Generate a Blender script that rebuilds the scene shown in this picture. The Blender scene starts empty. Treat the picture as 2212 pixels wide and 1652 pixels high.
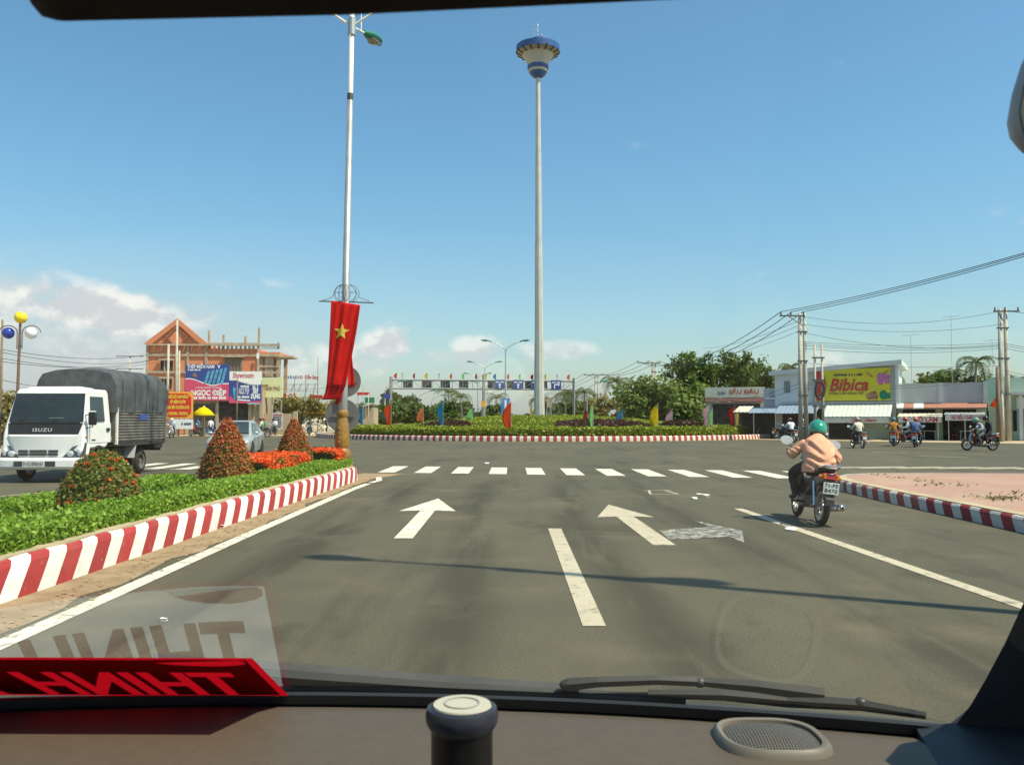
import bpy, bmesh, math, random
import numpy as np
from mathutils import Vector, Matrix
rnd = random.Random(7)
sc = bpy.context.scene
col = sc.collection
R = math.radians
# ---------------------------------------------------------------- camera
F, CX, CY, H = 1877.5, 1106.0, 826.0, 1.5          # focal length and centre in the photograph's viewing pixels
PITCH = math.atan(81.2 / F)
cam = bpy.data.cameras.new("camera"); cam_o = bpy.data.objects.new("camera", cam); col.objects.link(cam_o)
cam.sensor_width = 36.0; cam.lens = 36.0 * F / 2212.0
cam.clip_start = 0.01; cam.clip_end = 6000
cam.dof.use_dof = True; cam.dof.focus_distance = 28.0; cam.dof.aperture_fstop = 20.0
cam_o.location = (0, 0, H); cam_o.rotation_euler = (R(90) + PITCH, 0, 0)
sc.camera = cam_o
# ---------------------------------------------------------------- sun and sky
SUN_EL, SUN_H = R(57), Vector((0.90, -0.44, 0)).normalized()
sun_dir = Vector((SUN_H.x * math.cos(SUN_EL), SUN_H.y * math.cos(SUN_EL), math.sin(SUN_EL)))
sl = bpy.data.lights.new("sun", 'SUN'); sl.energy = 5.0; sl.angle = R(0.53); sl.color = (1.0, 0.89, 0.68)
so = bpy.data.objects.new("sun", sl); col.objects.link(so)
so.rotation_euler = sun_dir.to_track_quat('Z', 'Y').to_euler(); so.location = (40, -20, 80)
sc.view_settings.view_transform = 'Standard'; sc.view_settings.look = 'None'
sc.view_settings.exposure = 0.50; sc.view_settings.gamma = 1.0; sc.view_settings.use_curve_mapping = False
sc.cycles.max_bounces = 6; sc.cycles.transparent_max_bounces = 12; sc.cycles.use_denoising = True
sc.cycles.caustics_reflective = False; sc.cycles.caustics_refractive = False

class NT:                                            # small helper for node trees
    def __init__(s, nt): s.nt = nt; s.n = nt.nodes; s.l = nt.links
    def add(s, t, **kw):
        o = s.n.new(t)
        for k, v in kw.items(): setattr(o, k, v)
        return o
    def put(s, sock, val):
        if isinstance(val, bpy.types.NodeSocket): s.l.new(val, sock)
        elif val is not None: sock.default_value = val
    def math(s, op, a, b=None, c=None, clamp=False):
        o = s.add('ShaderNodeMath', operation=op, use_clamp=clamp)
        s.put(o.inputs[0], a)
        if b is not None: s.put(o.inputs[1], b)
        if c is not None: s.put(o.inputs[2], c)
        return o.outputs[0]
    def mix(s, f, a, b, mode='MIX'):
        o = s.add('ShaderNodeMix', data_type='RGBA', blend_type=mode); o.clamp_factor = True
        s.put(o.inputs[0], f); s.put(o.inputs[6], rgba(a)); s.put(o.inputs[7], rgba(b))
        return o.outputs[2]
    def noise(s, vec, scale, detail=4, rough=.55, dist=0.0):
        o = s.add('ShaderNodeTexNoise'); s.put(o.inputs['Vector'], vec)
        o.inputs['Scale'].default_value = scale; o.inputs['Detail'].default_value = detail
        o.inputs['Roughness'].default_value = rough; o.inputs['Distortion'].default_value = dist
        return o.outputs[0]
    def step(s, x, a, b):
        o = s.add('ShaderNodeMapRange', interpolation_type='SMOOTHSTEP')
        s.put(o.inputs[0], x); o.inputs[1].default_value = a; o.inputs[2].default_value = b
        return o.outputs[0]
    def xyz(s, x, y, z):
        o = s.add('ShaderNodeCombineXYZ')
        for k, v in enumerate((x, y, z)): s.put(o.inputs[k], v)
        return o.outputs[0]
def rgba(c):
    if isinstance(c, tuple) and len(c) == 3: return (*c, 1.0)
    return c

w = bpy.data.worlds.new("World"); sc.world = w; w.use_nodes = True
t = NT(w.node_tree); t.n.clear()
sky = t.add('ShaderNodeTexSky', sky_type='NISHITA'); sky.sun_disc = False
sky.sun_elevation = SUN_EL; sky.sun_rotation = math.atan2(SUN_H.x, SUN_H.y)
sky.air_density = 1.0; sky.dust_density = 1.2; sky.ozone_density = 2.0; sky.altitude = 0
tc = t.add('ShaderNodeTexCoord').outputs['Generated']
sp = t.add('ShaderNodeSeparateXYZ'); t.put(sp.inputs[0], tc)
az = t.math('ARCTAN2', sp.outputs[0], sp.outputs[1]); el = t.math('ARCSINE', sp.outputs[2])
def blob(a, e, wa, we, amp):                         # a bank of cloud round one compass bearing and height
    x = t.math('DIVIDE', t.math('SUBTRACT', az, a), wa); y = t.math('DIVIDE', t.math('SUBTRACT', el, e), we)
    d = t.math('ADD', t.math('MULTIPLY', x, x), t.math('MULTIPLY', y, y))
    return t.math('MULTIPLY', t.math('POWER', 2.718, t.math('MULTIPLY', d, -1.0)), amp)
def pe(u, v): return math.atan((u - CX) / F), math.atan((907 - v) / F * math.cos(math.atan((u - CX) / F)))
bank = None
for (u, v, wu, wv, amp) in [(-20, 640, 130, 75, .85), (120, 670, 150, 60, .66), (330, 690, 180, 52, .70), (500, 720, 120, 40, .40), (150, 760, 340, 85, .42), (640, 775, 56, 44, .64),
                            (700, 760, 64, 54, .64), (835, 745, 56, 38, .72), (800, 795, 120, 45, .40), (1030, 760, 54, 42, .70), (930, 775, 60, 30, .42), (1000, 800, 120, 30, .30),
                            (1205, 757, 95, 24, .62), (560, 612, 120, 22, .26), (470, 655, 150, 20, .24), (1640, 585, 32, 22, .36), (620, 298, 36, 26, .27), (1850, 790, 300, 60, .30), (2150, 455, 300, 60, .16)]:
    a, e = pe(u, v)
    bl = blob(a, e, wu / F, wv / F, amp)
    bank = bl if bank is None else t.math('MAXIMUM', bank, bl)
# the same low cumulus goes on all round the horizon outside the frame
sv = t.xyz(t.math('MULTIPLY', az, 1.0), t.math('MULTIPLY', el, 1.35), 0.37)
ring = t.math('MULTIPLY', t.step(t.noise(sv, 2.6, 2), .40, .62), blob(0, .075, 50, .075, .42))
away = t.step(t.math('ABSOLUTE', az), .58, .80)
bank = t.math('MAXIMUM', bank, t.math('MULTIPLY', ring, away))
n1 = t.noise(sv, 13, 7, .56, .2)
n2 = t.noise(t.xyz(t.math('MULTIPLY', az, 1.0), t.math('ADD', t.math('MULTIPLY', el, 1.35), .018), .37), 13, 7, .56, .2)
dens = t.math('ADD', bank, t.math('MULTIPLY', t.math('SUBTRACT', n1, .5), 1.25))
cover = t.step(dens, .25, .60)
soft = t.noise(sv, 5, 3, .5)
cover = t.math('MULTIPLY', cover, t.math('ADD', .55, t.math('MULTIPLY', t.step(soft, .38, .62), .45)))
shade = t.step(t.math('SUBTRACT', n1, n2), -.07, .10)
ccol = t.mix(shade, (4.0, 4.1, 4.3), (5.7, 5.6, 5.4))
lift = t.step(el, .33, .0)                           # moist air near the horizon
hue = t.mix(lift, (0.71, 1.01, 1.02), (0.84, .92, .86))
base = t.mix(1.0, sky.outputs[0], hue, 'MULTIPLY')
ha, he = pe(150, 800); hz1 = blob(ha, he, 520 / F, 150 / F, .80); ha, he = pe(1100, 890); hz2 = blob(ha, he, 1600 / F, 95 / F, .45)
base = t.mix(t.math('MAXIMUM', hz1, hz2), base, (3.6, 3.7, 3.85))
out = t.mix(cover, base, ccol)
bg = t.add('ShaderNodeBackground'); t.put(bg.inputs[0], out); bg.inputs[1].default_value = 0.13
t.l.new(bg.outputs[0], t.add('ShaderNodeOutputWorld').inputs[0])

# ---------------------------------------------------------------- placing by what the photograph shows, at a real distance
def ray(u, v):
    x = (u - CX) / F; y = (CY - v) / F
    return Vector((x, math.cos(PITCH) - y * math.sin(PITCH), math.sin(PITCH) + y * math.cos(PITCH)))
def at(u, v, Y): r = ray(u, v); k = Y / r.y; return Vector((r.x * k, Y, H + r.z * k))
def gnd(u, v, z=0.0): r = ray(u, v); k = (z - H) / r.z; return Vector((r.x * k, r.y * k, z))

# ---------------------------------------------------------------- materials
MATS = {}
def M(name, c, rough=.65, metal=0.0, var=.16, scale=6.0, bump=0.0, bscale=None, spec=.4, dirt=0.0, coat=0.0, c2=None, world=False):
    if name in MATS: return MATS[name]
    m = bpy.data.materials.new(name); m.use_nodes = True; t = NT(m.node_tree)
    b = t.n['Principled BSDF']
    v = t.add('ShaderNodeNewGeometry').outputs['Position'] if world else t.add('ShaderNodeTexCoord').outputs['Object']
    lo = tuple(max(0, x * (1 - var)) for x in c); hi = tuple(min(.95, x * (1 + var)) for x in (c2 or c))
    f = t.step(t.noise(v, scale, 6, .6), .30, .70)
    cc = t.mix(f, lo, hi)
    if dirt: cc = t.mix(t.math('MULTIPLY', t.step(t.noise(v, scale * .35, 5, .65), .48, .75), dirt), cc, (.16, .12, .08))
    t.put(b.inputs['Base Color'], cc)
    b.inputs['Roughness'].default_value = rough; b.inputs['Metallic'].default_value = metal
    b.inputs['Specular IOR Level'].default_value = spec; b.inputs['Coat Weight'].default_value = coat
    if bump:
        bp = t.add('ShaderNodeBump'); bp.inputs['Strength'].default_value = bump; bp.inputs['Distance'].default_value = .02
        t.put(bp.inputs['Height'], t.noise(v, bscale or scale * 4, 6, .6)); t.put(b.inputs['Normal'], bp.outputs[0])
    MATS[name] = m; return m
def LEAF(name, a, b_, c=None, trans=.35):
    """leaves: every leaf its own tone"""
    if name in MATS: return MATS[name]
    m = bpy.data.materials.new(name); m.use_nodes = True; t = NT(m.node_tree); t.n.clear()
    g = t.add('ShaderNodeNewGeometry'); r = g.outputs['Random Per Island']
    cc = t.mix(r, a, b_)
    if c: cc = t.mix(t.step(t.noise(g.outputs['Position'], 1.3, 3), .42, .62), cc, c)
    d = t.add('ShaderNodeBsdfPrincipled'); t.put(d.inputs['Base Color'], cc); d.inputs['Roughness'].default_value = .5; d.inputs['Specular IOR Level'].default_value = .35
    tr = t.add('ShaderNodeBsdfTranslucent'); t.put(tr.inputs[0], t.mix(1.0, cc, (1.15, 1.2, .6), 'MULTIPLY'))
    mx = t.add('ShaderNodeMixShader'); mx.inputs[0].default_value = trans
    t.l.new(d.outputs[0], mx.inputs[1]); t.l.new(tr.outputs[0], mx.inputs[2])
    t.l.new(mx.outputs[0], t.add('ShaderNodeOutputMaterial').inputs[0])
    MATS[name] = m; return m
def CLOTH(name, c, trans=.3):
    if name in MATS: return MATS[name]
    m = bpy.data.materials.new(name); m.use_nodes = True; t = NT(m.node_tree); t.n.clear()
    v = t.add('ShaderNodeTexCoord').outputs['Object']
    cc = t.mix(t.step(t.noise(v, 3, 4), .3, .7), tuple(x * .88 for x in c), tuple(min(.95, x * 1.08) for x in c))
    d = t.add('ShaderNodeBsdfDiffuse'); t.put(d.inputs[0], cc); tr = t.add('ShaderNodeBsdfTranslucent'); t.put(tr.inputs[0], cc)
    mx = t.add('ShaderNodeMixShader'); mx.inputs[0].default_value = trans
    t.l.new(d.outputs[0], mx.inputs[1]); t.l.new(tr.outputs[0], mx.inputs[2])
    t.l.new(mx.outputs[0], t.add('ShaderNodeOutputMaterial').inputs[0])
    MATS[name] = m; return m

# ---------------------------------------------------------------- mesh helpers
class B:
    def __init__(s): s.v = []; s.f = []
    def add(s, vs, fs):
        o = len(s.v); s.v += [tuple(p) for p in vs]; s.f += [tuple(i + o for i in f) for f in fs]; return s
    def box(s, x0, x1, y0, y1, z0, z1):
        return s.add([(x0, y0, z0), (x1, y0, z0), (x1, y1, z0), (x0, y1, z0), (x0, y0, z1), (x1, y0, z1), (x1, y1, z1), (x0, y1, z1)],
                     [(3, 2, 1, 0), (4, 5, 6, 7), (0, 1, 5, 4), (1, 2, 6, 5), (2, 3, 7, 6), (3, 0, 4, 7)])
    def quad(s, a, b, c, d): return s.add([a, b, c, d], [(0, 1, 2, 3)])
    def tube(s, pts, r, n=8, cap=True):
        pts = [Vector(p) for p in pts]; rr = r if isinstance(r, (list, tuple)) else [r] * len(pts)
        vs, fs = [], []; ref = None
        for i, p in enumerate(pts):
            d = (pts[min(i + 1, len(pts) - 1)] - pts[max(i - 1, 0)]).normalized()
            if ref is None: ref = d.orthogonal().normalized()
            ref = (ref - d * ref.dot(d))
            ref = ref.normalized() if ref.length > 1e-6 else d.orthogonal().normalized()
            q = d.cross(ref)
            for k in range(n):
                a = 2 * math.pi * k / n
                vs.append(p + (ref * math.cos(a) + q * math.sin(a)) * rr[i])
        for i in range(len(pts) - 1):
            for k in range(n):
                a = i * n + k; b = i * n + (k + 1) % n
                fs.append((a, b, b + n, a + n))
        if cap: fs.append(tuple(range(n - 1, -1, -1))); fs.append(tuple(range(len(vs) - n, len(vs))))
        return s.add(vs, fs)
    def lathe(s, prof, n=16, c=(0, 0, 0), cap=True):
        vs, fs = [], []
        for (r, z) in prof:
            for k in range(n):
                a = 2 * math.pi * k / n; vs.append((c[0] + r * math.cos(a), c[1] + r * math.sin(a), c[2] + z))
        for i in range(len(prof) - 1):
            for k in range(n):
                a = i * n + k; b = i * n + (k + 1) % n; fs.append((a, b, b + n, a + n))
        if cap: fs.append(tuple(range(n - 1, -1, -1))); fs.append(tuple(range(len(vs) - n, len(vs))))
        return s.add(vs, fs)
    def ball(s, c, r, n=12, m=8):
        r = r if isinstance(r, (tuple, list)) else (r, r, r); vs, fs = [], []
        for j in range(m + 1):
            th = math.pi * j / m
            for k in range(n):
                a = 2 * math.pi * k / n
                vs.append((c[0] + r[0] * math.sin(th) * math.cos(a), c[1] + r[1] * math.sin(th) * math.sin(a), c[2] + r[2] * math.cos(th)))
        for j in range(m):
            for k in range(n):
                a = j * n + k; b = j * n + (k + 1) % n; fs.append((a, a + n, b + n, b))
        return s.add(vs, fs)
    def prism(s, poly, f0, f1):
        """poly of 2-d points; f0, f1 map a point to the two ends"""
        n = len(poly); vs = [f0(*p) for p in poly] + [f1(*p) for p in poly]
        fs = [tuple(range(n)), tuple(range(2 * n - 1, n - 1, -1))] + [(i, i + n, (i + 1) % n + n, (i + 1) % n) for i in range(n)]
        return s.add(vs, fs)
    def loft(s, secs, closed=True, cap=True):
        n = len(secs[0]); vs = [p for q in secs for p in q]; fs = []
        for i in range(len(secs) - 1):
            for k in range(n if closed else n - 1):
                a = i * n + k; b = i * n + (k + 1) % n; fs.append((a, b, b + n, a + n))
        if cap and closed: fs.append(tuple(range(n - 1, -1, -1))); fs.append(tuple(range(len(vs) - n, len(vs))))
        return s.add(vs, fs)
    def mesh(s, name, smooth=False):
        me = bpy.data.meshes.new(name); me.from_pydata(s.v, [], s.f); me.validate()
        bm = bmesh.new(); bm.from_mesh(me); bmesh.ops.recalc_face_normals(bm, faces=bm.faces); bm.to_mesh(me); bm.free()
        if smooth:
            me.polygons.foreach_set('use_smooth', [True] * len(me.polygons))
        me.update(); return me
    def build(s, name, mat, parent=None, smooth=False, bevel=0, seg=2, subd=0):
        me = s.mesh(name, smooth)
        return obj(name, me, mat, parent, bevel, seg, subd)
def obj(name, me, mat, parent=None, bevel=0, seg=2, subd=0):
    o = bpy.data.objects.new(name, me); col.objects.link(o)
    if mat is not None and not me.materials: me.materials.append(mat)
    if parent is not None: o.parent = parent
    if bevel:
        b = o.modifiers.new('bevel', 'BEVEL'); b.width = bevel; b.segments = seg; b.limit_method = 'ANGLE'; b.angle_limit = R(30)
    if subd:
        b = o.modifiers.new('subd', 'SUBSURF'); b.levels = subd; b.render_levels = subd
    if bevel or len(me.polygons) > 40:
        try: me.set_sharp_from_angle(angle=R(38))
        except Exception: pass
    return o
def empty(name, loc=(0, 0, 0), rz=0.0, scale=1.0):
    o = bpy.data.objects.new(name, None); col.objects.link(o); o.location = loc; o.rotation_euler = (0, 0, rz); o.scale = (scale,) * 3
    o.empty_display_size = .1
    return o
def tag(o, label, cat, group=None):
    o['label'] = label; o['category'] = cat
    if group: o['group'] = group
    return o
def struct(o): o['kind'] = 'structure'; return o
def stuff(o): o['kind'] = 'stuff'; return o
def copy_tree(o, parent=None):
    c = o.copy(); col.objects.link(c)
    if parent is not None: c.parent = parent
    for ch in list(o.children): copy_tree(ch, c)
    return c
def text_mesh(s, size, bold=0.0, shear=0.0, extrude=0.0, width=None, space=1.0, align='CENTER'):
    """letters lying in x-z, reading from -y"""
    cu = bpy.data.curves.new('letters', 'FONT'); cu.body = s; cu.size = size; cu.align_x = align; cu.align_y = 'CENTER'
    cu.offset = bold; cu.shear = shear; cu.extrude = extrude; cu.resolution_u = 3; cu.space_character = space
    o = bpy.data.objects.new('letters', cu); col.objects.link(o)
    dg = bpy.context.evaluated_depsgraph_get(); me = bpy.data.meshes.new_from_object(o.evaluated_get(dg))
    bpy.data.objects.remove(o); bpy.data.curves.remove(cu)
    n = len(me.vertices); a = np.empty(n * 3, 'f'); me.vertices.foreach_get('co', a); a = a.reshape(-1, 3)
    if width and n:
        w_ = a[:, 0].max() - a[:, 0].min(); a[:, 0] *= width / max(w_, 1e-6)
    a[:, 1] = np.clip(a[:, 1], -size * .9, size * .9)                 # font outlines can throw a spike
    b = np.stack([a[:, 0], -a[:, 2], a[:, 1]], 1)
    me.vertices.foreach_set('co', b.astype('f').ravel()); me.update(); me.materials.clear(); return me
def letters(s, size, mat, parent, loc, name='lettering', rz=0.0, **kw):
    o = obj(name, text_mesh(s, size, **kw), mat, parent); o.location = loc; o.rotation_euler = (0, 0, rz); return o
def leaf_mesh(name, P, size, up=.35, seed=1, aspect=1.7, N=None, fold=.25):
    """one small folded leaf (2 quads) at every point of P, scattered normals leaning to N or up"""
    rs = np.random.RandomState(seed); P = np.asarray(P, 'f'); n = len(P)
    nr = rs.normal(size=(n, 3)); nr /= np.linalg.norm(nr, axis=1, keepdims=True) + 1e-9
    if N is not None: nr = nr * .75 + np.asarray(N) * .7
    nr[:, 2] += up; nr /= np.linalg.norm(nr, axis=1, keepdims=True) + 1e-9
    a = rs.normal(size=(n, 3)); a -= nr * (a * nr).sum(1, keepdims=True); a /= np.linalg.norm(a, axis=1, keepdims=True) + 1e-9
    b = np.cross(nr, a); s = (size * rs.uniform(.65, 1.3, n))[:, None]
    L = a * s * aspect * .5; W = b * s * .5; D = nr * s * fold * .5
    V = np.stack([P - L, P + W + D, P + L, P - W + D], 1)          # rhombic leaf, folded on its midrib
    V = V.reshape(-1, 3)
    i = np.arange(n) * 4
    tri = np.stack([i, i + 1, i + 2, i, i + 2, i + 3], 1).reshape(-1)
    me = bpy.data.meshes.new(name); me.vertices.add(n * 4); me.vertices.foreach_set('co', V.astype('f').ravel())
    me.loops.add(n * 6); me.loops.foreach_set('vertex_index', tri.astype('i'))
    me.polygons.add(n * 2); me.polygons.foreach_set('loop_start', (np.arange(n * 2) * 3).astype('i'))
    me.update(calc_edges=True); return me
# ================================================================ the setting
def asphalt(name, c=(.091, .084, .056)):
    m = bpy.data.materials.new(name); m.use_nodes = True; t = NT(m.node_tree); b = t.n['Principled BSDF']
    v = t.add('ShaderNodeNewGeometry').outputs['Position']
    s = t.add('ShaderNodeSeparateXYZ'); t.put(s.inputs[0], v)
    fine = t.noise(v, 55, 5, .7); mid = t.noise(v, 1.1, 6, .6); big = t.noise(v, .16, 4, .55)
    streak = t.noise(t.xyz(t.math('MULTIPLY', s.outputs[0], 1.5), t.math('MULTIPLY', s.outputs[1], .07), 0.0), 1.0, 5, .6)
    cc = t.mix(t.step(fine, .28, .72), tuple(x * .62 for x in c), tuple(x * 1.40 for x in c))
    cc = t.mix(t.math('MULTIPLY', t.step(mid, .42, .66), .35), cc, tuple(x * .70 for x in c))
    cc = t.mix(t.math('MULTIPLY', t.step(streak, .50, .68), .52), cc, (c[0] * .50, c[1] * .50, c[2] * .50))
    cc = t.mix(t.math('MULTIPLY', t.step(big, .42, .70), .40), cc, (c[0] * 1.4, c[1] * 1.34, c[2] * 1.22))
    # wheel-polished and oily patches
    oil = t.noise(t.xyz(t.math('MULTIPLY', s.outputs[0], 1.0), t.math('MULTIPLY', s.outputs[1], .45), 3.1), .8, 6, .62)
    cc = t.mix(t.math('MULTIPLY', t.step(oil, .56, .68), .55), cc, (c[0] * .48, c[1] * .47, c[2] * .46))
    for cx_, wd, am in ((-2.35, .32, .85), (-.55, .30, .75), (1.05, .30, .75), (2.75, .30, .65)):     # worn wheel paths of the two lanes
        wobx = t.math('ADD', s.outputs[0], t.math('MULTIPLY', t.math('SUBTRACT', t.noise(t.xyz(0.0, t.math('MULTIPLY', s.outputs[1], .12), cx_), 1.0, 2), .5), .9))
        dx = t.math('DIVIDE', t.math('SUBTRACT', wobx, cx_), wd); gau = t.math('POWER', 2.718, t.math('MULTIPLY', t.math('MULTIPLY', dx, dx), -1.0))
        pat = t.step(t.noise(t.xyz(t.math('MULTIPLY', s.outputs[0], 2.2), t.math('MULTIPLY', s.outputs[1], .22), cx_ + 5), 1.0, 6, .65), .36, .56)
        lim = t.math('MULTIPLY', t.step(s.outputs[1], 24, 18), am); cc = t.mix(t.math('MULTIPLY', t.math('MULTIPLY', gau, pat), lim), cc, (c[0] * .42, c[1] * .42, c[2] * .42))
    sw = t.noise(v, 130, 3, .8); cc = t.mix(t.math('MULTIPLY', t.step(sw, .60, .72), .5), cc, tuple(x * 2.3 for x in c)); cc = t.mix(t.math('MULTIPLY', t.step(sw, .40, .30), .6), cc, tuple(x * .35 for x in c))
    # fine cracks
    vo = t.add('ShaderNodeTexVoronoi', feature='DISTANCE_TO_EDGE'); vo.inputs['Scale'].default_value = .33
    wob = t.add('ShaderNodeVectorMath', operation='ADD'); t.put(wob.inputs[0], v)
    nz = t.add('ShaderNodeTexNoise'); nz.inputs['Scale'].default_value = 1.6; nz.inputs['Detail'].default_value = 5; t.put(nz.inputs['Vector'], v)
    t.put(wob.inputs[1], nz.outputs[1]); t.put(vo.inputs['Vector'], wob.outputs[0])
    cr = t.math('MULTIPLY', t.math('SUBTRACT', 1.0, t.step(vo.outputs[0], .0, .012)), t.step(t.noise(v, .25, 2), .55, .62))
    cc = t.mix(t.math('MULTIPLY', cr, .6), cc, (.02, .02, .018))
    # dust blown off the islands
    dust = t.math('MULTIPLY', t.step(t.noise(v, .5, 6, .65), .50, .78), .40)
    cc = t.mix(dust, cc, (.21, .165, .105))
    t.put(b.inputs['Base Color'], cc); b.inputs['Roughness'].default_value = .82; b.inputs['Specular IOR Level'].default_value = .25
    bp = t.add('ShaderNodeBump'); bp.inputs['Strength'].default_value = .55; bp.inputs['Distance'].default_value = .006
    t.put(bp.inputs['Height'], fine); t.put(b.inputs['Normal'], bp.outputs[0])
    return m
def worn_paint(name, c, wear=.62, amount=.75, under=(.06, .058, .05), scale=6.0):
    m = bpy.data.materials.new(name); m.use_nodes = True; t = NT(m.node_tree); b = t.n['Principled BSDF']
    v = t.add('ShaderNodeNewGeometry').outputs['Position']
    cc = t.mix(t.step(t.noise(v, 30, 4), .3, .7), tuple(x * .85 for x in c), c)
    cc = t.mix(t.math('MULTIPLY', t.step(t.noise(v, scale, 8, .72, .6), wear - .09, wear + .05), amount), cc, under)
    cc = t.mix(t.math('MULTIPLY', t.step(t.noise(v, 1.2, 4, .6), .42, .72), .30), cc, (.30, .25, .17))
    t.put(b.inputs['Base Color'], cc); b.inputs['Roughness'].default_value = .75; b.inputs['Specular IOR Level'].default_value = .3
    return m
def dirt_mat(name, a, b_, scale=1.2):
    m = bpy.data.materials.new(name); m.use_nodes = True; t = NT(m.node_tree); b = t.n['Principled BSDF']
    v = t.add('ShaderNodeNewGeometry').outputs['Position']
    cc = t.mix(t.step(t.noise(v, scale, 7, .65), .34, .66), a, b_)
    cc = t.mix(t.math('MULTIPLY', t.step(t.noise(v, 38, 5, .7), .5, .75), .5), cc, tuple(x * .55 for x in a))
    t.put(b.inputs['Base Color'], cc); b.inputs['Roughness'].default_value = .95; b.inputs['Specular IOR Level'].default_value = .1
    bp = t.add('ShaderNodeBump'); bp.inputs['Strength'].default_value = .8; bp.inputs['Distance'].default_value = .02
    t.put(bp.inputs['Height'], t.noise(v, 26, 6, .7)); t.put(b.inputs['Normal'], bp.outputs[0]); return m
def sheet(name, poly, z, mat, parent=None, fine=0.0):
    me = bpy.data.meshes.new(name); me.from_pydata([(x, y, z) for x, y in poly], [], [tuple(range(len(poly)))])
    bm = bmesh.new(); bm.from_mesh(me); bmesh.ops.triangulate(bm, faces=bm.faces); bmesh.ops.recalc_face_normals(bm, faces=bm.faces)
    for f in bm.faces:
        if f.normal.z < 0: f.normal_flip()
    bm.to_mesh(me); bm.free()
    return obj(name, me, mat, parent)
m_asph = asphalt('asphalt'); m_paint = worn_paint('road_paint', (.72, .68, .56), .61)
m_old = worn_paint('old_road_paint', (.42, .41, .36), .50, .90, scale=9); m_tan = worn_paint('dusty_road_paint', (.52, .46, .34), .62)
m_sand = dirt_mat('roadside_sand', (.40, .31, .20), (.50, .40, .26)); m_field = dirt_mat('scrub_ground', (.13, .13, .06), (.24, .20, .11), .2)
m_dirt = dirt_mat('kerbside_dirt', (.27, .19, .115), (.37, .275, .17), 3.0); m_soil = dirt_mat('planting_soil', (.10, .075, .05), (.16, .12, .08), 4)
struct(sheet('ground', [(-2500, -600), (2500, -600), (2500, 5000), (-2500, 5000)], -.05, m_field))
road = struct(sheet('road', [(-160, -40), (160, -40), (160, 75), (60, 130), (40, 1500), (-30, 1500), (-60, 130), (-160, 80)], 0, m_asph))
struct(sheet('left_roadside', [(-15, -40), (-16.5, 28), (-42, 76), (-33, 80.5), (-17, 83), (-13, 110), (-13, 1500), (-400, 1500), (-400, -40)], .012, m_sand))
struct(sheet('right_roadside', [(17, 68), (32.4, 55), (75, 29), (200, -20), (400, 100), (400, 1500), (32, 1500), (30, 110), (20, 84)], .012, m_sand))
# --- painted markings (parts of the road)
def mark(name, poly, mat=None, z=.005): return sheet(name, poly, z, mat or m_paint, road)
def strip(name, pts, wd, mat=None, z=.005):
    L = []; Rr = []
    for i, p in enumerate(pts):
        a = Vector(pts[max(i - 1, 0)]); b = Vector(pts[min(i + 1, len(pts) - 1)]); d = (b - a).normalized(); nn = Vector((-d.y, d.x)) * wd / 2
        L.append((p[0] + nn.x, p[1] + nn.y)); Rr.append((p[0] - nn.x, p[1] - nn.y))
    return mark(name, L + Rr[::-1], mat, z)
for k in list(range(-16, -7)) + list(range(-4, 8)):
    x = .67 + 1.07 * k; y = 25.85 - .235 * x
    mark('crosswalk_stripe', [(x - .25, y - 1.65), (x + .25, y - 1.72), (x + .25, y + 1.62), (x - .25, y + 1.69)])
strip('edge_line', [(-3.42, -8), (-3.42, 6), (-3.46, 12), (-3.46, 19), (-3.40, 20.6)], .17)
strip('edge_line', [(-3.38, 20.9), (-3.30, 21.7), (-3.5, 22.9)], .15)
strip('edge_line', [(4.20, -8), (4.12, 7), (3.95, 11.5), (3.83, 14.8)], .16, m_tan)
mark('lane_dash', [(.50, 12.1), (.68, 12.1), (.685, 6.4), (.515, 6.4)], m_tan); mark('lane_dash', [(.52, 1.5), (.69, 1.5), (.69, -4), (.52, -4)], m_tan)
def arrow(x, y0, y1, yh, wd, hw, lean=0.0, mat=None):
    mark('lane_arrow', [(x - wd / 2, y0), (x + wd / 2, y0), (x + wd / 2 + lean * .6, yh), (x + hw + lean * .6, yh - .1), (x + lean, y1), (x - hw + lean * .6, yh - .1), (x - wd / 2 + lean * .6, yh)], mat)
arrow(-1.38, 11.1, 16.7, 14.5, .24, .47, -.03)
arrow(1.83, 10.5, 15.5, 13.6, .27, .44, -.12, m_tan)
mark('faded_arrow', [(1.98, 10.95), (2.80, 11.25), (2.84, 10.7), (3.12, 11.85), (2.72, 13.1), (2.78, 12.3), (2.0, 11.9)], m_old, .0045)
c0 = gnd(1424, 1063)                                                  # chalk outline left on the lane
for a_, b_ in (((-.26, -.5), (-.14, .5)), ((.30, -.5), (.20, .5)), ((-.26, -.5), (.30, -.5)), ((-.26, .5), (.36, .5))):
    strip('chalk_mark', [(c0.x + a_[0], c0.y + a_[1]), (c0.x + b_[0], c0.y + b_[1])], .05, m_tan, .0045)
for k in range(9):                                                    # crossing of the right-hand road
    x = 9.6 + k * 1.15; y = 27.6 - k * .12
    mark('crosswalk_stripe', [(x, y), (x + .12, y - .42), (x + 3.1, y + .15), (x + 3.0, y + .57)], m_tan)
for (u0, v0, u1, v1, wd) in ((2155, 1063, 2400, 1069, .10), (1985, 985, 2090, 988, .15), (1880, 976, 1960, 979, .15), (330, 1016, 440, 1009, .12), (0, 1072, 190, 1056, .10)):
    a = gnd(u0, v0); b = gnd(u1, v1); strip('lane_line', [(a.x, a.y), (b.x, b.y)], wd, m_tan, .0055)
# dirt swept along the median kerb, ragged edge
rr = random.Random(3); edge = [(-3.62 + rr.uniform(-.08, .10), -3 + i * .5) for i in range(52)]
struct(sheet('kerbside_dirt', [(-4.6, -3)] + edge + [(-3.2, 23.4), (-3.0, 24.4), (-4.2, 24.6), (-4.6, 22)], .0035, m_dirt))
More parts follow.
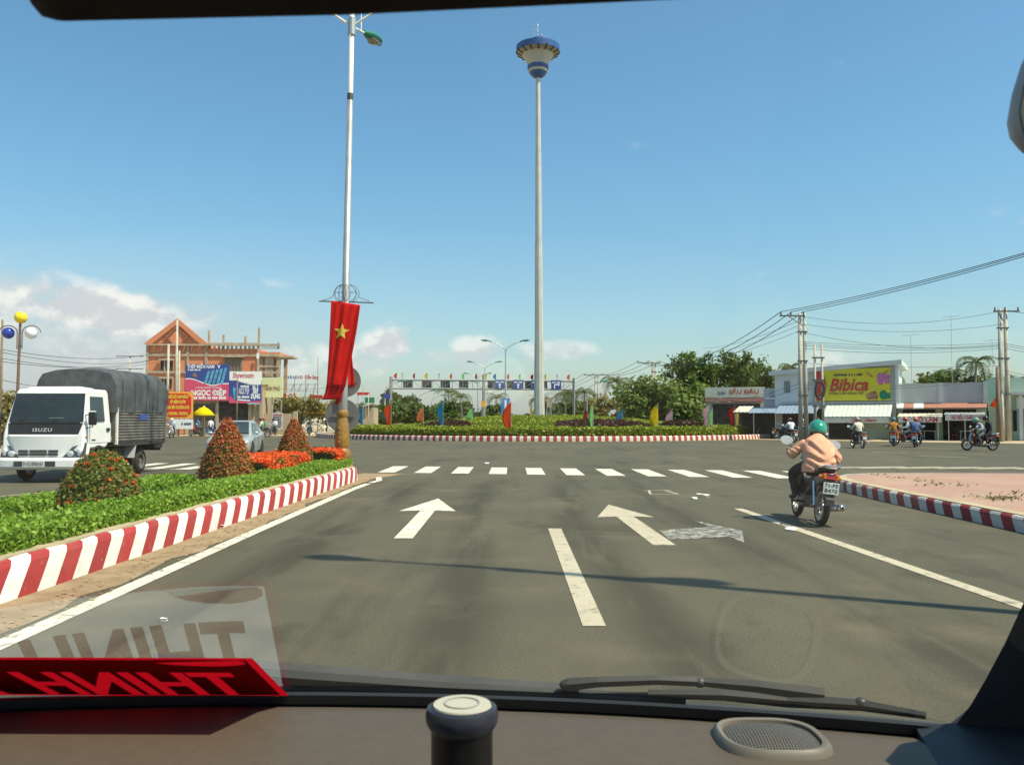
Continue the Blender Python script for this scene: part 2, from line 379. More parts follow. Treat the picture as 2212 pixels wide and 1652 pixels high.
# the whole first version of litter
m_litter = M('litter_white', (.72, .71, .66), .8)
def litter(p, size, mat, label, k):
    q = random.Random(k); n = 7
    pts = [(p.x + size * math.cos(2 * math.pi * i / n) * q.uniform(.5, 1), p.y + size * .8 * math.sin(2 * math.pi * i / n) * q.uniform(.5, 1)) for i in range(n)]
    b = B(); b.add([(x, y, .012 + q.uniform(0, size * .35)) for x, y in pts] + [(p.x, p.y, .012 + size * .30)], [(i, (i + 1) % n, n) for i in range(n)])
    b.add([(x, y, .006) for x, y in pts], [tuple(range(n))])
    tag(b.build('paper_scrap', mat), label, 'litter', 'litter on the road')
for k, (u, v, s, lb) in enumerate(((1518, 1073, .16, 'larger crumpled white paper beside the chalk mark on the lane'), (1500, 1078, .10, 'smaller white paper scrap beside the chalk mark on the lane'), (1708, 1146, .10, 'white paper scrap beside the thin lane line under the motorbike'),
        (354, 1341, .05, 'tiny white scrap beside the long white edge line'), (1052, 1002, .12, 'white scrap lying just beyond the zebra crossing'), (470, 1140, .12, 'pale paper scrap in the kerbside dirt level with the rounded flowering shrub'), (560, 1085, .10, 'small pale paper scrap in the kerbside dirt before the tall rust-red cone'), (600, 1078, .14, 'largest pale paper scrap in the dirt along the striped kerb'), (660, 1072, .12, 'pale paper scrap in the kerbside dirt below the red flower bed'), (735, 1045, .12, 'pale paper scrap in the dirt near the rounded end of the median'))):
    litter(gnd(u, v), s, m_litter, lb or 'pale paper scrap in the dirt along the striped kerb', k)
P_ = [(rr.uniform(-3.98, -3.46), rr.uniform(4.5, 22.5), .012) for k in range(420)]
stuff(obj('dry_leaves', leaf_mesh('dry_leaves', P_, .030, up=4, seed=5, aspect=1.5), LEAF('dry_leaf', (.30, .19, .08), (.42, .30, .15), trans=.1)))

# ---------------------------------------------------------------- kerbs made of painted stones
def kerb_mat(name, c, chip, dirt):
    """painted concrete: every stone a slightly different tone, chipped and scuffed"""
    m = bpy.data.materials.new(name); m.use_nodes = True; t = NT(m.node_tree); b = t.n['Principled BSDF']; v = t.add('ShaderNodeNewGeometry').outputs['Position']; oi = t.add('ShaderNodeObjectInfo').outputs['Random']
    cc = t.mix(oi, tuple(x * .82 for x in c), tuple(min(.92, x * 1.10) for x in c)); cc = t.mix(t.math('MULTIPLY', t.step(t.noise(v, 5, 6, .65), .45, .72), .35), cc, tuple(x * .6 for x in c))
    cc = t.mix(t.math('MULTIPLY', t.step(t.noise(v, 14, 8, .72, .5), .62, .67), chip), cc, (.42, .38, .31)); cc = t.mix(t.math('MULTIPLY', t.step(t.noise(v, 2.2, 6, .7), .48, .74), dirt), cc, (.20, .15, .10))
    t.put(b.inputs['Base Color'], cc); b.inputs['Roughness'].default_value = .72; b.inputs['Specular IOR Level'].default_value = .3; bp = t.add('ShaderNodeBump'); bp.inputs['Strength'].default_value = .35; bp.inputs['Distance'].default_value = .01; t.put(bp.inputs['Height'], t.noise(v, 24, 6, .7)); t.put(b.inputs['Normal'], bp.outputs[0]); return m
m_red, m_white = kerb_mat('kerb_red', (.40, .040, .042), .5, .25), kerb_mat('kerb_white', (.80, .79, .74), .35, .22); m_dred, m_dwhite = kerb_mat('dusty_kerb_red', (.30, .042, .042), .6, .4), kerb_mat('dusty_kerb_white', (.56, .54, .48), .5, .4)
m_conc = M('concrete', (.36, .34, .29), .85, var=.18, bump=.3, dirt=.25)
def path_eval(path):
    P = [Vector(p) for p in path]; S = [0]
    for a, b in zip(P, P[1:]): S.append(S[-1] + (b - a).length)
    def ev(s):
        s = min(max(s, 0), S[-1] - 1e-6)
        i = max(k for k in range(len(S)) if S[k] <= s)
        k = (s - S[i]) / (S[i + 1] - S[i]); p = P[i].lerp(P[i + 1], k)
        d0 = (P[i + 1] - P[i]).normalized(); d1 = (P[min(i + 2, len(P) - 1)] - P[min(i + 1, len(P) - 2)]).normalized()
        d = d0.lerp(d1, k * .5).normalized()
        return p, Vector((d.y, -d.x))                                    # outward is to the right of travel
    return ev, S[-1]
def kerb(path, hgt, step, slant, mats, parent, s0=0, s1=None, wid=.20, name='kerb_stone', gap=.004):
    ev, L = path_eval(path); s1 = s1 or L
    prof = [(0, 0), (-.012, hgt * .45), (-.03, hgt * .80), (-.055, hgt * .93), (-.10, hgt), (-wid, hgt), (-wid, 0)]
    k = 0; s = s0; out = []
    while s < s1:
        b = B(); secs = []
        jit = rr.uniform(-.004, .004)
        for e in (s + gap / 2, s + step * .5, s + step - gap / 2):
            sec = []
            for (o_, z) in prof:
                p, n_ = ev(e + slant * min(z, hgt * .93)); q = p + n_ * (o_ + jit); sec.append((q.x, q.y, z - (.03 if z == 0 else 0)))
            secs.append(sec)
        b.loft(secs); o = b.build(name, mats[k % 2], parent, bevel=0); out.append(o); k += 1; s += step
    return out
def kerb_cap(path, z, o0, o1, mat, parent):
    ev, L = path_eval(path); secs = []; n_ = max(8, int(L / .35))
    for i in range(n_ + 1):
        p, nn = ev(L * i / n_); q = (p - nn * (o0 + .012 * math.sin(i * 1.7)), p - nn * o1); secs.append([(q[0].x, q[0].y, z), (q[1].x, q[1].y, z), (q[1].x, q[1].y, z - .03), (q[0].x, q[0].y, z - .03)])
    b = B(); b.loft(secs); return b.build('kerb_top', mat, parent)
m_kcap = dirt_mat('dusty_kerb_top', (.40, .33, .22), (.50, .42, .28), 2.0)
med = [(-4.42, -3), (-4.17, 7), (-4.05, 12), (-3.92, 17), (-3.82, 21.3)]
med += [(-4.95 + 1.13 * math.cos(a), 21.5 + 1.25 * math.sin(a)) for a in [R(x) for x in range(10, 181, 17)]] + [(-6.1, 21.0), (-6.35, 7), (-6.5, -3)]
inner = [(x + (.19 if x < -5.2 else -.19), y - (.17 if y > 22 else 0)) for x, y in med]
island = struct(sheet('median_island', inner, .30, m_soil))
kerb(med, .345, .288, .95, (m_red, m_white), island); kerb_cap(med, .352, .085, .24, m_kcap, island)
# --- triangular brick island on the right
def paver_mat():
    m = bpy.data.materials.new('red_pavers'); m.use_nodes = True; t = NT(m.node_tree); b = t.n['Principled BSDF']
    v = t.add('ShaderNodeNewGeometry').outputs['Position']
    br = t.add('ShaderNodeTexBrick'); t.put(br.inputs['Vector'], v); br.inputs['Scale'].default_value = 4.2; br.inputs['Mortar Size'].default_value = .018
    br.inputs[1].default_value = (.40, .215, .155, 1); br.inputs[2].default_value = (.33, .17, .125, 1); br.inputs[3].default_value = (.38, .31, .24, 1)
    cc = t.mix(t.math('MULTIPLY', t.step(t.noise(v, .9, 6, .65), .4, .7), .55), br.outputs[0], (.43, .31, .22))
    cc = t.mix(t.math('MULTIPLY', t.step(t.noise(v, 5, 5, .7), .56, .72), .5), cc, (.22, .17, .12))
    t.put(b.inputs['Base Color'], cc); b.inputs['Roughness'].default_value = .9; return m
ri = [(7.35, 20.0), (7.1, 19.3), (6.95, 18.2), (6.86, 16), (6.82, 13), (6.78, 11), (6.85, 7), (7.0, 2.5), (7.05, -4)]
ring_r = [(7.35, 20.0), (7.9, 20.9), (8.8, 21.4), (10.5, 21.5), (14, 21.0), (19, 19.9), (26, 18.4), (40, 14)]
isl2 = struct(sheet('paved_island', [(x + .18, y) for x, y in ri[::-1]] + [(x, y - .19) for x, y in ring_r[1:]] + [(40, -4)], .205, paver_mat()))
kerb(ri, .215, .285, -.95, (m_dred, m_dwhite), isl2); kerb_cap(ri, .222, .085, .30, m_kcap, isl2)
kerb(ring_r[::-1], .215, .32, 0, (m_conc, m_conc), isl2, wid=.19)
# --- roundabout
IC = Vector((3.05, 81.8)); IR = 20.95
def circ(r, a): return (IC.x + r * math.cos(a), IC.y + r * math.sin(a))
m_pathb = dirt_mat('island_paving', (.24, .17, .12), (.32, .24, .17), 1.0)
arc = [circ(IR, R(a)) for a in range(-10, -171, -2)][::-1]          # front arc, travelled so that outward is to the right
def mound(r): return .34 if r > 17 else .34 + (17 - r) / 17 * 1.10
rings = [20.8, 19.3, 17, 13, 9, 5, 1]; bb = B(); n = 72; vs = []; fs = []
for r_ in rings:
    for k in range(n): x, y = circ(r_, 2 * math.pi * k / n); vs.append((x, y, mound(r_)))
for i in range(len(rings) - 1):
    for k in range(n): a = i * n + k; b2 = i * n + (k + 1) % n; fs.append((a, b2, b2 + n, a + n))
fs.append(tuple(range(len(vs) - n, len(vs)))); bb.add(vs, fs)
rbt = struct(bb.build('traffic_island', m_pathb, smooth=True))
m_ref = M('kerb_reflector', (.66, .60, .10), .5)
st = kerb(arc[::-1] if False else arc, .37, .262, 0, (M('round_kerb_white', (.66, .63, .54), .75, dirt=.2, var=.1), M('round_kerb_red', (.36, .045, .045), .75, dirt=.15)), rbt, wid=.22)
for i, o in enumerate(st):
    if i % 2 == 0:
        c = Vector(o.data.vertices[7].co); d = Vector((c.x - IC.x, c.y - IC.y, 0)).normalized(); p = c + d * .012; q = Vector((-d.y, d.x, 0)) * .05
        B().quad(p - q + Vector((0, 0, -.04)), p + q + Vector((0, 0, -.04)), p + q + Vector((0, 0, .10)), p - q + Vector((0, 0, .10))).build('reflector', m_ref, o)
back = B(); secs = []
for a in range(-170, -371, -4):
    x, y = circ(1, R(a)); d = Vector((x - IC.x, y - IC.y)); secs.append([(IC.x + d.x * r_, IC.y + d.y * r_, z) for r_, z in ((IR, -.02), (IR, .37), (IR - .22, .37), (IR - .22, -.02))])
back.loft(secs); back.build('kerb', m_dwhite, rbt)
# ================================================================ planting
L_hedge = LEAF('hedge_leaf', (.13, .23, .022), (.33, .49, .060), (.19, .33, .03)); L_dark = LEAF('dark_leaf', (.035, .07, .015), (.09, .15, .03))
L_ring = LEAF('island_hedge_leaf', (.16, .22, .018), (.34, .37, .035), (.22, .28, .025)); L_purple = LEAF('purple_leaf', (.055, .018, .022), (.13, .05, .045), (.08, .05, .03))
L_cone = LEAF('topiary_leaf', (.06, .10, .016), (.22, .25, .04)); L_rust = LEAF('rust_leaf', (.34, .06, .022), (.56, .15, .05))
L_fl = LEAF('red_flower', (.72, .06, .012), (.92, .19, .03), trans=.25)
L_tree = LEAF('tree_leaf', (.045, .085, .018), (.12, .18, .035), (.08, .12, .02)); L_light = LEAF('light_tree_leaf', (.09, .14, .03), (.24, .30, .07), (.13, .19, .04))
L_fea = LEAF('feathery_leaf', (.06, .11, .028), (.15, .22, .05), (.10, .15, .03)); L_palm = LEAF('palm_leaf', (.06, .09, .025), (.15, .18, .05), (.10, .12, .04))
L_dist = LEAF('far_leaf', (.06, .09, .035), (.12, .15, .06), (.09, .11, .05)); L_dry = LEAF('dry_tree_leaf', (.14, .12, .03), (.32, .25, .07), (.20, .19, .06))
m_bark = M('bark', (.13, .095, .065), .9, bump=.5, scale=8); m_palmtrunk = M('palm_trunk', (.24, .20, .16), .9, bump=.4)
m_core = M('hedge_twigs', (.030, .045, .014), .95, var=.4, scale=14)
def rows_points(x0, x1, y0, y1, z0, z1, n, seed, bump=.05, xf=None):
    rs = np.random.RandomState(seed); A = []
    L = y1 - y0; W = x1 - x0; Hh = z1 - z0; tot = W + 2 * Hh
    k = rs.uniform(0, tot, n); y = rs.uniform(y0, y1, n)
    x = np.where(k < W, x0 + k, np.where(k < W + Hh, x1, x0)); z = np.where(k < W, z1, np.where(k < W + Hh, z1 - (k - W), z1 - (k - W - Hh)))
    rnd_ = ((x - (x0 + x1) / 2) / (W / 2)) ** 4
    z = np.where(k < W, z - rnd_ * .06, z)
    wv = np.sin(y * 5.1 + seed) * .5 + np.sin(y * 11.3 + x * 7) * .3 + np.sin(y * 2.3 + 1.7 * seed) * .5
    d = bump * wv + rs.normal(0, bump * .6, n)
    z = z + d * .8; x = x + np.where(k < W, 0, np.where(k < W + Hh, d, -d))
    if xf: x = x + xf(y)
    return np.stack([x, y, z], 1)
def hedge(name, label, x0, x1, y0, y1, z0, z1, n, seed, mat, size, cat='hedge', xf=None, bump=.035, group=None):
    t_ = empty(name, ((x0 + x1) / 2, (y0 + y1) / 2, z0)); tag(t_, label, cat, group); o_ = Vector(t_.location)
    P = rows_points(x0, x1, y0, y1, z0, z1, n, seed, bump, xf) - np.array(o_)
    obj('leaves', leaf_mesh('leaves', P, size, up=.5, seed=seed), mat, t_)
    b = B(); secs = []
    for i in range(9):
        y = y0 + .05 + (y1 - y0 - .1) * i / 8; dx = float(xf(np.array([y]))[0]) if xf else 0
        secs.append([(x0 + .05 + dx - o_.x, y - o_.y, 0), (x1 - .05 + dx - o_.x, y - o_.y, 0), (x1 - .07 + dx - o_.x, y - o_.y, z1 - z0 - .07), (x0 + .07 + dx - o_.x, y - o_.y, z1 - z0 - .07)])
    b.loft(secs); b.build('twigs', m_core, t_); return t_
kx = lambda y: np.interp(y, [-3, 7, 12, 17, 21.3], [-4.42, -4.17, -4.05, -3.92, -3.82]) + 4.05
hedge('low_hedge', 'clipped bright green hedge running right behind the red and white kerb', -4.92, -4.28, 2.5, 22.0, .29, .52, 75000, 1, L_hedge, .034, xf=kx)
hedge('low_hedge', 'clipped green hedge on the far side of the median, behind the topiary shrubs', -6.12, -5.52, 3.5, 15.2, .29, .54, 38000, 2, L_hedge, .036)
hedge('ground_cover', 'dark leafy ground cover between the two hedges of the median', -5.52, -4.92, 3.5, 21.5, .29, .40, 26000, 3, L_dark, .036, 'ground cover', bump=.05)
def cone(label, p, h, r, seed, red, flowers, n=11500, PR=(.10, .30, .60, .92, 1.0, .90)):
    t_ = empty('topiary_shrub', p); tag(t_, label, 'shrub', 'topiary shrubs on the median')
    rs = np.random.RandomState(seed); k = rs.uniform(0, 1, n) ** .62; a = rs.uniform(0, 2 * np.pi, n)      # k: 0 top, 1 base
    prof = np.interp(k, [0, .12, .35, .7, .9, 1], PR)
    rad = r * prof * (1 + .10 * np.sin(a * 3 + seed) * k + rs.normal(0, .07, n)); z = h * (1 - k) + rs.normal(0, .02, n)
    rad = rad * np.where(rs.uniform(0, 1, n) < .25, rs.uniform(.6, 1, n), 1)
    P = np.stack([rad * np.cos(a), rad * np.sin(a), z + .02], 1); N = np.stack([np.cos(a), np.sin(a), np.full(n, .5)], 1)
    isr = rs.uniform(0, 1, n) < red * (1.15 - .7 * k)
    obj('leaves', leaf_mesh('leaves', P[~isr], .031, up=.2, seed=seed, N=N[~isr]), L_cone, t_)
    if isr.any(): obj('young_leaves', leaf_mesh('young_leaves', P[isr] * np.array([1.03, 1.03, 1.01]), .030, up=.3, seed=seed + 1, N=N[isr]), L_rust, t_)
    b = B(); b.lathe([(r * .76, .03), (r * .80, h * .15), (r * PR[3] * .78, h * .32), (r * PR[2] * .78, h * .65), (r * PR[1] * .6, h * .86), (.01, h * .96)], 14); b.build('twigs', m_core, t_)
    b = B(); b.tube([(0, 0, -.05), (.01, 0, .2), (0, .01, h * .6)], [.03, .025, .012], 7); b.build('stem', m_bark, t_)
    for c in range(flowers):
        aa = rs.uniform(0, 2 * np.pi); kk = rs.uniform(.02, .95); q = np.interp(kk, [0, .12, .35, .7, .9, 1], PR) * r
        cc = np.array([q * math.cos(aa), q * math.sin(aa), h * (1 - kk)]); Q = cc + np.clip(rs.normal(0, .020, (30, 3)), -.034, .034) * np.array([1.3, 1.3, .7])
        obj('flower_head', leaf_mesh('flower_head', Q, .026, up=.9, seed=c), L_fl, t_)
    return t_
cone('squat rounded shrub dotted with red flower heads, behind the front hedge', (-5.12, 10.9, .29), .80, .46, 4, .06, 42, PR=(.18, .46, .76, .97, 1.0, .92))
cone('tall cone shrub flushed with rust-red young leaves, before the red flower bed', (-5.10, 15.6, .29), 1.20, .44, 5, .72, 0, 14000)
cone('cone shrub with rust-red top between the two red flower beds', (-5.08, 20.3, .29), 1.20, .41, 6, .60, 0, 13000)
def bed(label, x0, x1, y0, y1, z1, seed, n, nf):
    t_ = empty('flower_bed', ((x0 + x1) / 2, (y0 + y1) / 2, .29)); tag(t_, label, 'flower bed', 'red flower beds on the median'); o_ = np.array(t_.location)
    P = rows_points(x0, x1, y0, y1, .29, z1, n, seed, .04) - o_; obj('leaves', leaf_mesh('leaves', P, .036, up=.3, seed=seed), L_cone, t_)
    rs = np.random.RandomState(seed); Q = []
    for k in range(nf):
        top = rs.uniform() < .72
        c = np.array([rs.uniform(x0, x1), rs.uniform(y0, y1), z1 + rs.uniform(-.01, .05)]) if top else np.array([x1 + .02, rs.uniform(y0, y1), rs.uniform(.42, z1)])
        Q.append(c + rs.normal(0, .035, (22, 3)) * np.array([1.2, 1.2, .5]))
    obj('flowers', leaf_mesh('flowers', np.concatenate(Q) - o_, .034, up=.9, seed=seed + 1), L_fl, t_)
    b = B(); b.box(x0 + .06 - o_[0], x1 - .06 - o_[0], y0 + .05 - o_[1], y1 - .05 - o_[1], 0, z1 - .29 - .08); b.build('twigs', m_core, t_)
bed('red flowering bed between the two rust-red cone shrubs', -5.55, -4.62, 16.3, 19.7, .72, 21, 12000, 620)
bed('red flowering bed around the foot of the flag-draped lamp post', -5.65, -4.25, 20.9, 22.2, .74, 22, 8000, 340)
# --- planting of the roundabout
def ring_points(fr, n, seed):
    rs = np.random.RandomState(seed); r = IR * np.sqrt(rs.uniform(0, 1, n)); a = rs.uniform(0, 2 * np.pi, n)
    x, y, z, keep = fr(r, a, rs); return np.stack([IC.x + x, IC.y + y, z], 1)[keep]
def ring_h(r):
    return np.interp(r, [0, 5, 9, 11.2, 11.6, 13.3, 13.7, 15.6, 16.0, 16.4, 19.05, 19.25], [1.95, 1.75, 1.45, 1.25, 1.02, .98, .92, .88, .55, .88, .90, .40])
hz = empty('island_hedge', (IC.x, IC.y, .34)); tag(hz, 'clipped yellow green hedge rings covering the round traffic island', 'hedge')
rs = np.random.RandomState(11); n = 60000; r_ = 19.2 * np.sqrt(rs.uniform(.02, 1, n)); a_ = rs.uniform(0, 2 * np.pi, n); ed = rs.uniform(0, 1, n) < .25
r_ = np.where(ed, 19.15 + rs.normal(0, .05, n), r_)
z_ = np.where(ed, rs.uniform(.40, .90, n), ring_h(r_) + .05 * np.sin(a_ * 40) + rs.normal(0, .05, n))
P = np.stack([r_ * np.cos(a_), r_ * np.sin(a_), z_ - .34], 1)
pur = ((np.abs(r_ - 13.2) < 2.2) & (np.abs(a_ - R(288)) < .30)) | ((np.abs(r_ - 14.5) < 1.2) & (np.abs(a_ - R(320)) < .16)) | ((np.abs(r_ - 13.5) < 1.6) & (np.abs(a_ - R(232)) < .14))
obj('leaves', leaf_mesh('leaves', P[~pur], .16, up=.5, seed=12), L_ring, hz)
bb = B(); vs = []; fs = []; rings = [19.0, 18.9, 16.4, 16.0, 15.6, 13.5, 11.4, 9, 5, .5]; n = 72
for r0 in rings:
    for k in range(n): vs.append((r0 * math.cos(2 * math.pi * k / n), r0 * math.sin(2 * math.pi * k / n), (.05 if r0 == 19.0 else float(ring_h(r0)) - .34 - .10)))
for i in range(len(rings) - 1):
    for k in range(n): a = i * n + k; b2 = i * n + (k + 1) % n; fs.append((a, b2, b2 + n, a + n))
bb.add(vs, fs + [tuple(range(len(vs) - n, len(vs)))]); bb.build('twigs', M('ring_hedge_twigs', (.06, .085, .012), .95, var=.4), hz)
for lab, ra, rw, aa, aw, nn in (('dark purple leaved bed beside the mast on the round island', 13.2, 2.1, 288, .27, 5200), ('dark purple leaved bed behind the pink flags on the round island', 14.6, 1.2, 320, .16, 2200), ('dark purple leaved bed behind the tall orange flag on the round island', 13.5, 1.5, 232, .13, 1800)):
    q = empty('purple_bed', (IC.x + ra * math.cos(R(aa)), IC.y + ra * math.sin(R(aa)), .5)); tag(q, lab, 'shrub bed', 'purple beds on the round island')
    rs = np.random.RandomState(nn); r2 = rs.uniform(ra - rw, ra + rw, nn); a2 = R(aa) + rs.uniform(-aw, aw, nn); k2 = np.clip(1 - ((r2 - ra) / rw) ** 2, 0, 1) * np.clip(1 - ((a2 - R(aa)) / aw) ** 4, 0, 1)
    z2 = ring_h(r2) + .05 + .50 * np.sqrt(k2) * rs.uniform(.3, 1.05, nn)
    obj('leaves', leaf_mesh('leaves', np.stack([IC.x + r2 * np.cos(a2) - q.location.x, IC.y + r2 * np.sin(a2) - q.location.y, z2 - .5], 1), .17, up=.4, seed=nn), L_purple, q)

# ---------------------------------------------------------------- trees
def tree(label, p, h, w, mat, seed, trunk=.3, leaf=.30, n=2600, clumps=16, name='tree', group='trees behind the roundabout', squash=.9):
    rs = np.random.RandomState(seed); t_ = empty(name, (p.x, p.y, 0)); tag(t_, label, 'tree', group)
    ch = h * (1 - trunk); cz = h * trunk + ch * .5; C = []
    for k in range(clumps):
        d = rs.normal(size=3); d /= np.linalg.norm(d); q = rs.uniform(.35, .92)
        C.append((np.array([d[0] * w * .5 * q, d[1] * w * .5 * q, cz + d[2] * ch * .5 * q * squash]), rs.uniform(.17, .34) * min(w, ch)))
    P = []; N = []
    for c, rd in C:
        m = int(n / clumps); d = rs.normal(size=(m, 3)); d /= np.linalg.norm(d, axis=1, keepdims=True)
        s = rs.uniform(.45, 1.12, (m, 1)); pts = c + d * s * rd * np.array([1, 1, .8]); pts += rs.normal(0, rd * .08, (m, 3))
        P.append(pts); N.append(d)
    P = np.concatenate(P); N = np.concatenate(N)
    obj('crown', leaf_mesh('crown', P, leaf, up=.35, seed=seed, N=N), mat, t_)
    b = B(); r0 = max(.10, h * .022)
    b.tube([(0, 0, -.1), (rs.uniform(-.1, .1), rs.uniform(-.1, .1), h * trunk * .6), (rs.uniform(-.2, .2), 0, h * trunk), (0, 0, h * .62)], [r0 * 1.3, r0, r0 * .85, r0 * .35], 7)
    for c, rd in C[:9]:
        b.tube([(0, 0, h * trunk * rs.uniform(.7, 1.1)), tuple(np.array([c[0] * .45, c[1] * .45, (c[2] + h * trunk) * .5])), tuple(c)], [r0 * .5, r0 * .32, r0 * .12], 5)
    b.build('trunk', m_bark, t_, smooth=True); return t_
def feathery(label, p, h, w, mat, seed, n=42):
    rs = np.random.RandomState(seed); t_ = empty('feathery_tree', (p.x, p.y, 0)); tag(t_, label, 'tree', 'trees behind the roundabout'); P = []; N = []; b = B()
    b.tube([(0, 0, -.1), (.1, 0, h * .35), (0, .1, h * .6)], [.22, .16, .08], 7)
    for k in range(n):
        a = rs.uniform(0, 2 * np.pi); z0 = h * rs.uniform(.18, .62); ln = h * rs.uniform(.28, .46); out = rs.uniform(.35, 1.0) * w * .5; pts = []
        for s in np.linspace(0, 1, 9):
            pts.append((math.cos(a) * out * s, math.sin(a) * out * s, min(z0 + ln * (s * 1.5 - .75 * s * s * (out / w * 2) * 1.1), h)))
        b.tube(pts[::2], [.05, .04, .03, .02, .01], 4)
        pa = np.array(pts); m = 150; ii = rs.uniform(.5, 7.99, m); i0 = ii.astype(int); f = (ii - i0)[:, None]; q = pa[i0] * (1 - f) + pa[i0 + 1] * f
        P.append(q + rs.normal(0, .30, (m, 3)) * np.array([1, 1, 1.1])); N.append(rs.normal(size=(m, 3)))
    obj('crown', leaf_mesh('crown', np.concatenate(P), .27, up=.1, seed=seed, aspect=2.4), mat, t_); b.build('trunk', m_bark, t_, smooth=True); return t_
def palm(label, p, h, fl, seed, name='coconut_palm', group='coconut palms', fr=17):
    rs = np.random.RandomState(seed); t_ = empty(name, (p.x, p.y, 0)); tag(t_, label, 'palm', group); b = B()
    lx, ly = rs.uniform(-.6, .6), rs.uniform(-.4, .4)
    b.tube([(0, 0, -.1), (lx * .3, ly * .3, h * .4), (lx, ly, h)], [.20, .15, .11], 8); b.build('trunk', m_palmtrunk, t_, smooth=True)
    for k in range(fr):
        a = 2 * math.pi * k / fr + rs.uniform(-.2, .2); up = rs.uniform(.15, 1.15); ln = fl * rs.uniform(.8, 1.1); V = []; Fs = []
        d = Vector((math.cos(a), math.sin(a), 0)); s_ = Vector((-d.y, d.x, 0)); prev = None; x = 0; z = 0; ang = up
        pts = []
        for i in range(11):
            pts.append(Vector((lx, ly, h)) + d * x + Vector((0, 0, z))); x += math.cos(ang) * ln / 10; z += math.sin(ang) * ln / 10; ang -= .20 + .02 * i
        for i in range(1, 11):
            wd = fl * .17 * math.sin(math.pi * min(1, (i + 1.2) / 11.5)) + .04; q = pts[i]
            for sg in (-1, 1):
                for e in (0.0, .5):
                    o_ = len(V); qq = q.lerp(pts[i - 1], e); dirn = (pts[i] - pts[i - 1]).normalized()
                    tip = qq + s_ * sg * wd + dirn * wd * .55 + Vector((0, 0, -wd * rs.uniform(.35, .8)))
                    V += [qq, qq + dirn * .09, tip + dirn * .02, tip]; Fs.append((o_, o_ + 1, o_ + 2, o_ + 3))
        bb = B(); bb.add(V, Fs); bb.tube(pts, [.035 - .0028 * i for i in range(11)], 4)
        me = bpy.data.meshes.new('frond'); me.from_pydata(bb.v, [], bb.f); obj('frond', me, L_palm, t_)
    return t_
G = lambda u, Y: Vector(((u - CX) / F * Y, Y, 0))
def hz_(v, Y): return H + (907 - v) / F * Y                              # height of something seen at row v, Y metres off
tree('broad leafy tree with pale leaf clumps behind the yellow flag', G(1392, 104), hz_(815, 104), 7.6, L_light, 31, .12, .34, 4200, 22)
tree('broad leafy tree with pale leaf clumps beside the drink-shop sign', G(1482, 101), hz_(818, 101), 8.6, L_light, 32, .12, .34, 4400, 24)
tree('low dark bush under the drink-shop sign', G(1572, 93), hz_(868, 93), 4.6, L_tree, 33, .08, .26, 1800, 12)
tree('dense dark tree filling the gap under the power pole', G(1440, 112), hz_(835, 112), 8.5, L_tree, 34, .10, .34, 3200, 18)
feathery('tall feathery dark tree behind the broad leafy trees', G(1497, 122), hz_(768, 122), 9.4, L_fea, 35, 60)
feathery('tall feathery tree with arching tips behind the drink-shop sign', G(1602, 122), hz_(768, 122), 10.5, L_fea, 36, 66)
feathery('smaller feathery tree beside the white billboard building', G(1668, 116), hz_(800, 116), 6.5, L_fea, 37, 34)
palm('coconut palm rising left of the broad leafy trees', G(1336, 135), hz_(826, 135), 4.2, 38)
palm('coconut palm low beside the gantry leg', G(1262, 150), hz_(848, 150), 4.0, 39)
palm('short coconut palm between gantry and mast', G(1222, 160), hz_(852, 160), 4.2, 40)
tree('yellowing tree behind the purple bed', G(1300, 128), hz_(852, 128), 6.4, L_dry, 41, .15, .32, 2000, 14)
tree('dull green tree behind the gantry leg', G(1250, 168), hz_(858, 168), 9, L_tree, 42, .15, .4, 2000, 14)
tree('rounded green tree behind the orange flag', G(838, 112), hz_(868, 112), 5.2, L_tree, 43, .18, .28, 2400, 16)
tree('wider rounded green tree behind the pale orange flag', G(884, 116), hz_(862, 116), 6.4, L_tree, 44, .18, .28, 2800, 18)
tree('dark green tree beyond the gantry leg', G(968, 165), hz_(868, 165), 7.5, L_tree, 45, .15, .36, 1800, 14)
palm('thin coconut palm beyond the gantry', G(1168 - 8, 210), hz_(862, 210), 4.6, 46); palm('coconut palm left of the central gantry post', G(972, 190), hz_(848, 190), 4.4, 47)
palm('coconut palm beyond the gantry span', G(1000, 200), hz_(858, 200), 4.4, 48); palm('coconut palm beside the far lamp banner', G(1075, 220), hz_(860, 220), 4.6, 49)
tree('dark low tree at the far road median', G(1062, 175), hz_(872, 175), 8, L_tree, 50, .1, .4, 1800, 14)
tree('dark low tree beyond the blue flag', G(928, 150), hz_(878, 150), 6.5, L_tree, 51, .1, .34, 1500, 12)
tree('small grey green tree with bare trunk on the left roadside', G(652, 92), hz_(852, 92), 5.0, L_dry, 52, .34, .20, 2200, 16, group='trees on the left roadside')
tree('thin grey green tree before the pale yellow billboard', G(592, 94), hz_(858, 94), 4.8, L_tree, 53, .30, .20, 1500, 14, group='trees on the left roadside')
tree('scrubby tree under the rooftop letter sign', G(706, 97), hz_(862, 97), 4.0, L_dry, 54, .25, .20, 1400, 12, group='trees on the left roadside')
tree('bushy tree behind the truck cab', G(8, 52), hz_(838, 52), 3.6, L_dry, 55, .08, .16, 3800, 18, group='trees on the left roadside')
tree('bush behind the round road signs', G(770, 108), hz_(872, 108), 3.4, L_tree, 56, .15, .24, 1400, 12, group='trees on the left roadside')
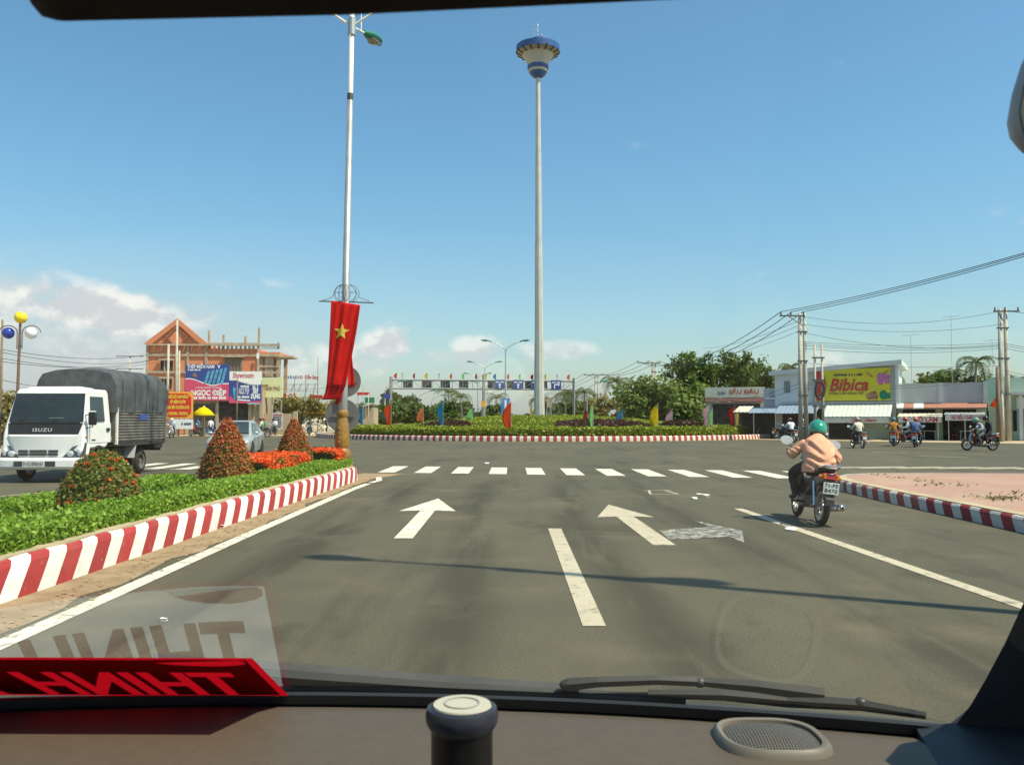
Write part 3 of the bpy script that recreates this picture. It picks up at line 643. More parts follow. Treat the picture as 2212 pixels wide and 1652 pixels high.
for k, (u, Y, v, wd, mt, lb) in enumerate(((2055, 92, 793, 6.4, L_tree, 'round dark tree behind the grey parapet'), (2020, 96, 803, 5.2, L_dry, 'olive green tree behind the parapet joint'), (2140, 92, 803, 6, L_tree, 'dark tree behind the thick utility pole'), (1962, 88, 822, 3.2, L_tree, 'small dark bush just over the parapet'), (1912, 96, 806, 4.0, L_dry, 'bush beside the white corner of the billboard building'))):
    tree(lb + ' of the shops', G(u, Y), hz_(v, Y), wd, mt, 60 + k, .35, .26, 1800, 14, group='trees behind the shops')
palm('coconut palm standing above the grey parapet of the shops', G(2103, 90), hz_(783, 90), 3.0, 70); palm('small coconut palm beside the thick utility pole', G(2060, 97), hz_(812, 97), 2.8, 71)
palm('coconut palm behind the green wall beyond the utility pole', G(2205, 88), hz_(828, 88), 2.8, 72); palm('coconut palm behind the white corner of the billboard building', G(1918, 92), hz_(818, 92), 2.6, 73)
palm('low coconut palm over the roof of the billboard building', G(1716, 99), hz_(795, 99), 2.4, 74)
rs = np.random.RandomState(77); W_ = []
for (u, v, nn, sp) in ((2155, 1078, 90, .16), (2175, 1076, 60, .14), (1992, 1039, 36, .10), (2010, 1048, 36, .12), (2030, 1046, 26, .12), (2090, 1050, 24, .10), (2132, 1076, 30, .12), (1940, 1033, 26, .12), (1895, 1026, 20, .1), (2200, 1072, 22, .14), (2100, 1072, 16, .08), (2195, 1064, 18, .12)):
    c_ = gnd(u, v, .21); W_.append(np.array([c_.x, c_.y, .215]) + np.abs(rs.normal(0, 1, (nn, 3))) * np.array([0, 0, .018]) + rs.normal(0, sp, (nn, 3)) * np.array([1.2, 1, 0]))
stuff(obj('weeds', leaf_mesh('weeds', np.concatenate(W_)[::2], .030, up=.9, seed=78, aspect=2.6), LEAF('weed_leaf', (.10, .12, .03), (.20, .17, .07), (.14, .20, .04))))
# far wood along the horizon: one mass
rs = np.random.RandomState(90); n = 26000; az_ = rs.uniform(-1.15, 1.15, n); dist = rs.uniform(300, 420, n); hh = 6 + 3.0 * np.sin(az_ * 37) + 2.5 * np.sin(az_ * 91 + 1) + 2 * np.sin(az_ * 213)
gap = np.clip(np.abs(az_ - .005) / .035, .15, 1)
P = np.stack([dist * np.sin(az_), dist * np.cos(az_), rs.uniform(0, 1, n) ** .6 * (hh * .8 + 2.5) * gap], 1)
stuff(obj('far_wood', leaf_mesh('far_wood', P, 2.4, up=.2, seed=91, aspect=1.3), L_dist))
# ================================================================ masts, lamps, poles, flags, gantry
m_galv = M('galvanised_steel', (.44, .45, .44), .42, .55, var=.12, scale=3); m_wsteel = M('white_steel', (.78, .78, .74), .4, var=.05)
m_gold = M('ochre_paint', (.27, .145, .028), .5, var=.25, scale=9, dirt=.25, bump=.2); m_dkg = M('dark_grey_metal', (.10, .10, .095), .55, .3)
m_green = M('green_lamp_shell', (.03, .22, .16), .35); m_bowl = M('lamp_bowl', (.30, .27, .26), .15, var=.1); m_signback = M('sign_back', (.20, .205, .205), .5, .35, var=.12, scale=3, dirt=.15)
m_mast = M('mast_paint', (.52, .51, .47), .5, .15, var=.08, scale=1.0, dirt=.12); m_blue = M('blue_paint', (.035, .10, .30), .45, var=.12); m_panel = M('lantern_panel', (.28, .25, .21), .4, var=.15)
m_lwhite = M('lantern_white', (.44, .43, .39), .5, var=.08); m_rib = M('lantern_rib', (.05, .055, .07), .5); m_concp = M('concrete_pole', (.44, .41, .34), .85, var=.15, scale=2, bump=.25, dirt=.2)
m_wire = M('cable_black', (.03, .032, .034), .6); m_ins = M('insulator', (.22, .12, .07), .3); m_wood = M('old_wood', (.20, .15, .10), .85, bump=.4)
m_cream = M('cream_white', (.80, .78, .70), .5, var=.05); m_whitep = M('white_print', (.82, .82, .80), .5, var=.04)
RED = CLOTH('star_flag_red', (.85, .024, .024), .55); DRED = CLOTH('flag_dark_red', (.55, .012, .015), .3); YEL = CLOTH('flag_star_yellow', (.90, .74, .12), .3)
def lamp_head(parent, p, d, size=.62):
    """street-lamp head: shell over a bowl, pointing along d"""
    d = Vector(d).normalized(); s_ = Vector((-d.y, d.x, 0)).normalized(); u_ = Vector((0, 0, 1)); b = B(); g = B()
    def sec(k, wd, hh, z): return [p + d * k * size + s_ * wd * math.cos(a) + u_ * (z + hh * math.sin(a)) for a in [2 * math.pi * i / 10 for i in range(10)]]
    b.loft([sec(-.5, .05, .05, 0), sec(-.25, .13, .09, .03), sec(.1, .19, .12, .05), sec(.38, .17, .10, .03), sec(.55, .06, .04, .0)])
    h = b.build('lamp_head', m_green, parent, smooth=True)
    g.loft([sec(-.15, .10, .02, -.03), sec(.1, .155, .05, -.07), sec(.36, .13, .04, -.05)]); g.build('bowl', m_bowl, h, smooth=True)
def lamp_post(label, base, top, arms, deco=False, pedestal=True, group=None, r0=.115, white_from=.84):
    t_ = empty('lamp_post', base); tag(t_, label, 'lamp post', group); T = Vector(top) - Vector(base); hgt = T.z
    P = lambda z: Vector((T.x * z / hgt, T.y * z / hgt, z))
    if pedestal:
        b = B(); b.lathe([(.27, -.05), (.27, .06), (.24, .10), (.175, .14), (.205, .22), (.225, .32), (.21, .42), (.155, .50), (.175, .56), (.19, .75), (.18, .95), (.145, 1.18), (.125, 1.26), (.145, 1.30), (.155, 1.36), (.14, 1.43), (.13, 1.45)], 20)
        b.build('pedestal', m_gold, t_, smooth=True)
        for k in range(4):                                              # relief strap on the pedestal
            bb = B(); bb.box(-.03, .03, -.205, -.165, .62 + k * .11, .69 + k * .11); o = bb.build('relief_block', m_gold, t_, bevel=.01); o.rotation_euler.z = -.25
    b = B(); z1 = hgt * white_from
    b.tube([P(.2), P(2), P(z1)], [r0, r0 * .92, r0 * .62], 14); b.build('lower_pole', m_galv, t_, smooth=True)
    b = B(); b.tube([P(z1 - .02), P(z1 + .02), P(hgt + 1.0)], [r0 * .66, r0 * .60, r0 * .5], 12); b.build('upper_pole', m_wsteel, t_, smooth=True)
    b = B(); b.tube([P(z1 - .10), P(z1 + .06)], r0 * .68, 12); b.build('joint_collar', m_dkg, t_)
    b = B(); b.tube([P(hgt - .22), P(hgt + .22)], r0 * .85, 12); b.build('arm_collar', m_galv, t_)
    for (dx, dy, ln, rise, head) in arms:
        q = P(hgt); d = Vector((dx, dy, 0)).normalized(); e = q + d * ln + Vector((0, 0, rise)); b = B(); b.tube([q, e], [.032, .03], 8); a_ = b.build('arm', m_wsteel, t_)
        b = B(); mid = q.lerp(e, .62); b.tube([mid, mid + Vector((0, 0, .65))], .018, 6); b.tube([mid + Vector((0, 0, .65)), P(hgt + .95)], .016, 6); b.build('strut', m_wsteel, t_)
        if head: lamp_head(t_, e + d * .25, d, .8)
    return t_, P
base = Vector(((739.5 - CX) / F * 21.75, 21.75, .30)); topp = at(760, 58, 21.75)
lp, LPf = lamp_post('tall lamp post with ochre turned pedestal, draped with a long red star flag', base, topp, ((-1, 0, .9, .62, 0), (1, 0, 1.25, .84, 0), (.35, .94, .75, .12, 1)))
# crossbar with wire globe above the flag
zb = at(742, 652, 21.75).z - base.z; c = LPf(zb); b = B(); L0 = at(689, 650.5, 21.75) - base; L1 = at(807, 654, 21.75) - base
b.tube([L0, L1], .016, 8); b.build('crossbar', m_dkg, lp)
for k in range(6):
    a = math.pi * k / 6; b = B(); pts = [c + Vector((math.cos(a) * .27 * math.sin(th) + .10 * math.sin(a * 2), math.sin(a) * .27 * math.sin(th), .22 - .22 * math.cos(th))) for th in [math.pi * i / 10 for i in range(11)]]
    pts += [c + Vector((-math.cos(a) * .27 * math.sin(th) + .10 * math.sin(a * 2), -math.sin(a) * .27 * math.sin(th), .22 - .22 * math.cos(th))) for th in [math.pi * i / 10 for i in range(10, -1, -1)]]
    b.tube(pts, .0065, 5); b.build('wire_hoop', m_dkg, lp)
b = B(); b.tube([c + Vector((-.62, 0, .02)), c + Vector((-.36, 0, .10)), c + Vector((-.27, 0, .24)), c + Vector((.27, 0, .24)), c + Vector((.36, 0, .10)), c + Vector((.60, 0, .02))], .008, 5); b.build('scroll_wire', m_dkg, lp)
# red flag with star, hung from the crossbar
def zf(x, y): return ((760 + x / 3.59) / 1.1718, (700 + y / 3.59) / 1.1718)
def cloth_grid(Lp, Rp, Y, nx, ny, rip, ph=0.0):
    V = []; 
    def interp(pl, t_):
        k = t_ * (len(pl) - 1); i = min(int(k), len(pl) - 2); f = k - i; return (pl[i][0] * (1 - f) + pl[i + 1][0] * f, pl[i][1] * (1 - f) + pl[i + 1][1] * f)
    for j in range(ny + 1):
        l = interp(Lp, j / ny); r = interp(Rp, j / ny)
        for i in range(nx + 1):
            s = i / nx; u = l[0] * (1 - s) + r[0] * s; v = l[1] * (1 - s) + r[1] * s
            p = at(*zf(u, v), Y); k = j / ny
            p.y += rip * (math.sin(s * 9 + ph + k * 1.2) * (.35 + .65 * k) - 1.6 * math.exp(-((s - .5) / .09) ** 2) * .6 + .5 * math.sin(s * 23 + k * 3)); V.append(p)
    Fc = [(j * (nx + 1) + i, j * (nx + 1) + i + 1, (j + 1) * (nx + 1) + i + 1, (j + 1) * (nx + 1) + i) for j in range(ny) for i in range(nx)]
    return V, Fc
fl = empty('star_flag', at(742, 652, 21.55)); tag(fl, 'long red flag with yellow star hanging from the lamp post crossbar', 'flag'); fo = Vector(fl.location)
def put_cloth(name, V, Fc, mat, parent, off):
    b = B(); b.add([v - off for v in V], Fc); o = b.build(name, mat, parent, smooth=True); s = o.modifiers.new('solid', 'SOLIDIFY'); s.thickness = .006; return o
V, Fc = cloth_grid([(281, 218), (268, 480), (254, 740), (237, 985)], [(546, 258), (515, 480), (468, 740), (412, 1002)], 21.55, 26, 34, .026)
put_cloth('cloth', V, Fc, RED, fl, fo)
def flag_pt(s, k):
    nx, ny = 26, 34; i = min(int(s * nx), nx - 1); j = min(int(k * ny), ny - 1); a = s * nx - i; c_ = k * ny - j; g = lambda i_, j_: V[j_ * (nx + 1) + i_]
    return (g(i, j).lerp(g(i + 1, j), a)).lerp(g(i, j + 1).lerp(g(i + 1, j + 1), a), c_)
star = [(.455 + (.30 if k % 2 == 0 else .125) * math.sin(math.pi * k / 5 + .06), .362 - (.098 if k % 2 == 0 else .041) * math.cos(math.pi * k / 5 + .06)) for k in range(10)]
b = B(); ctr = flag_pt(.455, .362); vs = []; fs = []
pts = []
for k in range(10):
    a = star[k]; c_ = star[(k + 1) % 10]
    for q in range(4): pts.append(flag_pt(a[0] + (c_[0] - a[0]) * q / 4, a[1] + (c_[1] - a[1]) * q / 4))
mid = [p.lerp(ctr, .5) for p in pts]
ss = []
for k in range(10):
    a = star[k]; c_ = star[(k + 1) % 10]
    for q in range(4): ss.append((a[0] + (c_[0] - a[0]) * q / 4, a[1] + (c_[1] - a[1]) * q / 4))
mid = [flag_pt(.455 + (s - .455) * .5, .362 + (k - .362) * .5) for s, k in ss]
vs = [p - fo + Vector((0, -.012, 0)) for p in pts + mid + [ctr]]; n = len(pts)
b.add(vs, [(i, (i + 1) % n, n + (i + 1) % n, n + i) for i in range(n)] + [(n + i, n + (i + 1) % n, 2 * n) for i in range(n)]); b.build('star', YEL, fl)
V2, F2 = cloth_grid([(400, 690), (405, 850), (405, 1000)], [(470, 700), (484, 850), (498, 995)], 21.98, 8, 12, .03, 1.0); put_cloth('rear_cloth', V2, F2, RED, fl, fo)
V2, F2 = cloth_grid([(236, 980), (225, 1050), (200, 1120)], [(412, 1000), (392, 1055), (368, 1112)], 21.60, 16, 8, .05, 2.0); put_cloth('hem_flap', V2, F2, DRED, fl, fo)
V2, F2 = cloth_grid([(325, 1085), (322, 1130), (316, 1160)], [(385, 1065), (365, 1130), (342, 1166)], 21.62, 6, 6, .02); put_cloth('hem_tail', V2, F2, DRED, fl, fo)
# two round road signs seen from behind
sp_ = empty('road_sign', ((744 - CX) / F * 22.25, 22.25, .3)); tag(sp_, 'pair of round road signs seen from their grey backs, behind the flag lamp post', 'road sign'); o0 = Vector(sp_.location)
b = B(); b.tube([(0, 0, -.1), (0, 0, at(746, 790, 22.25).z - .3)], .035, 10); b.build('post', m_galv, sp_)
for (u, v, rd) in ((741, 898, .43), (746, 824, .405)):
    q = at(u, v, 22.2) - o0; b = B(); b.prism([(rd * math.cos(2 * math.pi * i / 36), rd * math.sin(2 * math.pi * i / 36)) for i in range(36)], lambda x, z: (q.x + x, q.y - .05, q.z + z), lambda x, z: (q.x + x, q.y - .035, q.z + z))
    s = b.build('sign_plate', m_signback, sp_); b = B(); b.box(q.x - .3, q.x + .3, q.y - .09, q.y - .052, q.z - .03, q.z + .03); b.build('bracket', m_signback, s)
# lamp post on the paved island: outside the frame, its shadow lies across the lanes
lamp_post('tall lamp post standing on the brick-paved island', (7.25, 5.25, .2), (7.25, 5.25, 12.4), ((-.93, .36, 1.6, .25, 1), (.93, -.36, 1.6, .25, 1)), pedestal=True)
# ---------------------------------------------------------------- high mast of the roundabout
MX = (1165 - CX) / F * 81.6; zl = at(1163, 169, 81.6).z; mt = empty('high_mast', (MX, 81.6, 1.4)); tag(mt, 'tall grey mast with blue and white bowl-shaped lantern on the round island', 'light mast')
lx = (1163 - 1165) / F * 81.6
def mp(z, r): return [(MX * 0 + lx * z / zl + r * math.cos(2 * math.pi * (k + .5) / 10), r * math.sin(2 * math.pi * (k + .5) / 10), z - 1.4) for k in range(10)]
zs = at(1163, 740, 81.6).z
for k, (z0, r0, z1, r1) in enumerate(((1.2, .54, zs, .44), (zs - .3, .42, zs + 9.5, .355), (zs + 9.2, .335, zs + 18, .29), (zs + 17.7, .275, zl + .1, .225))):
    b = B(); b.loft([mp(z0, r0), mp(z1, r1)]); b.build('mast_section', m_mast, mt)
b = B(); b.lathe([(.62, 0), (.62, .12), (.50, .14)], 12); b.build('base_flange', m_mast, mt)
Z0 = zl - 1.4
def part(name, prof, mat, n=32): b = B(); b.lathe([(r, z + Z0) for r, z in prof], n, (lx, 0, 0)); return b.build(name, mat, mt, smooth=True)
part('bowl', [(.22, -.02), (.45, .08), (.70, .28), (.84, .55)], m_blue); part('white_band', [(.86, .54), (.90, .60), (.92, .80)], m_lwhite)
part('blue_band', [(.96, .78), (1.0, .84), (1.02, 1.14), (.98, 1.18)], m_blue); part('cone', [(.98, 1.16), (1.12, 1.55), (1.34, 1.95), (1.55, 2.22)], m_lwhite)
part('inner_soffit', [(1.0, 2.20), (2.02, 2.52)], m_rib); part('rim', [(1.9, 2.46), (2.06, 2.44), (2.08, 3.02), (1.9, 3.10)], m_blue, 40); part('cap', [(1.95, 3.08), (1.3, 3.22), (.66, 3.36)], m_blue); part('drum', [(.66, 3.34), (.66, 3.74), (.60, 3.78)], m_blue)
for k in range(16):
    a0, a1 = 2 * math.pi * (k + .12) / 16, 2 * math.pi * (k + .88) / 16; b = B(); f = lambda r, z, a: (lx + r * math.cos(a), r * math.sin(a), Z0 + z)
    b.add([f(1.58, 2.20, a0), f(1.58, 2.20, a1), f(2.02, 2.40, a1), f(2.02, 2.40, a0), f(1.58, 2.25, a0), f(1.58, 2.25, a1), f(2.02, 2.45, a1), f(2.02, 2.45, a0)], [(0, 1, 2, 3), (7, 6, 5, 4), (0, 4, 5, 1), (1, 5, 6, 2), (2, 6, 7, 3), (3, 7, 4, 0)]); b.build('lamp_panel', m_panel, mt)
    a = 2 * math.pi * k / 16; b = B(); b.tube([f(1.55, 2.17, a), f(2.07, 2.39, a), f(2.09, 2.6, a)], .045, 5); b.build('rib', m_rib, mt)
for (x, h0, r) in ((-.40, .75, .05), (0, .62, .04), (.32, .30, .07)):
    b = B(); b.tube([(lx + x, -.2, Z0 + 3.6), (lx + x, -.2, Z0 + 3.75 + h0)], r * .6, 6); b.ball((lx + x, -.2, Z0 + 3.75 + h0), r * 1.6, 8, 6); b.build('beacon', m_lwhite if x else m_galv, mt)
b = B(); b.tube([(lx - .02, -.2, Z0 + 3.7), (lx - .02, -.2, Z0 + 5.2)], .022, 6); b.ball((lx - .02, -.2, Z0 + 5.0), (.06, .06, .14), 8, 6); b.build('lightning_rod', m_wsteel, mt)
# ---------------------------------------------------------------- coloured flags standing on the island
FC = {'blue': (.02, .30, .52), 'orange': (.80, .11, .022), 'pale orange': (.82, .28, .10), 'green': (.16, .52, .12), 'pale green': (.42, .78, .32), 'yellow': (.80, .62, .015), 'red': (.50, .025, .025), 'pink': (.66, .45, .48), 'white': (.7, .72, .72)}
def island_Y(u, rad):
    k = (u - CX) / F; A = k * k + 1; Bq = -2 * (k * IC.x + IC.y); Cq = IC.x ** 2 + IC.y ** 2 - rad * rad; D = Bq * Bq - 4 * A * Cq
    return IC.y - rad * .5 if D < 0 else (-Bq - math.sqrt(D)) / (2 * A)
def feather(u, vt, vb, wd, colr, label, rad, shape=0, pole_top=None):
    Y = island_Y(u, rad); X = (u - CX) / F * Y; t_ = empty('festival_flag', (X, Y, 0.35)); tag(t_, label, 'flag', 'festival flags on the round island')
    zt, zbm, W = hz_(vt, Y) - .35, hz_(vb, Y) - .35, wd / F * Y; b = B(); b.tube([(0, 0, -.1), (0, 0, max(zt, hz_(pole_top, Y) - .35 if pole_top else 0) + .06)], .02, 6); b.build('pole', m_galv, t_)
    prof = [(0.03, 1), (-.35, .90), (-.80, .80), (-1, .66), (-.78, .52), (-.62, .38), (-.66, .22), (-.48, .09), (-.15, 0)] if shape == 0 else [(.03, 1), (-.45, .88), (-.85, .70), (-1, .50), (-.92, .30), (-.65, .12), (-.2, 0)]
    if shape == 2: prof = [(.03, 1), (-.5, .8), (-.8, .55), (-.95, .30), (-1, .10), (-.6, .0)]
    V = []; Fc = []; nx = 5
    for (px, pz) in prof:
        for i in range(nx + 1): s = i / nx; V.append((px * W * s + .015, math.sin(s * 5 + pz * 6 + u) * .07 * W * (.3 + s), zbm + (zt - zbm) * pz))
    n_ = nx + 1
    for j in range(len(prof) - 1):
        for i in range(nx): Fc.append((j * n_ + i, j * n_ + i + 1, (j + 1) * n_ + i + 1, (j + 1) * n_ + i))
    b = B(); b.add(V, Fc); o = b.build('cloth', CLOTH('flag_' + colr.replace(' ', '_'), FC[colr], .6), t_, smooth=True); s = o.modifiers.new('solid', 'SOLIDIFY'); s.thickness = .01
for a in ((784, 871, 921, 8, 'blue', 'narrow sky blue flag beside the round road signs', 18.2, 1, 830), (845, 869, 928, 18, 'orange', 'bright orange flag standing before the rounded trees on the island', 18.4, 0), (837, 884, 908, 12, 'blue', 'small blue flag half hidden behind the bright orange flag', 10, 1),
          (915, 878, 911, 17, 'pale orange', 'pale orange flag among the inner hedges', 11, 2), (957, 868, 925, 14, 'blue', 'deep blue flag under the gantry signs', 18.4, 0), (1021, 880, 906, 14, 'pale green', 'light green flag beside the central gantry post', 10, 2),
          (1104, 868, 930, 20, 'orange', 'wide red-orange flag with small white emblem in front of the blue banner', 18.4, 1), (1149, 875, 901, 5, 'yellow', 'thin yellow flag right beside the mast foot', 6, 1), (1269, 886, 906, 10, 'red', 'small dark red flag behind the purple bed', 9, 2),
          (1281, 870, 926, 9, 'pale green', 'tall pale green flag in front of the purple bed', 18.3, 1), (1344, 886, 907, 14, 'blue', 'small blue flag at the end of the purple bed', 9, 2), (1421, 872, 926, 19, 'yellow', 'broad mustard yellow flag below the power pole', 18.2, 1),
          (1452, 883, 913, 17, 'pink', 'dusty pink flag behind the mustard yellow flag', 13, 2), (1531, 875, 928, 17, 'pink', 'tall dusty pink flag touching a pale green flag', 18.1, 0), (1539, 882, 925, 9, 'pale green', 'pale green flag touching a tall pink flag', 17.4, 1),
          (1587, 876, 928, 17, 'red', 'tall red flag touching a yellow flag', 17.9, 0), (1595, 881, 927, 9, 'yellow', 'yellow flag touching a tall red flag', 17.2, 1)): feather(*a)
# ---------------------------------------------------------------- sign gantry over the far road
m_gsteel = M('gantry_steel', (.26, .27, .265), .6, .2, var=.15); m_bsign = M('sign_blue', (.03, .075, .30), .45, var=.08); m_gdark = M('sign_dark_back', (.07, .075, .075), .6); m_gback = M('sign_grid_back', (.15, .155, .155), .6, var=.25, scale=9)
GY0, GY1 = 136.0, 141.0; gx = lambda u: ((u - CX) / F * (GY0 + (GY1 - GY0) * (u - 843) / 397)); gy = lambda u: GY0 + (GY1 - GY0) * (u - 843) / 397
zT, zB = hz_(820, 136), hz_(838.5, 136)
ga = empty('sign_gantry', (gx(843.5), gy(843.5), 0)); tag(ga, 'grey steel truss gantry carrying direction signs over the far road', 'gantry'); go = Vector(ga.location)
gp = lambda u, z, dy=0.0: Vector((gx(u), gy(u) + dy, z)) - go
for u in (843.5, 1044, 1240):
    for dy in (0, 1.1): b = B(); b.tube([gp(u, -.1, dy), gp(u, zT + (1.0 if u == 1044 else .5), dy)], .17, 8); b.build('leg', m_gsteel, ga)
for z in (zT, zB):
    for dy in (0, 1.1): b = B(); b.tube([gp(846, z, dy), gp(1240, z, dy)], .11, 6); b.build('chord', m_gsteel, ga)
nb = 18
for k in range(nb + 1):
    u = 846 + (1240 - 846) * k / nb
    b = B(); b.tube([gp(u, zB), gp(u, zT)], .05, 5); b.tube([gp(u, zT), gp(u, zT, 1.1)], .04, 5); b.build('post_brace', m_gsteel, ga)
    if k < nb: u2 = 846 + (1240 - 846) * (k + 1) / nb; b = B(); b.tube([gp(u, zB if k % 2 else zT), gp(u2, zT if k % 2 else zB)], .045, 5); b.build('diagonal_brace', m_gsteel, ga)
def z4(x): return (960 + x / 4.424) / 1.1718
for (x0, x1) in ((260, 372), (470, 582), (682, 790), (890, 996)):
    a, c_ = gp(z4(x0), zB + .15, .6), gp(z4(x1), zT - .1, .6); b = B(); b.box(a.x, c_.x, a.y, a.y + .12, a.z, c_.z); s = b.build('sign_back', m_gback, ga)
    for q in range(4): b = B(); xx = a.x + (c_.x - a.x) * (q + .5) / 4; b.box(xx - .05, xx + .05, a.y - .06, a.y - .002, a.z, c_.z); b.build('stiffener', m_gdark, s)
for (x0, x1) in ((1212, 1290), (1428, 1500), (1630, 1705), (1838, 1885)):
    a, c_ = gp(z4(x0), zB + .1, .6), gp(z4(x1), zT - .1, .6); b = B(); b.box(a.x, c_.x, a.y, a.y + .1, a.z, c_.z); b.build('dark_panel', m_gdark, ga)
for k, (x0, x1, tx) in enumerate(((1294, 1405, 'CẦN THƠ'), (1500, 1612, 'CÀ MAU'), (1706, 1740, ''), (1925, 2036, 'VĨNH LONG'))):
    x1 = max(x1, x0 + 110); a, c_ = gp(z4(x0), zB + .05, -.2), gp(z4(x1), zT + .12, -.2); b = B(); b.box(a.x, c_.x, a.y, a.y + .1, a.z, c_.z); s = b.build('direction_sign', m_bsign, ga)
    cx_ = (a.x + c_.x) / 2
    if k < 3: arr = [(-.09, -.62), (.09, -.62), (.09, -.1), (.26, -.1), (0, .22), (-.26, -.1), (-.09, -.1)]
    else: arr = [(-.35, -.62), (-.17, -.62), (-.17, -.05), (.30, -.05), (.30, -.22), (.62, .05), (.30, .32), (.30, .14), (-.35, .14)]
    b = B(); zc = (a.z + c_.z) / 2 - .05; b.prism(arr, lambda x, z: (cx_ + x, a.y - .03, zc + z), lambda x, z: (cx_ + x, a.y - .004, zc + z)); b.build('arrow', m_whitep, s)
    b = B(); b.box(cx_ - .62, cx_ + .62, a.y - .03, a.y - .004, c_.z - .46, c_.z - .22); b.build('place_name', m_whitep, s) if False else None
    for q in range(7):                                                  # place name, letters too small to read
        b = B(); xx = cx_ - .66 + q * .19; b.box(xx, xx + (.14 if q != 3 else .02), a.y - .03, a.y - .004, c_.z - .48, c_.z - .24); b.build('letter', m_whitep, s)
a = gp(z4(1898), zB + .3, -.2); b = B(); b.prism([(.26 * math.cos(2 * math.pi * i / 20), .42 * math.sin(2 * math.pi * i / 20)) for i in range(20)], lambda x, z: (a.x + x, a.y, a.z + .5 + z), lambda x, z: (a.x + x, a.y + .05, a.z + .5 + z)); b.build('round_sign', m_whitep, ga)
for k, (x, cl) in enumerate(((195, 'orange'), (262, 'white'), (398, 'red'), (537, 'yellow'), (673, 'white'), (812, 'orange'), (950, 'pale green'), (1094, 'red'), (1200, 'yellow'), (1306, 'blue'), (1453, 'orange'), (1580, 'pale green'), (1725, 'red'), (1868, 'yellow'), (1998, 'white'), (2132, 'pale orange'))):
    u = z4(x); q = gp(u, zT + .1, 0) + go; t_ = empty('gantry_flag', q); tag(t_, {195: 'orange flag over the first gantry leg', 262: 'white flag beside the first orange flag on the gantry', 398: 'red flag over the first grey sign back', 537: 'yellow flag over the second grey sign back', 673: 'white flag over the third grey sign back', 812: 'broad orange flag past the third grey sign back', 950: 'pale green flag over the fourth grey sign back', 1094: 'dark red flag before the central gantry post', 1200: 'yellow flag just past the central gantry post', 1306: 'blue flag over the first blue direction sign', 1453: 'orange flag beside the street lamp pole on the gantry', 1580: 'pale green flag over the second blue direction sign', 1725: 'red flag next to the mast on the gantry', 1868: 'yellow flag just past the mast on the gantry', 1998: 'white flag over the turn-right sign', 2132: 'pale orange flag over the last gantry leg'}[x], 'flag', 'small flags along the top of the gantry')
    b = B(); b.tube([(0, 0, -.15), (0, 0, 1.05)], .02, 5); b.build('pole', m_gsteel, t_)
    b = B(); Wd = .36 if k % 3 else .5; b.add([(0, .0, 1.0), (-Wd * .6, .08, .85), (-Wd, .02, .55), (-Wd * .7, -.06, .2), (-.05, 0, .05), (0, 0, .5)], [(0, 1, 5), (1, 2, 5), (2, 3, 5), (3, 4, 5)]); o = b.build('cloth', CLOTH('flag_' + cl.replace(' ', '_'), FC[cl], .45), t_); s = o.modifiers.new('s', 'SOLIDIFY'); s.thickness = .01
# ---------------------------------------------------------------- far street lamps
def street_lamp(label, u, Y, vt, double, group='street lamps of the far road', hl=1.5):
    t_ = empty('street_lamp', G(u, Y)); tag(t_, label, 'street lamp', group); zt = hz_(vt, Y); b = B(); b.tube([(0, 0, -.1), (0, 0, zt - 1.3)], [.13, .07], 8); b.build('pole', m_galv, t_)
    for sg in ((-1, 1) if double else (1,)):
        b = B(); b.tube([(0, 0, zt - 1.35), (sg * .25, 0, zt - .85), (sg * 1.2, 0, zt - .35), (sg * 2.0, 0, zt - .12)], [.06, .05, .045, .04], 6); b.build('arm', m_galv, t_); lamp_head(t_, Vector((sg * 2.4, 0, zt - .02)), (sg, 0, .1), 1.25)
    return t_
sA = street_lamp('double-armed street lamp carrying a blue banner beside the mast', 1092, 108, 735, True); zz = hz_(860, 108), hz_(896, 108)
b = B(); b.box(-.55, .55, -.16, -.13, zz[1], zz[0]); bn = b.build('banner', M('banner_blue', (.06, .20, .48), .5, var=.25, scale=1.5), sA); b = B(); b.box(-.12, .14, -.165, -.162, zz[1], zz[0] - .2); b.build('banner_stripe', m_whitep, bn)
lbs = ['double-armed street lamp behind the central gantry post', 'double-armed street lamp whose heads show just over the gantry', 'far double-armed lamp under the gantry span', 'farther double-armed lamp under the gantry span', 'farthest double-armed lamp at the end of the road']
for k, (u, Y, v) in enumerate(((1047, 147, 781), (1032, 185, 806), (1052, 230, 826), (1062, 280, 842), (1070, 340, 854))): street_lamp(lbs[k], u, Y, v, True)
for k, (u, Y, v, lb) in enumerate(((832, 128, 823, 'single-armed lamp left of the first gantry leg'), (905, 150, 843, 'single-armed lamp with white-painted pole under the gantry'), (932, 180, 853, 'single-armed lamp beyond the blue flag'), (957, 215, 862, 'small single-armed lamp beyond the deep blue flag'), (1268, 118, 823, 'single-armed lamp with green head beside the last gantry leg'), (1188, 190, 862, 'small lamp just left of the mast foot'), (1180, 240, 872, 'tiny lamp left of the mast'))): street_lamp(lb, u, Y, v, False)
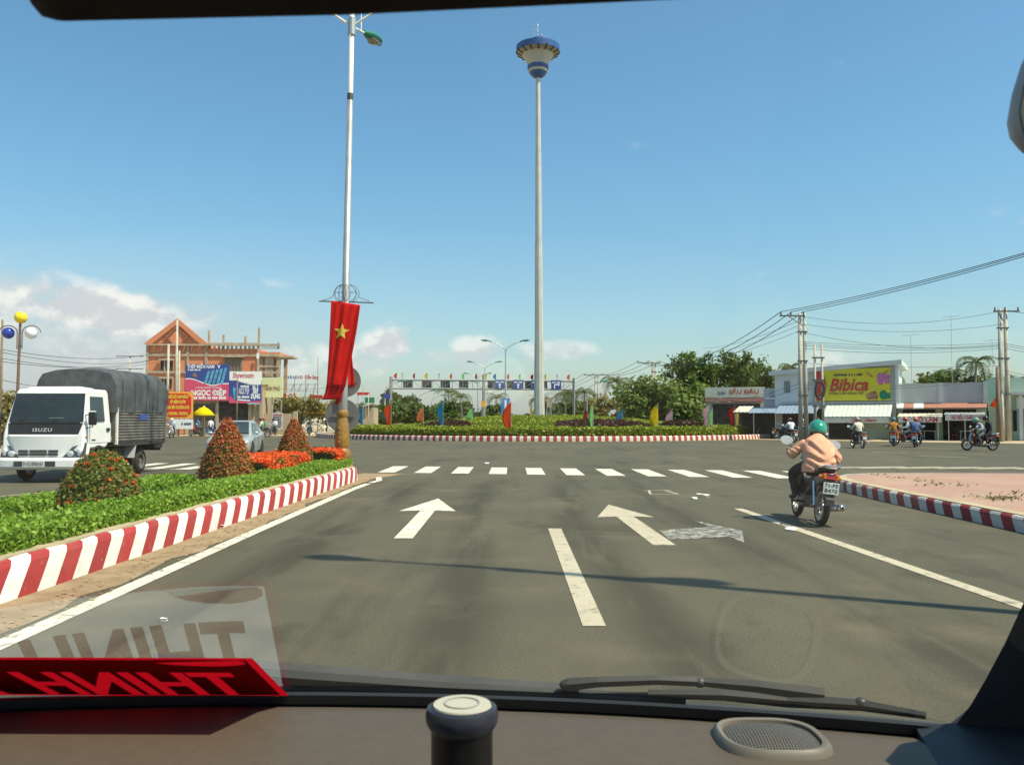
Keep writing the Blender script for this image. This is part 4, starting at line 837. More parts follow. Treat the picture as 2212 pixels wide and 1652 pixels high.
# globe lamp on the left roadside
gl = empty('globe_lamp', G(36, 31)); tag(gl, 'brown lamp post with yellow, blue and white globes behind the truck', 'lamp post'); m_brown = M('brown_metal', (.20, .12, .08), .5, .2)
zt = hz_(697, 31); b = B(); b.tube([(0, 0, -.1), (0, 0, .5), (.06, 0, zt)], [.10, .065, .042], 10); b.build('pole', m_brown, gl)
gm = {'yellow': M('globe_yellow', (.85, .62, .02), .25), 'blue': M('globe_blue', (.03, .06, .36), .15), 'white': M('globe_white', (.80, .80, .84), .2)}
b = B(); b.ball((.07, 0, zt + .20), .215, 20, 14); b.build('globe', gm['yellow'], gl, smooth=True)
for sg, cn in ((-1, 'blue'), (1, 'white')):
    zc = hz_(720, 31); x0 = .05; b = B(); pts = [(x0 + sg * .09, 0, zc - .55), (x0 + sg * .09, 0, zc + .0)] + [(x0 + sg * (.42 - .33 * math.cos(a)), 0, zc + .05 + .24 * math.sin(a)) for a in [math.pi * i / 8 for i in range(9)]]
    b.tube(pts, .018, 6); b.build('arm', m_brown, gl); b = B(); b.tube([(x0, 0, zc - .45), (x0 + sg * .09, 0, zc - .45)], .014, 5); b.build('arm_clip', m_brown, gl)
    b = B(); b.ball((x0 + sg * .41, 0, zc + .02), .205, 20, 14); b.build('globe', gm[cn], gl, smooth=True)
# ---------------------------------------------------------------- utility poles and wires
def twin_pole(label, u, Y, vt, arm=(-1.6, .3), sep=.34, r=.14, arms=1, cat='utility pole', group='concrete utility poles'):
    t_ = empty('utility_pole', G(u, Y)); tag(t_, label, cat, group); zt = hz_(vt, Y)
    for sg in (-1, 1): b = B(); b.tube([(sg * sep / 2 * 1.2, 0, -.1), (sg * sep / 2, 0, zt)], [r * 1.25, r * .8], 9); b.build('post', m_concp, t_, smooth=True)
    for z in (zt * .35, zt * .62, zt * .85): b = B(); b.box(-sep / 2 - .16, sep / 2 + .16, -.17, .17, z, z + .09); b.build('clamp', m_dkg, t_)
    for k in range(arms):
        z = zt - .25 - k * 2.2; b = B(); b.box(arm[0], arm[1], -.26, -.17, z, z + .10); b.build('crossarm', m_dkg, t_); b = B(); b.tube([(arm[0] * .6, -.2, z), (0, -.2, z - .7)], .03, 5); b.build('arm_brace', m_dkg, t_)
        for x in (arm[0] + .1, (arm[0] + arm[1]) / 2 - .1, arm[1] - .1): b = B(); b.lathe([(.04, 0), (.07, .06), (.05, .12), (.06, .18), (.03, .26)], 8, (x, -.21, z + .1)); b.build('insulator', m_ins, t_)
    return t_, zt
p1, z1 = twin_pole('twin concrete power pole left of the yellow billboard with long crossarm', 1735, 63.5, 676, (-1.7, .15))
p2, z2 = twin_pole('twin concrete power pole rising from the broad leafy trees', 1413, 125, 781, (-2.4, .9), .42, .16)
p3, z3 = twin_pole('twin concrete power pole beside the coconut palm', 1289, 162, 808, (-2.4, 1.2), .5, .17)
p5, z5 = twin_pole('twin concrete power pole before the green wall with short crossarm', 2170, 62, 666, (-.75, 1.1), .40, .15, 1)
p6, z6 = twin_pole('shorter twin pole with coiled cable before the red disc of the billboard', 1769, 62.5, 742, (-.3, .3), .50, .09, 0)
b = B(); b.tube([(.30 * math.cos(2 * math.pi * i / 20), -.25, hz_(842, 62.5) + .62 * math.sin(2 * math.pi * i / 20)) for i in range(21)], .085, 7); b.build('cable_coil', m_wire, p6)
def one_pole(label, u, Y, vt, r=.12, mat=None, arm=None, group='single poles'):
    t_ = empty('pole', G(u, Y)); tag(t_, label, 'pole', group); zt = hz_(vt, Y); b = B(); b.tube([(0, 0, -.1), (0, 0, zt)], [r * 1.3, r * .8], 8); b.build('post', mat or m_concp, t_, smooth=True)
    for z, a in (arm or []): b = B(); b.box(-a, a, -.15, -.05, z, z + .1); b.build('crossarm', m_dkg, t_)
    return t_
one_pole('dark wooden post against the twin pole at the green wall', 2156, 60.5, 792, .14, m_wood); one_pole('short concrete stub beside the twin pole at the green wall', 2165, 60, 850, .09)
one_pole('power pole with two crossarms behind the truck', 279, 120, 769, .12, None, [(hz_(770, 120), 1.9), (hz_(797, 120), 1.9)]); one_pole('concrete pole before the gable window of the brick house', 362, 84, 743, .14); one_pole('taller concrete pole under the gable of the brick house', 380, 84.5, 690, .13); one_pole('shorter pole beside the gable pole of the brick house', 386, 83.5, 757, .10)
one_pole('thin dark post before the blue shop boards', 512, 80.5, 817, .06, m_wood); one_pole('concrete post beside the yellow parasol', 441, 82, 876, .13); one_pole('thin pole at the far left edge behind the globe lamp', 1, 46, 690, .07, m_wood)
one_pole('leaning bamboo pole beside the steel roof frame', 686, 95, 772, .04, m_wood); one_pole('pale pole beside the round road signs', 796, 100, 850, .05)
ORD = ('topmost', 'second', 'third', 'fourth', 'fifth', 'sixth', 'seventh', 'eighth', 'ninth', 'lowest')
def wire(label, a, c_, sag, r=.016, grp='power lines'):
    a, c_ = Vector(a), Vector(c_); b = B(); pts = [a.lerp(c_, i / 14) - Vector((0, 0, sag * 4 * (i / 14) * (1 - i / 14))) for i in range(15)]; o_ = pts[0].copy(); b.tube([p - o_ for p in pts], r, 5)
    o = b.build('power_line', m_wire); o.location = o_; tag(o, label, 'power line', grp); return o
def wp(pole, zt, x, dz=0.0): return Vector(pole.location) + Vector((x, -.21, zt + .1 + dz))
P0 = Vector((30.0, 30.0, 10.6)); PL = G(1150, 260)
for k, x in enumerate((-1.6, -.8, .05)):
    od = ('outermost', 'middle', 'innermost')[k]
    wire(od + ' high power line climbing from the long crossarm over the shops', wp(p1, z1, x), P0 + Vector((x, 0, .25 * k)), .5, .022); wire(od + ' high power line between the long crossarm and the pole in the trees', wp(p1, z1, x), wp(p2, z2, -2.3 + k * 1.5), 2.0, .03)
    wire(od + ' far power line between the pole in the trees and the palm', wp(p2, z2, -2.3 + k * 1.5), wp(p3, z3, -2.3 + k * 1.6), 1.0, .03); wire(od + ' distant power line running from the palm past the gantry', wp(p3, z3, -2.3 + k * 1.6), Vector((6 + k, 330, 11)), 1.5, .035)
for k, (v0, v1, sg) in enumerate(((684, 671, .7), (700, 700, .55), (718, 745, .6), (738, 740, .25), (742, 744, .3), (746, 748, .3), (752, 752, .35), (784, 790, .2), (830, 806, .5), (838, 815, .4))):
    wire(ORD[k] + ' from above of the lines strung between twin poles over billboard and parapet', at(1735, v0, 63.4), at(2166, v1, 61.9), sg, .014)
for k, (v0, v1) in enumerate(((671, 655), (742, 738), (746, 745), (752, 752), (800, 812), (806, 822))): wire(ORD[k if k < 5 else 9] + ' of the lines leaving the green-wall pole along the street', at(2172, v0, 62), at(2420, v1, 48), .4, .014)
for k, (v0, v1, Y1) in enumerate(((690, 752, 125), (700, 762, 125), (712, 772, 125), (826, 865, 95), (834, 880, 95))): wire(ORD[k if k < 4 else 9] + ' service line from the twin pole towards the broad leafy trees', at(1733, v0, 63.4), at(1520, v1, Y1), .5, .016)
for k, (v0, v1) in enumerate(((747, 756), (752, 770), (766, 776), (776, 768), (807, 822))): wire(ORD[k if k < 4 else 9] + ' power line crossing behind the globe lamp towards the brick house', at(-60, v0 - 4, 44), at(362 if k != 4 else 240, v1, 84), .8, .016, 'left power lines')
for k, (v0, v1) in enumerate(((836, 832), (845, 868))): wire(('thin line slung from the thin dark post to the flag-side roofs', 'thin line slung from the thin dark post to the gable pole')[k], at(512, 822, 80.4), at(380 if k else 735, v1, 84), .6, .014, 'left power lines')
def antenna(label, u, Y, v0, v1):
    t_ = empty('roof_antenna', (G(u, Y).x, Y, 0)); tag(t_, label, 'antenna', 'roof antennas'); z0, z_ = hz_(v0, Y), hz_(v1, Y); b = B(); b.tube([(0, 0, 0), (0, 0, z_)], .022, 5); b.build('mast', m_galv, t_)
    b = B(); b.tube([(-.8, 0, z_ - .05), (.8, .1, z_ + .08)], .015, 4); b.build('boom', m_galv, t_)
    for k in range(6): b = B(); x = -.7 + k * .28; b.tube([(x, -.3, z_ + .01 + k * .02), (x, .3, z_ + .01 + k * .02)], .010, 4); b.build('element', m_galv, t_)
antenna('yagi antenna above the light parapet of the shops', 1970, 80, 820, 724); antenna('tall antenna mast above the parapet joint of the shops', 2058, 80, 800, 684); antenna('short antenna above the grey parapet end of the shops', 2146, 82, 800, 735); antenna('small antenna behind the drink-shop sign', 1744, 118, 800, 770)
# ================================================================ buildings and boards
def flat(poly, y0, y1): b = B(); b.prism(poly, lambda x, z: (x, y0, z), lambda x, z: (x, y1, z)); return b
m_wallw = M('white_wall', (.60, .63, .63), .8, var=.06, scale=.8, dirt=.15); m_wallg = M('grey_wall', (.44, .45, .46), .8, var=.06, scale=.8); m_wallgreen = M('pale_green_wall', (.40, .50, .40), .8, var=.07, scale=.8, dirt=.12)
m_dark = M('opening_shade', (.035, .036, .034), .9, var=.5, scale=2); m_blueroof = M('blue_sheet_roof', (.22, .29, .38), .5, var=.1); m_zinc = M('zinc_sheet', (.60, .63, .60), .45, .1, var=.08, scale=2, dirt=.1)  # m_dark: flat dark panels paint the shade inside openings
m_creamb = M('cream_awning', (.62, .57, .44), .7, var=.1); m_fascia = M('fascia_board', (.56, .58, .55), .6, var=.1, scale=3, dirt=.15); m_tile = M('red_tile', (.38, .17, .12), .7, var=.2, scale=6); m_redp = M('red_print', (.50, .035, .03), .5, var=.08); m_tan = M('tan_wall', (.40, .32, .22), .85, var=.12, scale=1.5, dirt=.2)
m_yb = M('billboard_yellow', (.62, .55, .03), .5, var=.06); m_dkp = M('dark_print', (.05, .05, .06), .5); m_magenta = M('magenta_print', (.50, .16, .36), .5, var=.3, scale=6); m_tealg = M('green_print', (.03, .20, .10), .5); m_brownp = M('brown_print', (.30, .16, .10), .5, var=.4, scale=4); m_navy = M('navy_print', (.035, .07, .28), .5, var=.06); m_pink = M('pink_print', (.62, .075, .16), .5, var=.08); m_steelb = M('steel_blue_print', (.10, .33, .50), .4, var=.35, scale=3); m_pyel = M('pale_yellow_board', (.72, .74, .40), .5, var=.04)
m_orange = M('orange_board', (.85, .42, .05), .5, var=.1); m_hired = M('bright_red_board', (.68, .03, .025), .5, var=.06); m_yellet = M('yellow_letters', (.88, .72, .05), .5)
# --- row of shops on the right
WP, WD = Vector((35.0, 64.0)), Vector((.891, -.454)); WR = math.atan2(WD.y, WD.x)
def ws(u): k = (u - CX) / F; return (k * WP.y - WP.x) / (WD.x - k * WD.y)
def wpt(s, off=0.0): return Vector((WP.x + WD.x * s + WD.y * off, WP.y + WD.y * s - WD.x * off, 0))      # off > 0: in front of the wall
def wz(u, v, off=0.0): return hz_(v, wpt(ws(u), off).y)
def row_thing(name, label, u0, cat='building', group=None):
    t_ = empty(name, wpt(ws(u0)), WR); tag(t_, label, cat, group); return t_, ws(u0)
def awning(parent, x0, x1, z0, z1, y0, y1, mat, name='awning', pitch=.32, amp=.035):
    b = B(); n = int((x1 - x0) / pitch * 4); V = []; Fc = []
    for i in range(n + 1):
        x = x0 + (x1 - x0) * i / n; d = amp * abs(math.sin(math.pi * (x - x0) / pitch)) ; V += [(x, y0, z0 + d), (x, y1, z1 + d), (x, y0, z0 + d - .03), (x, y1, z1 + d - .03)]
    for i in range(n): a = i * 4; Fc += [(a, a + 4, a + 5, a + 1), (a + 2, a + 3, a + 7, a + 6), (a + 1, a + 5, a + 7, a + 3), (a, a + 2, a + 6, a + 4)]
    b.add(V, Fc); return b.build(name, mat, parent)
# billboard building
bb_, s0 = row_thing('billboard_building', 'white building with sloping roof edge carrying a yellow sweets billboard', 1674); X = lambda u: ws(u) - s0
L_ = X(1936); zl, zr = wz(1674, 802), wz(1936, 777)
b = flat([(0, 0), (L_, 0), (L_, zr - .35), (0, zl - .30)], 0, 9); b.build('wall', m_wallw, bb_)
b = flat([(-.4, zl - .32), (L_ + .45, zr - .36), (L_ + .45, zr), (-.4, zl)], -.35, 9.4); b.build('roof', m_wallw, bb_)
b = B(); b.box(L_ - .02, L_ + .22, -.30, -.02, wz(1936, 870), zr - .42); b.build('corner_pier', m_wallw, bb_)
for u0, u1, v0, v1 in ((1695, 1707, 823, 848), (1738, 1746, 824, 848)):
    z0, z1 = wz(u0, v1), wz(u0, v0); b = B(); b.box(X(u0), X(u1), -.03, .1, z0, z1); wn_ = b.build('window', m_dark, bb_)
    for k in range(3): b = B(); xx = X(u0) + (X(u1) - X(u0)) * (k + .5) / 3; b.box(xx - .03, xx + .03, -.07, -.032, z0, z1); b.build('bar', m_wallg, wn_)
    b = B(); b.box(X(u0) - .05, X(u1) + .05, -.07, -.032, (z0 + z1) / 2 - .04, (z0 + z1) / 2 + .04); b.build('bar', m_wallg, wn_)
x0, x1, z0, z1 = X(1761), X(1925), wz(1845, 865), wz(1845, 796); W = x1 - x0; Hb = z1 - z0
b = B(); b.box(x0, x1, -.30, -.16, z0, z1); bd = b.build('billboard', m_yb, bb_)
bx = lambda u: x0 + W * (u - 470) / 1415; bz = lambda v: z1 - Hb * (v - 390) / 590; fy0, fy1 = -.33, -.302
arc_ = [(bx(470), bz(400)), (bx(600), bz(405)), (bx(655), bz(500)), (bx(690), bz(600)), (bx(700), bz(680)), (bx(685), bz(790)), (bx(655), bz(890)), (bx(610), bz(972)), (bx(470), bz(972))]
flat(arc_, fy0, fy1).build('red_disc', m_redp, bd); letters('Bibica', 1.35, m_redp, bd, ((bx(745) + bx(1470)) / 2, fy0 - .01, bz(700)), shear=.28, bold=.035, width=W * 725 / 1415)
letters('ĐẲNG CẤP HÀNG VIỆT', .24, m_dkp, bd, ((bx(755) + bx(1415)) / 2, fy0 - .01, bz(850)), bold=.004, width=W * 660 / 1415)
q = random.Random(5); xx = 840
while xx < 1360:                                                     # small slogan, too small to read
    wdt = q.choice((18, 22, 26)); zc = q.uniform(-8, 8); flat([(bx(xx), bz(522 + zc)), (bx(xx + wdt), bz(522 + zc)), (bx(xx + wdt + 6), bz(485)), (bx(xx + 6), bz(485))], fy0 + .012, fy1).build('slogan_letter', m_dkp, bd); xx += wdt + (30 if q.random() < .18 else 7)
for k in range(26):
    cx_, cz_ = q.gauss(1760, 75), q.gauss(600, 55); cx_ = min(1850, max(1500, cx_)); r_ = q.uniform(.10, .22); flat([(bx(cx_) + r_ * math.cos(2 * math.pi * i / 9) * q.uniform(.7, 1), bz(cz_) + r_ * math.sin(2 * math.pi * i / 9) * q.uniform(.7, 1)) for i in range(9)], fy0 - .0006 * k, fy1).build('printed_blossom', m_magenta, bd)
for pts in ([(1440, 470), (1560, 560), (1575, 550), (1452, 460)], [(1690, 540), (1850, 430), (1860, 440), (1700, 550)]): flat([(bx(a), bz(c_)) for a, c_ in pts], fy0, fy1).build('printed_twig', m_brownp, bd)
flat([(bx(1440), bz(860)), (bx(1520), bz(850)), (bx(1525), bz(820)), (bx(1625), bz(815)), (bx(1655), bz(900)), (bx(1650), bz(960)), (bx(1470), bz(960)), (bx(1440), bz(930))], fy0, fy1).build('printed_box', m_brownp, bd)
flat([(bx(1755 + 75 * math.cos(2 * math.pi * i / 20)), bz(885 + 85 * math.sin(2 * math.pi * i / 20))) for i in range(20)], fy0 - .01, fy1).build('printed_jar', m_tealg, bd); flat([(bx(1830), bz(870)), (bx(1875), bz(830)), (bx(1880), bz(950)), (bx(1790), bz(960))], fy0 - .004, fy1).build('printed_jar', m_tealg, bd)
za = wz(1820, 872)
b = B(); b.box(X(1690), L_, -.16, -.02, za, za + .16); b.build('ledge', m_wallg, bb_)
awning(bb_, X(1684), X(1772), za - .05, wz(1720, 893, 2), -.1, -2.6, m_blueroof); awning(bb_, X(1786), X(1928), za - .05, wz(1820, 900, 2.8), -.1, -3.0, m_zinc)
zv = wz(1820, 901, 2.9); b = B(); b.box(X(1786) + .1, X(1928) - .1, -3.06, -3.01, zv - .42, zv - .02); fb = b.build('valance', m_fascia, bb_)
letters('Quán  Giang', .34, m_redp, fb, (X(1872), -3.075, zv - .22), shear=.2, bold=.006)
b = B(); b.box(X(1690), X(1776), -.05, -.01, .05, za - .4); b.build('shop_opening_shade', m_dark, bb_); b = B(); b.box(X(1790), X(1860), -.06, -.01, .05, za - .35); b.build('shop_opening_shade', m_dark, bb_)
b = B(); b.box(X(1862), X(1926), -.08, -.01, .05, za - .35); b.build('shutter', m_wallgreen, bb_)
for u in (1786, 1858, 1927): b = B(); b.tube([(X(u), -2.9, 0), (X(u), -2.9, zv - .3)], .04, 6); b.build('awning_post', m_galv, bb_)
ax, s0 = row_thing('annex_building', 'low grey annex with a white ledge beside the billboard building', 1648); X2 = lambda u: ws(u) - s0
b = B(); b.box(0, X2(1673), .3, 7, 0, wz(1660, 838)); b.build('wall', m_wallg, ax); b = B(); b.box(X2(1654), X2(1675), .0, .29, wz(1660, 862), wz(1660, 858)); b.build('ledge', m_wallw, ax)
awning(ax, X2(1600), X2(1690), wz(1660, 880), wz(1660, 892, 2), .1, -2.4, m_blueroof, 'awning'); awning(ax, X2(1598), X2(1630), wz(1620, 879, 0) + .05, wz(1620, 890, 3), -.4, -2.6, m_creamb, 'awning')
b = B(); b.box(X2(1600), X2(1690), .15, .28, .0, wz(1660, 884)); b.build('shop_opening_shade', m_dark, ax)
for u in (1603, 1640, 1686): b = B(); b.tube([(X2(u), -2.3, 0), (X2(u), -2.3, wz(1660, 892, 2))], .04, 6); b.build('awning_post', m_galv, ax)
# food stalls with parapet
pp, s0 = row_thing('food_shop', 'low shop with plain parapet toned pale as lit and grey as shaded above two food-stall awnings', 1938); X3 = lambda u: ws(u) - s0
zt, zb_ = wz(2030, 827), wz(2030, 870); Lp = X3(2131)
b = B(); b.box(0, Lp, 0, 8, 0, zb_ - .1); b.build('wall', m_wallgreen, pp); b = B(); b.box(.02, X3(2030), -.12, .1, zb_, zt); b.build('parapet', M('parapet_lit_half', (.58, .58, .53), .8, var=.04, dirt=.1, scale=1), pp); b = B(); b.box(X3(2034), Lp - .22, -.12, .1, zb_, zt); b.build('parapet', m_wallg, pp)  # parapet halves coloured apart to stand for lit and shaded wall
for u in (2032, 2129): b = B(); b.box(X3(u) - .14, X3(u) + .10, -.26, .1, zb_ - .02, zt + .04); b.build('pilaster', m_wallw, pp)
for k, (u0, u1, mt_) in enumerate(((1938, 1953, m_wallw), (1953, 1974, m_tile), (1974, 1996, m_wallw), (1996, 2131, m_tile))):
    b = B(); a, c_ = X3(u0), X3(u1) - .01; b.add([(a, -.14, zb_ - .02), (c_, -.14, zb_ - .02), (c_, -.95, zb_ - .36), (a, -.95, zb_ - .36), (a, -.14, zb_ - .10), (c_, -.14, zb_ - .10), (c_, -.95, zb_ - .44), (a, -.95, zb_ - .44)], [(0, 1, 2, 3), (7, 6, 5, 4), (0, 4, 5, 1), (1, 5, 6, 2), (2, 6, 7, 3), (3, 7, 4, 0)]); b.build('canopy_tile', mt_, pp)
b = B(); b.box(X3(1950), X3(2020), -.04, -.005, .02, zb_ - .5); b.build('shop_opening_shade', m_dark, pp); b = B(); b.box(X3(2036), X3(2108), -.04, -.005, .02, zb_ - .5); b.build('shop_opening_shade', m_dark, pp)
for (u0, u1, v0, v1, vb, tx, sz, uc, wdx) in ((1942, 2036, 892, 900, 912, 'CÔ LÂM', .48, 2001, 50), (2040, 2126, 891, 895, 908, 'HỦ TIẾU - CHÁO LÒNG', .34, 2088, 66)):
    za, zc = wz(u0, v0), wz(u0, v1, 2.6); awning(pp, X3(u0), X3(u1), za, zc, -.5, -2.6, m_creamb if tx[0] == 'C' else m_zinc); zd = wz(u0, vb, 2.6); b = B(); b.box(X3(u0) + .06, X3(u1) - .06, -2.66, -2.61, zd, zc - .02); fb = b.build('valance', m_fascia, pp)
    letters(tx, sz, m_redp, fb, (X3(uc), -2.675, (zd + zc) / 2 - .02), bold=.012, width=X3(uc + wdx / 2) - X3(uc - wdx / 2))
    for e in (.1, .5, .9): b = B(); x = X3(u0) + (X3(u1) - X3(u0)) * e; b.tube([(x, -2.55, 0), (x, -2.55, zd)], .035, 6); b.build('awning_post', m_galv, pp)
for k, (u, mt_) in enumerate(((1962, m_wallg), (1985, m_redp), (2008, m_wallg), (2060, m_redp), (2085, m_wallg))):
    c_ = wpt(ws(u), 1.4); tb = empty('plastic_stool' if k % 2 else 'stall_table', c_, WR); tag(tb, ['grey steel table in the shade under the first food awning', 'red plastic stool in the shade under the first food awning', 'grey steel table beside the red stool under the first food awning', 'red plastic stool under the second food awning', 'grey steel table under the second food awning'][k], 'stool' if k % 2 else 'table'); hgt = .45 if k % 2 else .72; hw = .17 if k % 2 else .45
    b = B(); b.box(-hw, hw, -hw, hw, hgt - .04, hgt); b.build('top', mt_, tb, bevel=.01)
    for sx in (-1, 1):
        for sy in (-1, 1): b = B(); b.tube([(sx * hw * .85, sy * hw * .85, 0), (sx * hw * .75, sy * hw * .75, hgt - .03)], .022, 5); b.build('leg', mt_, tb)
gh, s0 = row_thing('green_house', 'pale green house with white porch pillar and cream shop board', 2136); X4 = lambda u: ws(u) - s0
b = B(); b.box(0, X4(2400), 2.5, 9, 0, wz(2200, 812)); b.build('wall', m_wallgreen, gh); b = B(); b.box(X4(2186), X4(2400), .3, 2.6, 0, wz(2250, 850)); b.build('porch', m_wallgreen, gh); b = B(); b.box(X4(2178), X4(2400), -.6, 2.5, wz(2250, 852), wz(2250, 846)); b.build('porch_roof', m_wallw, gh)
b = B(); b.box(X4(2196), X4(2300), .1, .22, wz(2230, 882), wz(2230, 858)); bo = b.build('shop_board', m_creamb if False else m_cream, gh)
b = B(); b.box(X4(2200), X4(2208), -.45, -.15, 0, wz(2250, 853)); b.build('pillar', m_wallw, gh); b = B(); b.box(X4(2212), X4(2260), .26, .295, .05, 2.4); b.build('doorway', m_dark, gh); b = B(); b.box(X4(2188), X4(2196), .26, .295, .7, 2.2); b.build('window', m_dark, gh); b = B(); b.box(0, X4(2186), .2, 2.4, 0, wz(2160, 878)); b.build('side_wall', m_wallgreen, gh)
of = empty('orange_flag', wpt(ws(2146), 2.6)); tag(of, 'small orange red flag hanging before the green house wall', 'flag'); b = B(); b.tube([(0, 0, 0), (.15, 0, hz_(855, 60))], .02, 5); b.build('pole', m_galv, of); b = B(); z = hz_(878, 60); b.add([(0.1, 0, z + .75), (-.1, .05, z + .4), (-.35, .1, z + .1), (-.15, 0, z), (.12, -.05, z - .1), (.2, 0, z + .3)], [(0, 1, 5), (1, 2, 3), (1, 3, 4), (1, 4, 5)]); o = b.build('cloth', CLOTH('flag_orange', FC['orange']), of); o.modifiers.new('s', 'SOLIDIFY').thickness = .01
# --- generic front-on building / board: local x right, -y towards the road
def front(name, label, u, Y, cat='sign', group=None, rz=0.0):
    t_ = empty(name, G(u, Y), rz); tag(t_, label, cat, group); k = Y / F
    return t_, (lambda uu: (uu - u) * k), (lambda v: hz_(v, Y))
# drink shop with long sign
ds, x, z = front('drink_shop', 'long low shop with pale sign board in blue and red letters behind the trees', 1595, 88, 'building', rz=-.32)
b = B(); b.box(x(1525), x(1650), .2, 7, 0, z(868)); b.build('wall', m_wallg, ds); b = B(); b.box(x(1525), x(1650), -.25, .15, z(858), z(836)); sb = b.build('sign_board', M('pale_sign', (.60, .58, .50), .6, var=.08), ds)
letters('QUÁN', .42, m_navy, sb, (x(1560), -.27, z(849)), bold=.012, width=x(1569) - x(1551)); letters('SẦU ĐÂU', .60, M('faded_red_print', (.46, .10, .10), .6), sb, (x(1607), -.27, z(847)), bold=.02, width=x(1638) - x(1576)); b = B(); b.box(x(1525), x(1650), -.24, .14, z(867), z(859)); b.build('red_strip', M('faded_red_strip', (.48, .20, .18), .6), ds); b = B(); b.box(x(1540), x(1640), .1, .19, .1, z(872)); b.build('shop_opening_shade', m_dark, ds)
# --- brick house under construction
def brick_mat():
    m = bpy.data.materials.new('raw_brick'); m.use_nodes = True; t = NT(m.node_tree); b = t.n['Principled BSDF']; v = t.add('ShaderNodeTexCoord').outputs['Object']; s = t.add('ShaderNodeSeparateXYZ'); t.put(s.inputs[0], v)
    br = t.add('ShaderNodeTexBrick'); t.put(br.inputs['Vector'], t.xyz(t.math('ADD', s.outputs[0], s.outputs[1]), s.outputs[2], 0.0)); br.inputs['Scale'].default_value = 4.5; br.inputs['Mortar Size'].default_value = .012
    br.inputs[1].default_value = (.66, .235, .11, 1); br.inputs[2].default_value = (.58, .20, .095, 1); br.inputs[3].default_value = (.42, .26, .18, 1)
    cc = t.mix(t.math('MULTIPLY', t.step(t.noise(v, .6, 5), .4, .7), .35), br.outputs[0], (.70, .29, .15)); t.put(b.inputs['Base Color'], cc); b.inputs['Roughness'].default_value = .9; return m
m_brick = brick_mat(); m_frame = M('raw_concrete', (.42, .34, .25), .9, var=.2, scale=1.5, dirt=.15)
bh, x, z = front('brick_house', 'raw brick house under construction with gable and open concrete frame', 436, 96, 'building', rz=.06)
gL, gR, ap = x(317), x(443), x(382); eave, ridge = z(743), z(690); R1 = x(555)
b = flat([(gL, 0), (R1, 0), (R1, z(752)), (gR, z(752)), (gR, eave), (gL, eave)], .25, 12); b.build('brick_wall', m_brick, bh)
flat([(gL, eave), (gR, eave), (ap, ridge)], .1, .45).build('gable', m_brick, bh)
for p0, p1_ in (((gL - .3, eave), (ap, ridge + .15)), ((gR + .3, eave), (ap, ridge + .15))):
    dx = .45 * (1 if p0[0] < p1_[0] else -1); flat([p0, p1_, (p1_[0], p1_[1] - .65), (p0[0] + dx * 2, p0[1])], -.12, .09).build('verge', m_brick, bh)
for (q0, q1) in (((x(351), z(741)), (x(379), z(706))), ((x(412), z(741)), (x(386), z(706))), ((x(356), z(722)), (x(370), z(741))), ((x(404), z(724)), (x(392), z(741)))):
    b = B(); b.tube([(q0[0], .02, q0[1]), (q1[0], .02, q1[1])], .12, 4); b.build('gable_recess_shade', M('brick_recess_shade', (.30, .12, .07), .9), bh)  # dark strips paint the shade of the gable's recess lines
for u in (318, 382, 404, 443, 554): b = B(); b.box(x(u) - .13, x(u) + .13, .12, .24, 0, (eave - .1) if u != 382 else ridge - .5); b.build('column', m_frame, bh)
for v, u0, u1 in ((743, 316, 600), (766, 316, 600), (803, 316, 600)): b = B(); b.box(x(u0), x(u1), .10, .235, z(v) - .15, z(v) + .10); b.build('beam', m_frame, bh)
for (u0, u1, v0, v1) in ((347, 372, 779, 802), (348, 370, 818, 838)):
    b = B(); b.box(x(u0), x(u1), .12, .245, z(v1), z(v0)); w_ = b.build('window', m_dark, bh)
    for k in range(1, 3): b = B(); xx = x(u0) + (x(u1) - x(u0)) * k / 3; b.box(xx - .07, xx + .07, .06, .118, z(v1), z(v0)); b.build('mullion', m_frame, w_)
    b = B(); b.box(x(u0) - .2, x(u1) + .2, -.15, .10, z(v0) + .02, z(v0) + .22); b.build('hood', m_frame, w_)
b = B(); b.box(x(482), x(520), .12, .245, z(806), z(772)); w_ = b.build('loggia_opening', M('painted_sky_light', (.22, .24, .25), .8, var=.2), bh)  # solid panel, its grey stands in for daylight inside the opening
for k in range(6): b = B(); xx = x(484) + (x(518) - x(484)) * k / 5; b.box(xx - .10, xx + .10, .03, .118, z(806), z(773)); b.build('prop', m_wood, w_)
b = B(); b.box(x(478), x(524), -.3, .10, z(771), z(769)); b.build('canopy_slab', m_frame, w_)
for k in range(14):                                                    # eave brackets
    u = 330 + k * 16; b = B(); b.tube([(x(u), .08, z(760)), (x(u) + .25, -.20, z(747))], .05, 4); b.build('eave_bracket', m_frame, bh)
b = B(); b.box(x(316), x(556), -.12, .09, z(746), z(742.5)); b.build('eave_slab', m_frame, bh)
for k in range(12): u = 450 + k * 9.3; b = B(); b.box(x(u) - .09, x(u) + .09, .3, .5, z(752), z(741)); b.build('baluster', m_frame, bh)
b = B(); b.box(x(447), x(556), .28, .55, z(741), z(739)); b.build('parapet_rail', m_frame, bh)
for u, v in ((447, 712), (554, 706), (596, 738), (478, 722), (525, 724)): b = B(); b.box(x(u) - .11, x(u) + .11, .3, .52, z(752), z(v)); b.build('column_stub', m_frame, bh)
for u in (558, 572, 581, 596): b = B(); b.box(x(u) - .22, x(u) + .22, .4, .8, 0, z(762)); b.build('frame_column', m_frame, bh)
for u in (566, 590): b = B(); b.box(x(u) - .2, x(u) + .2, 6, 6.4, 0, z(762)); b.build('frame_column', m_frame, bh)
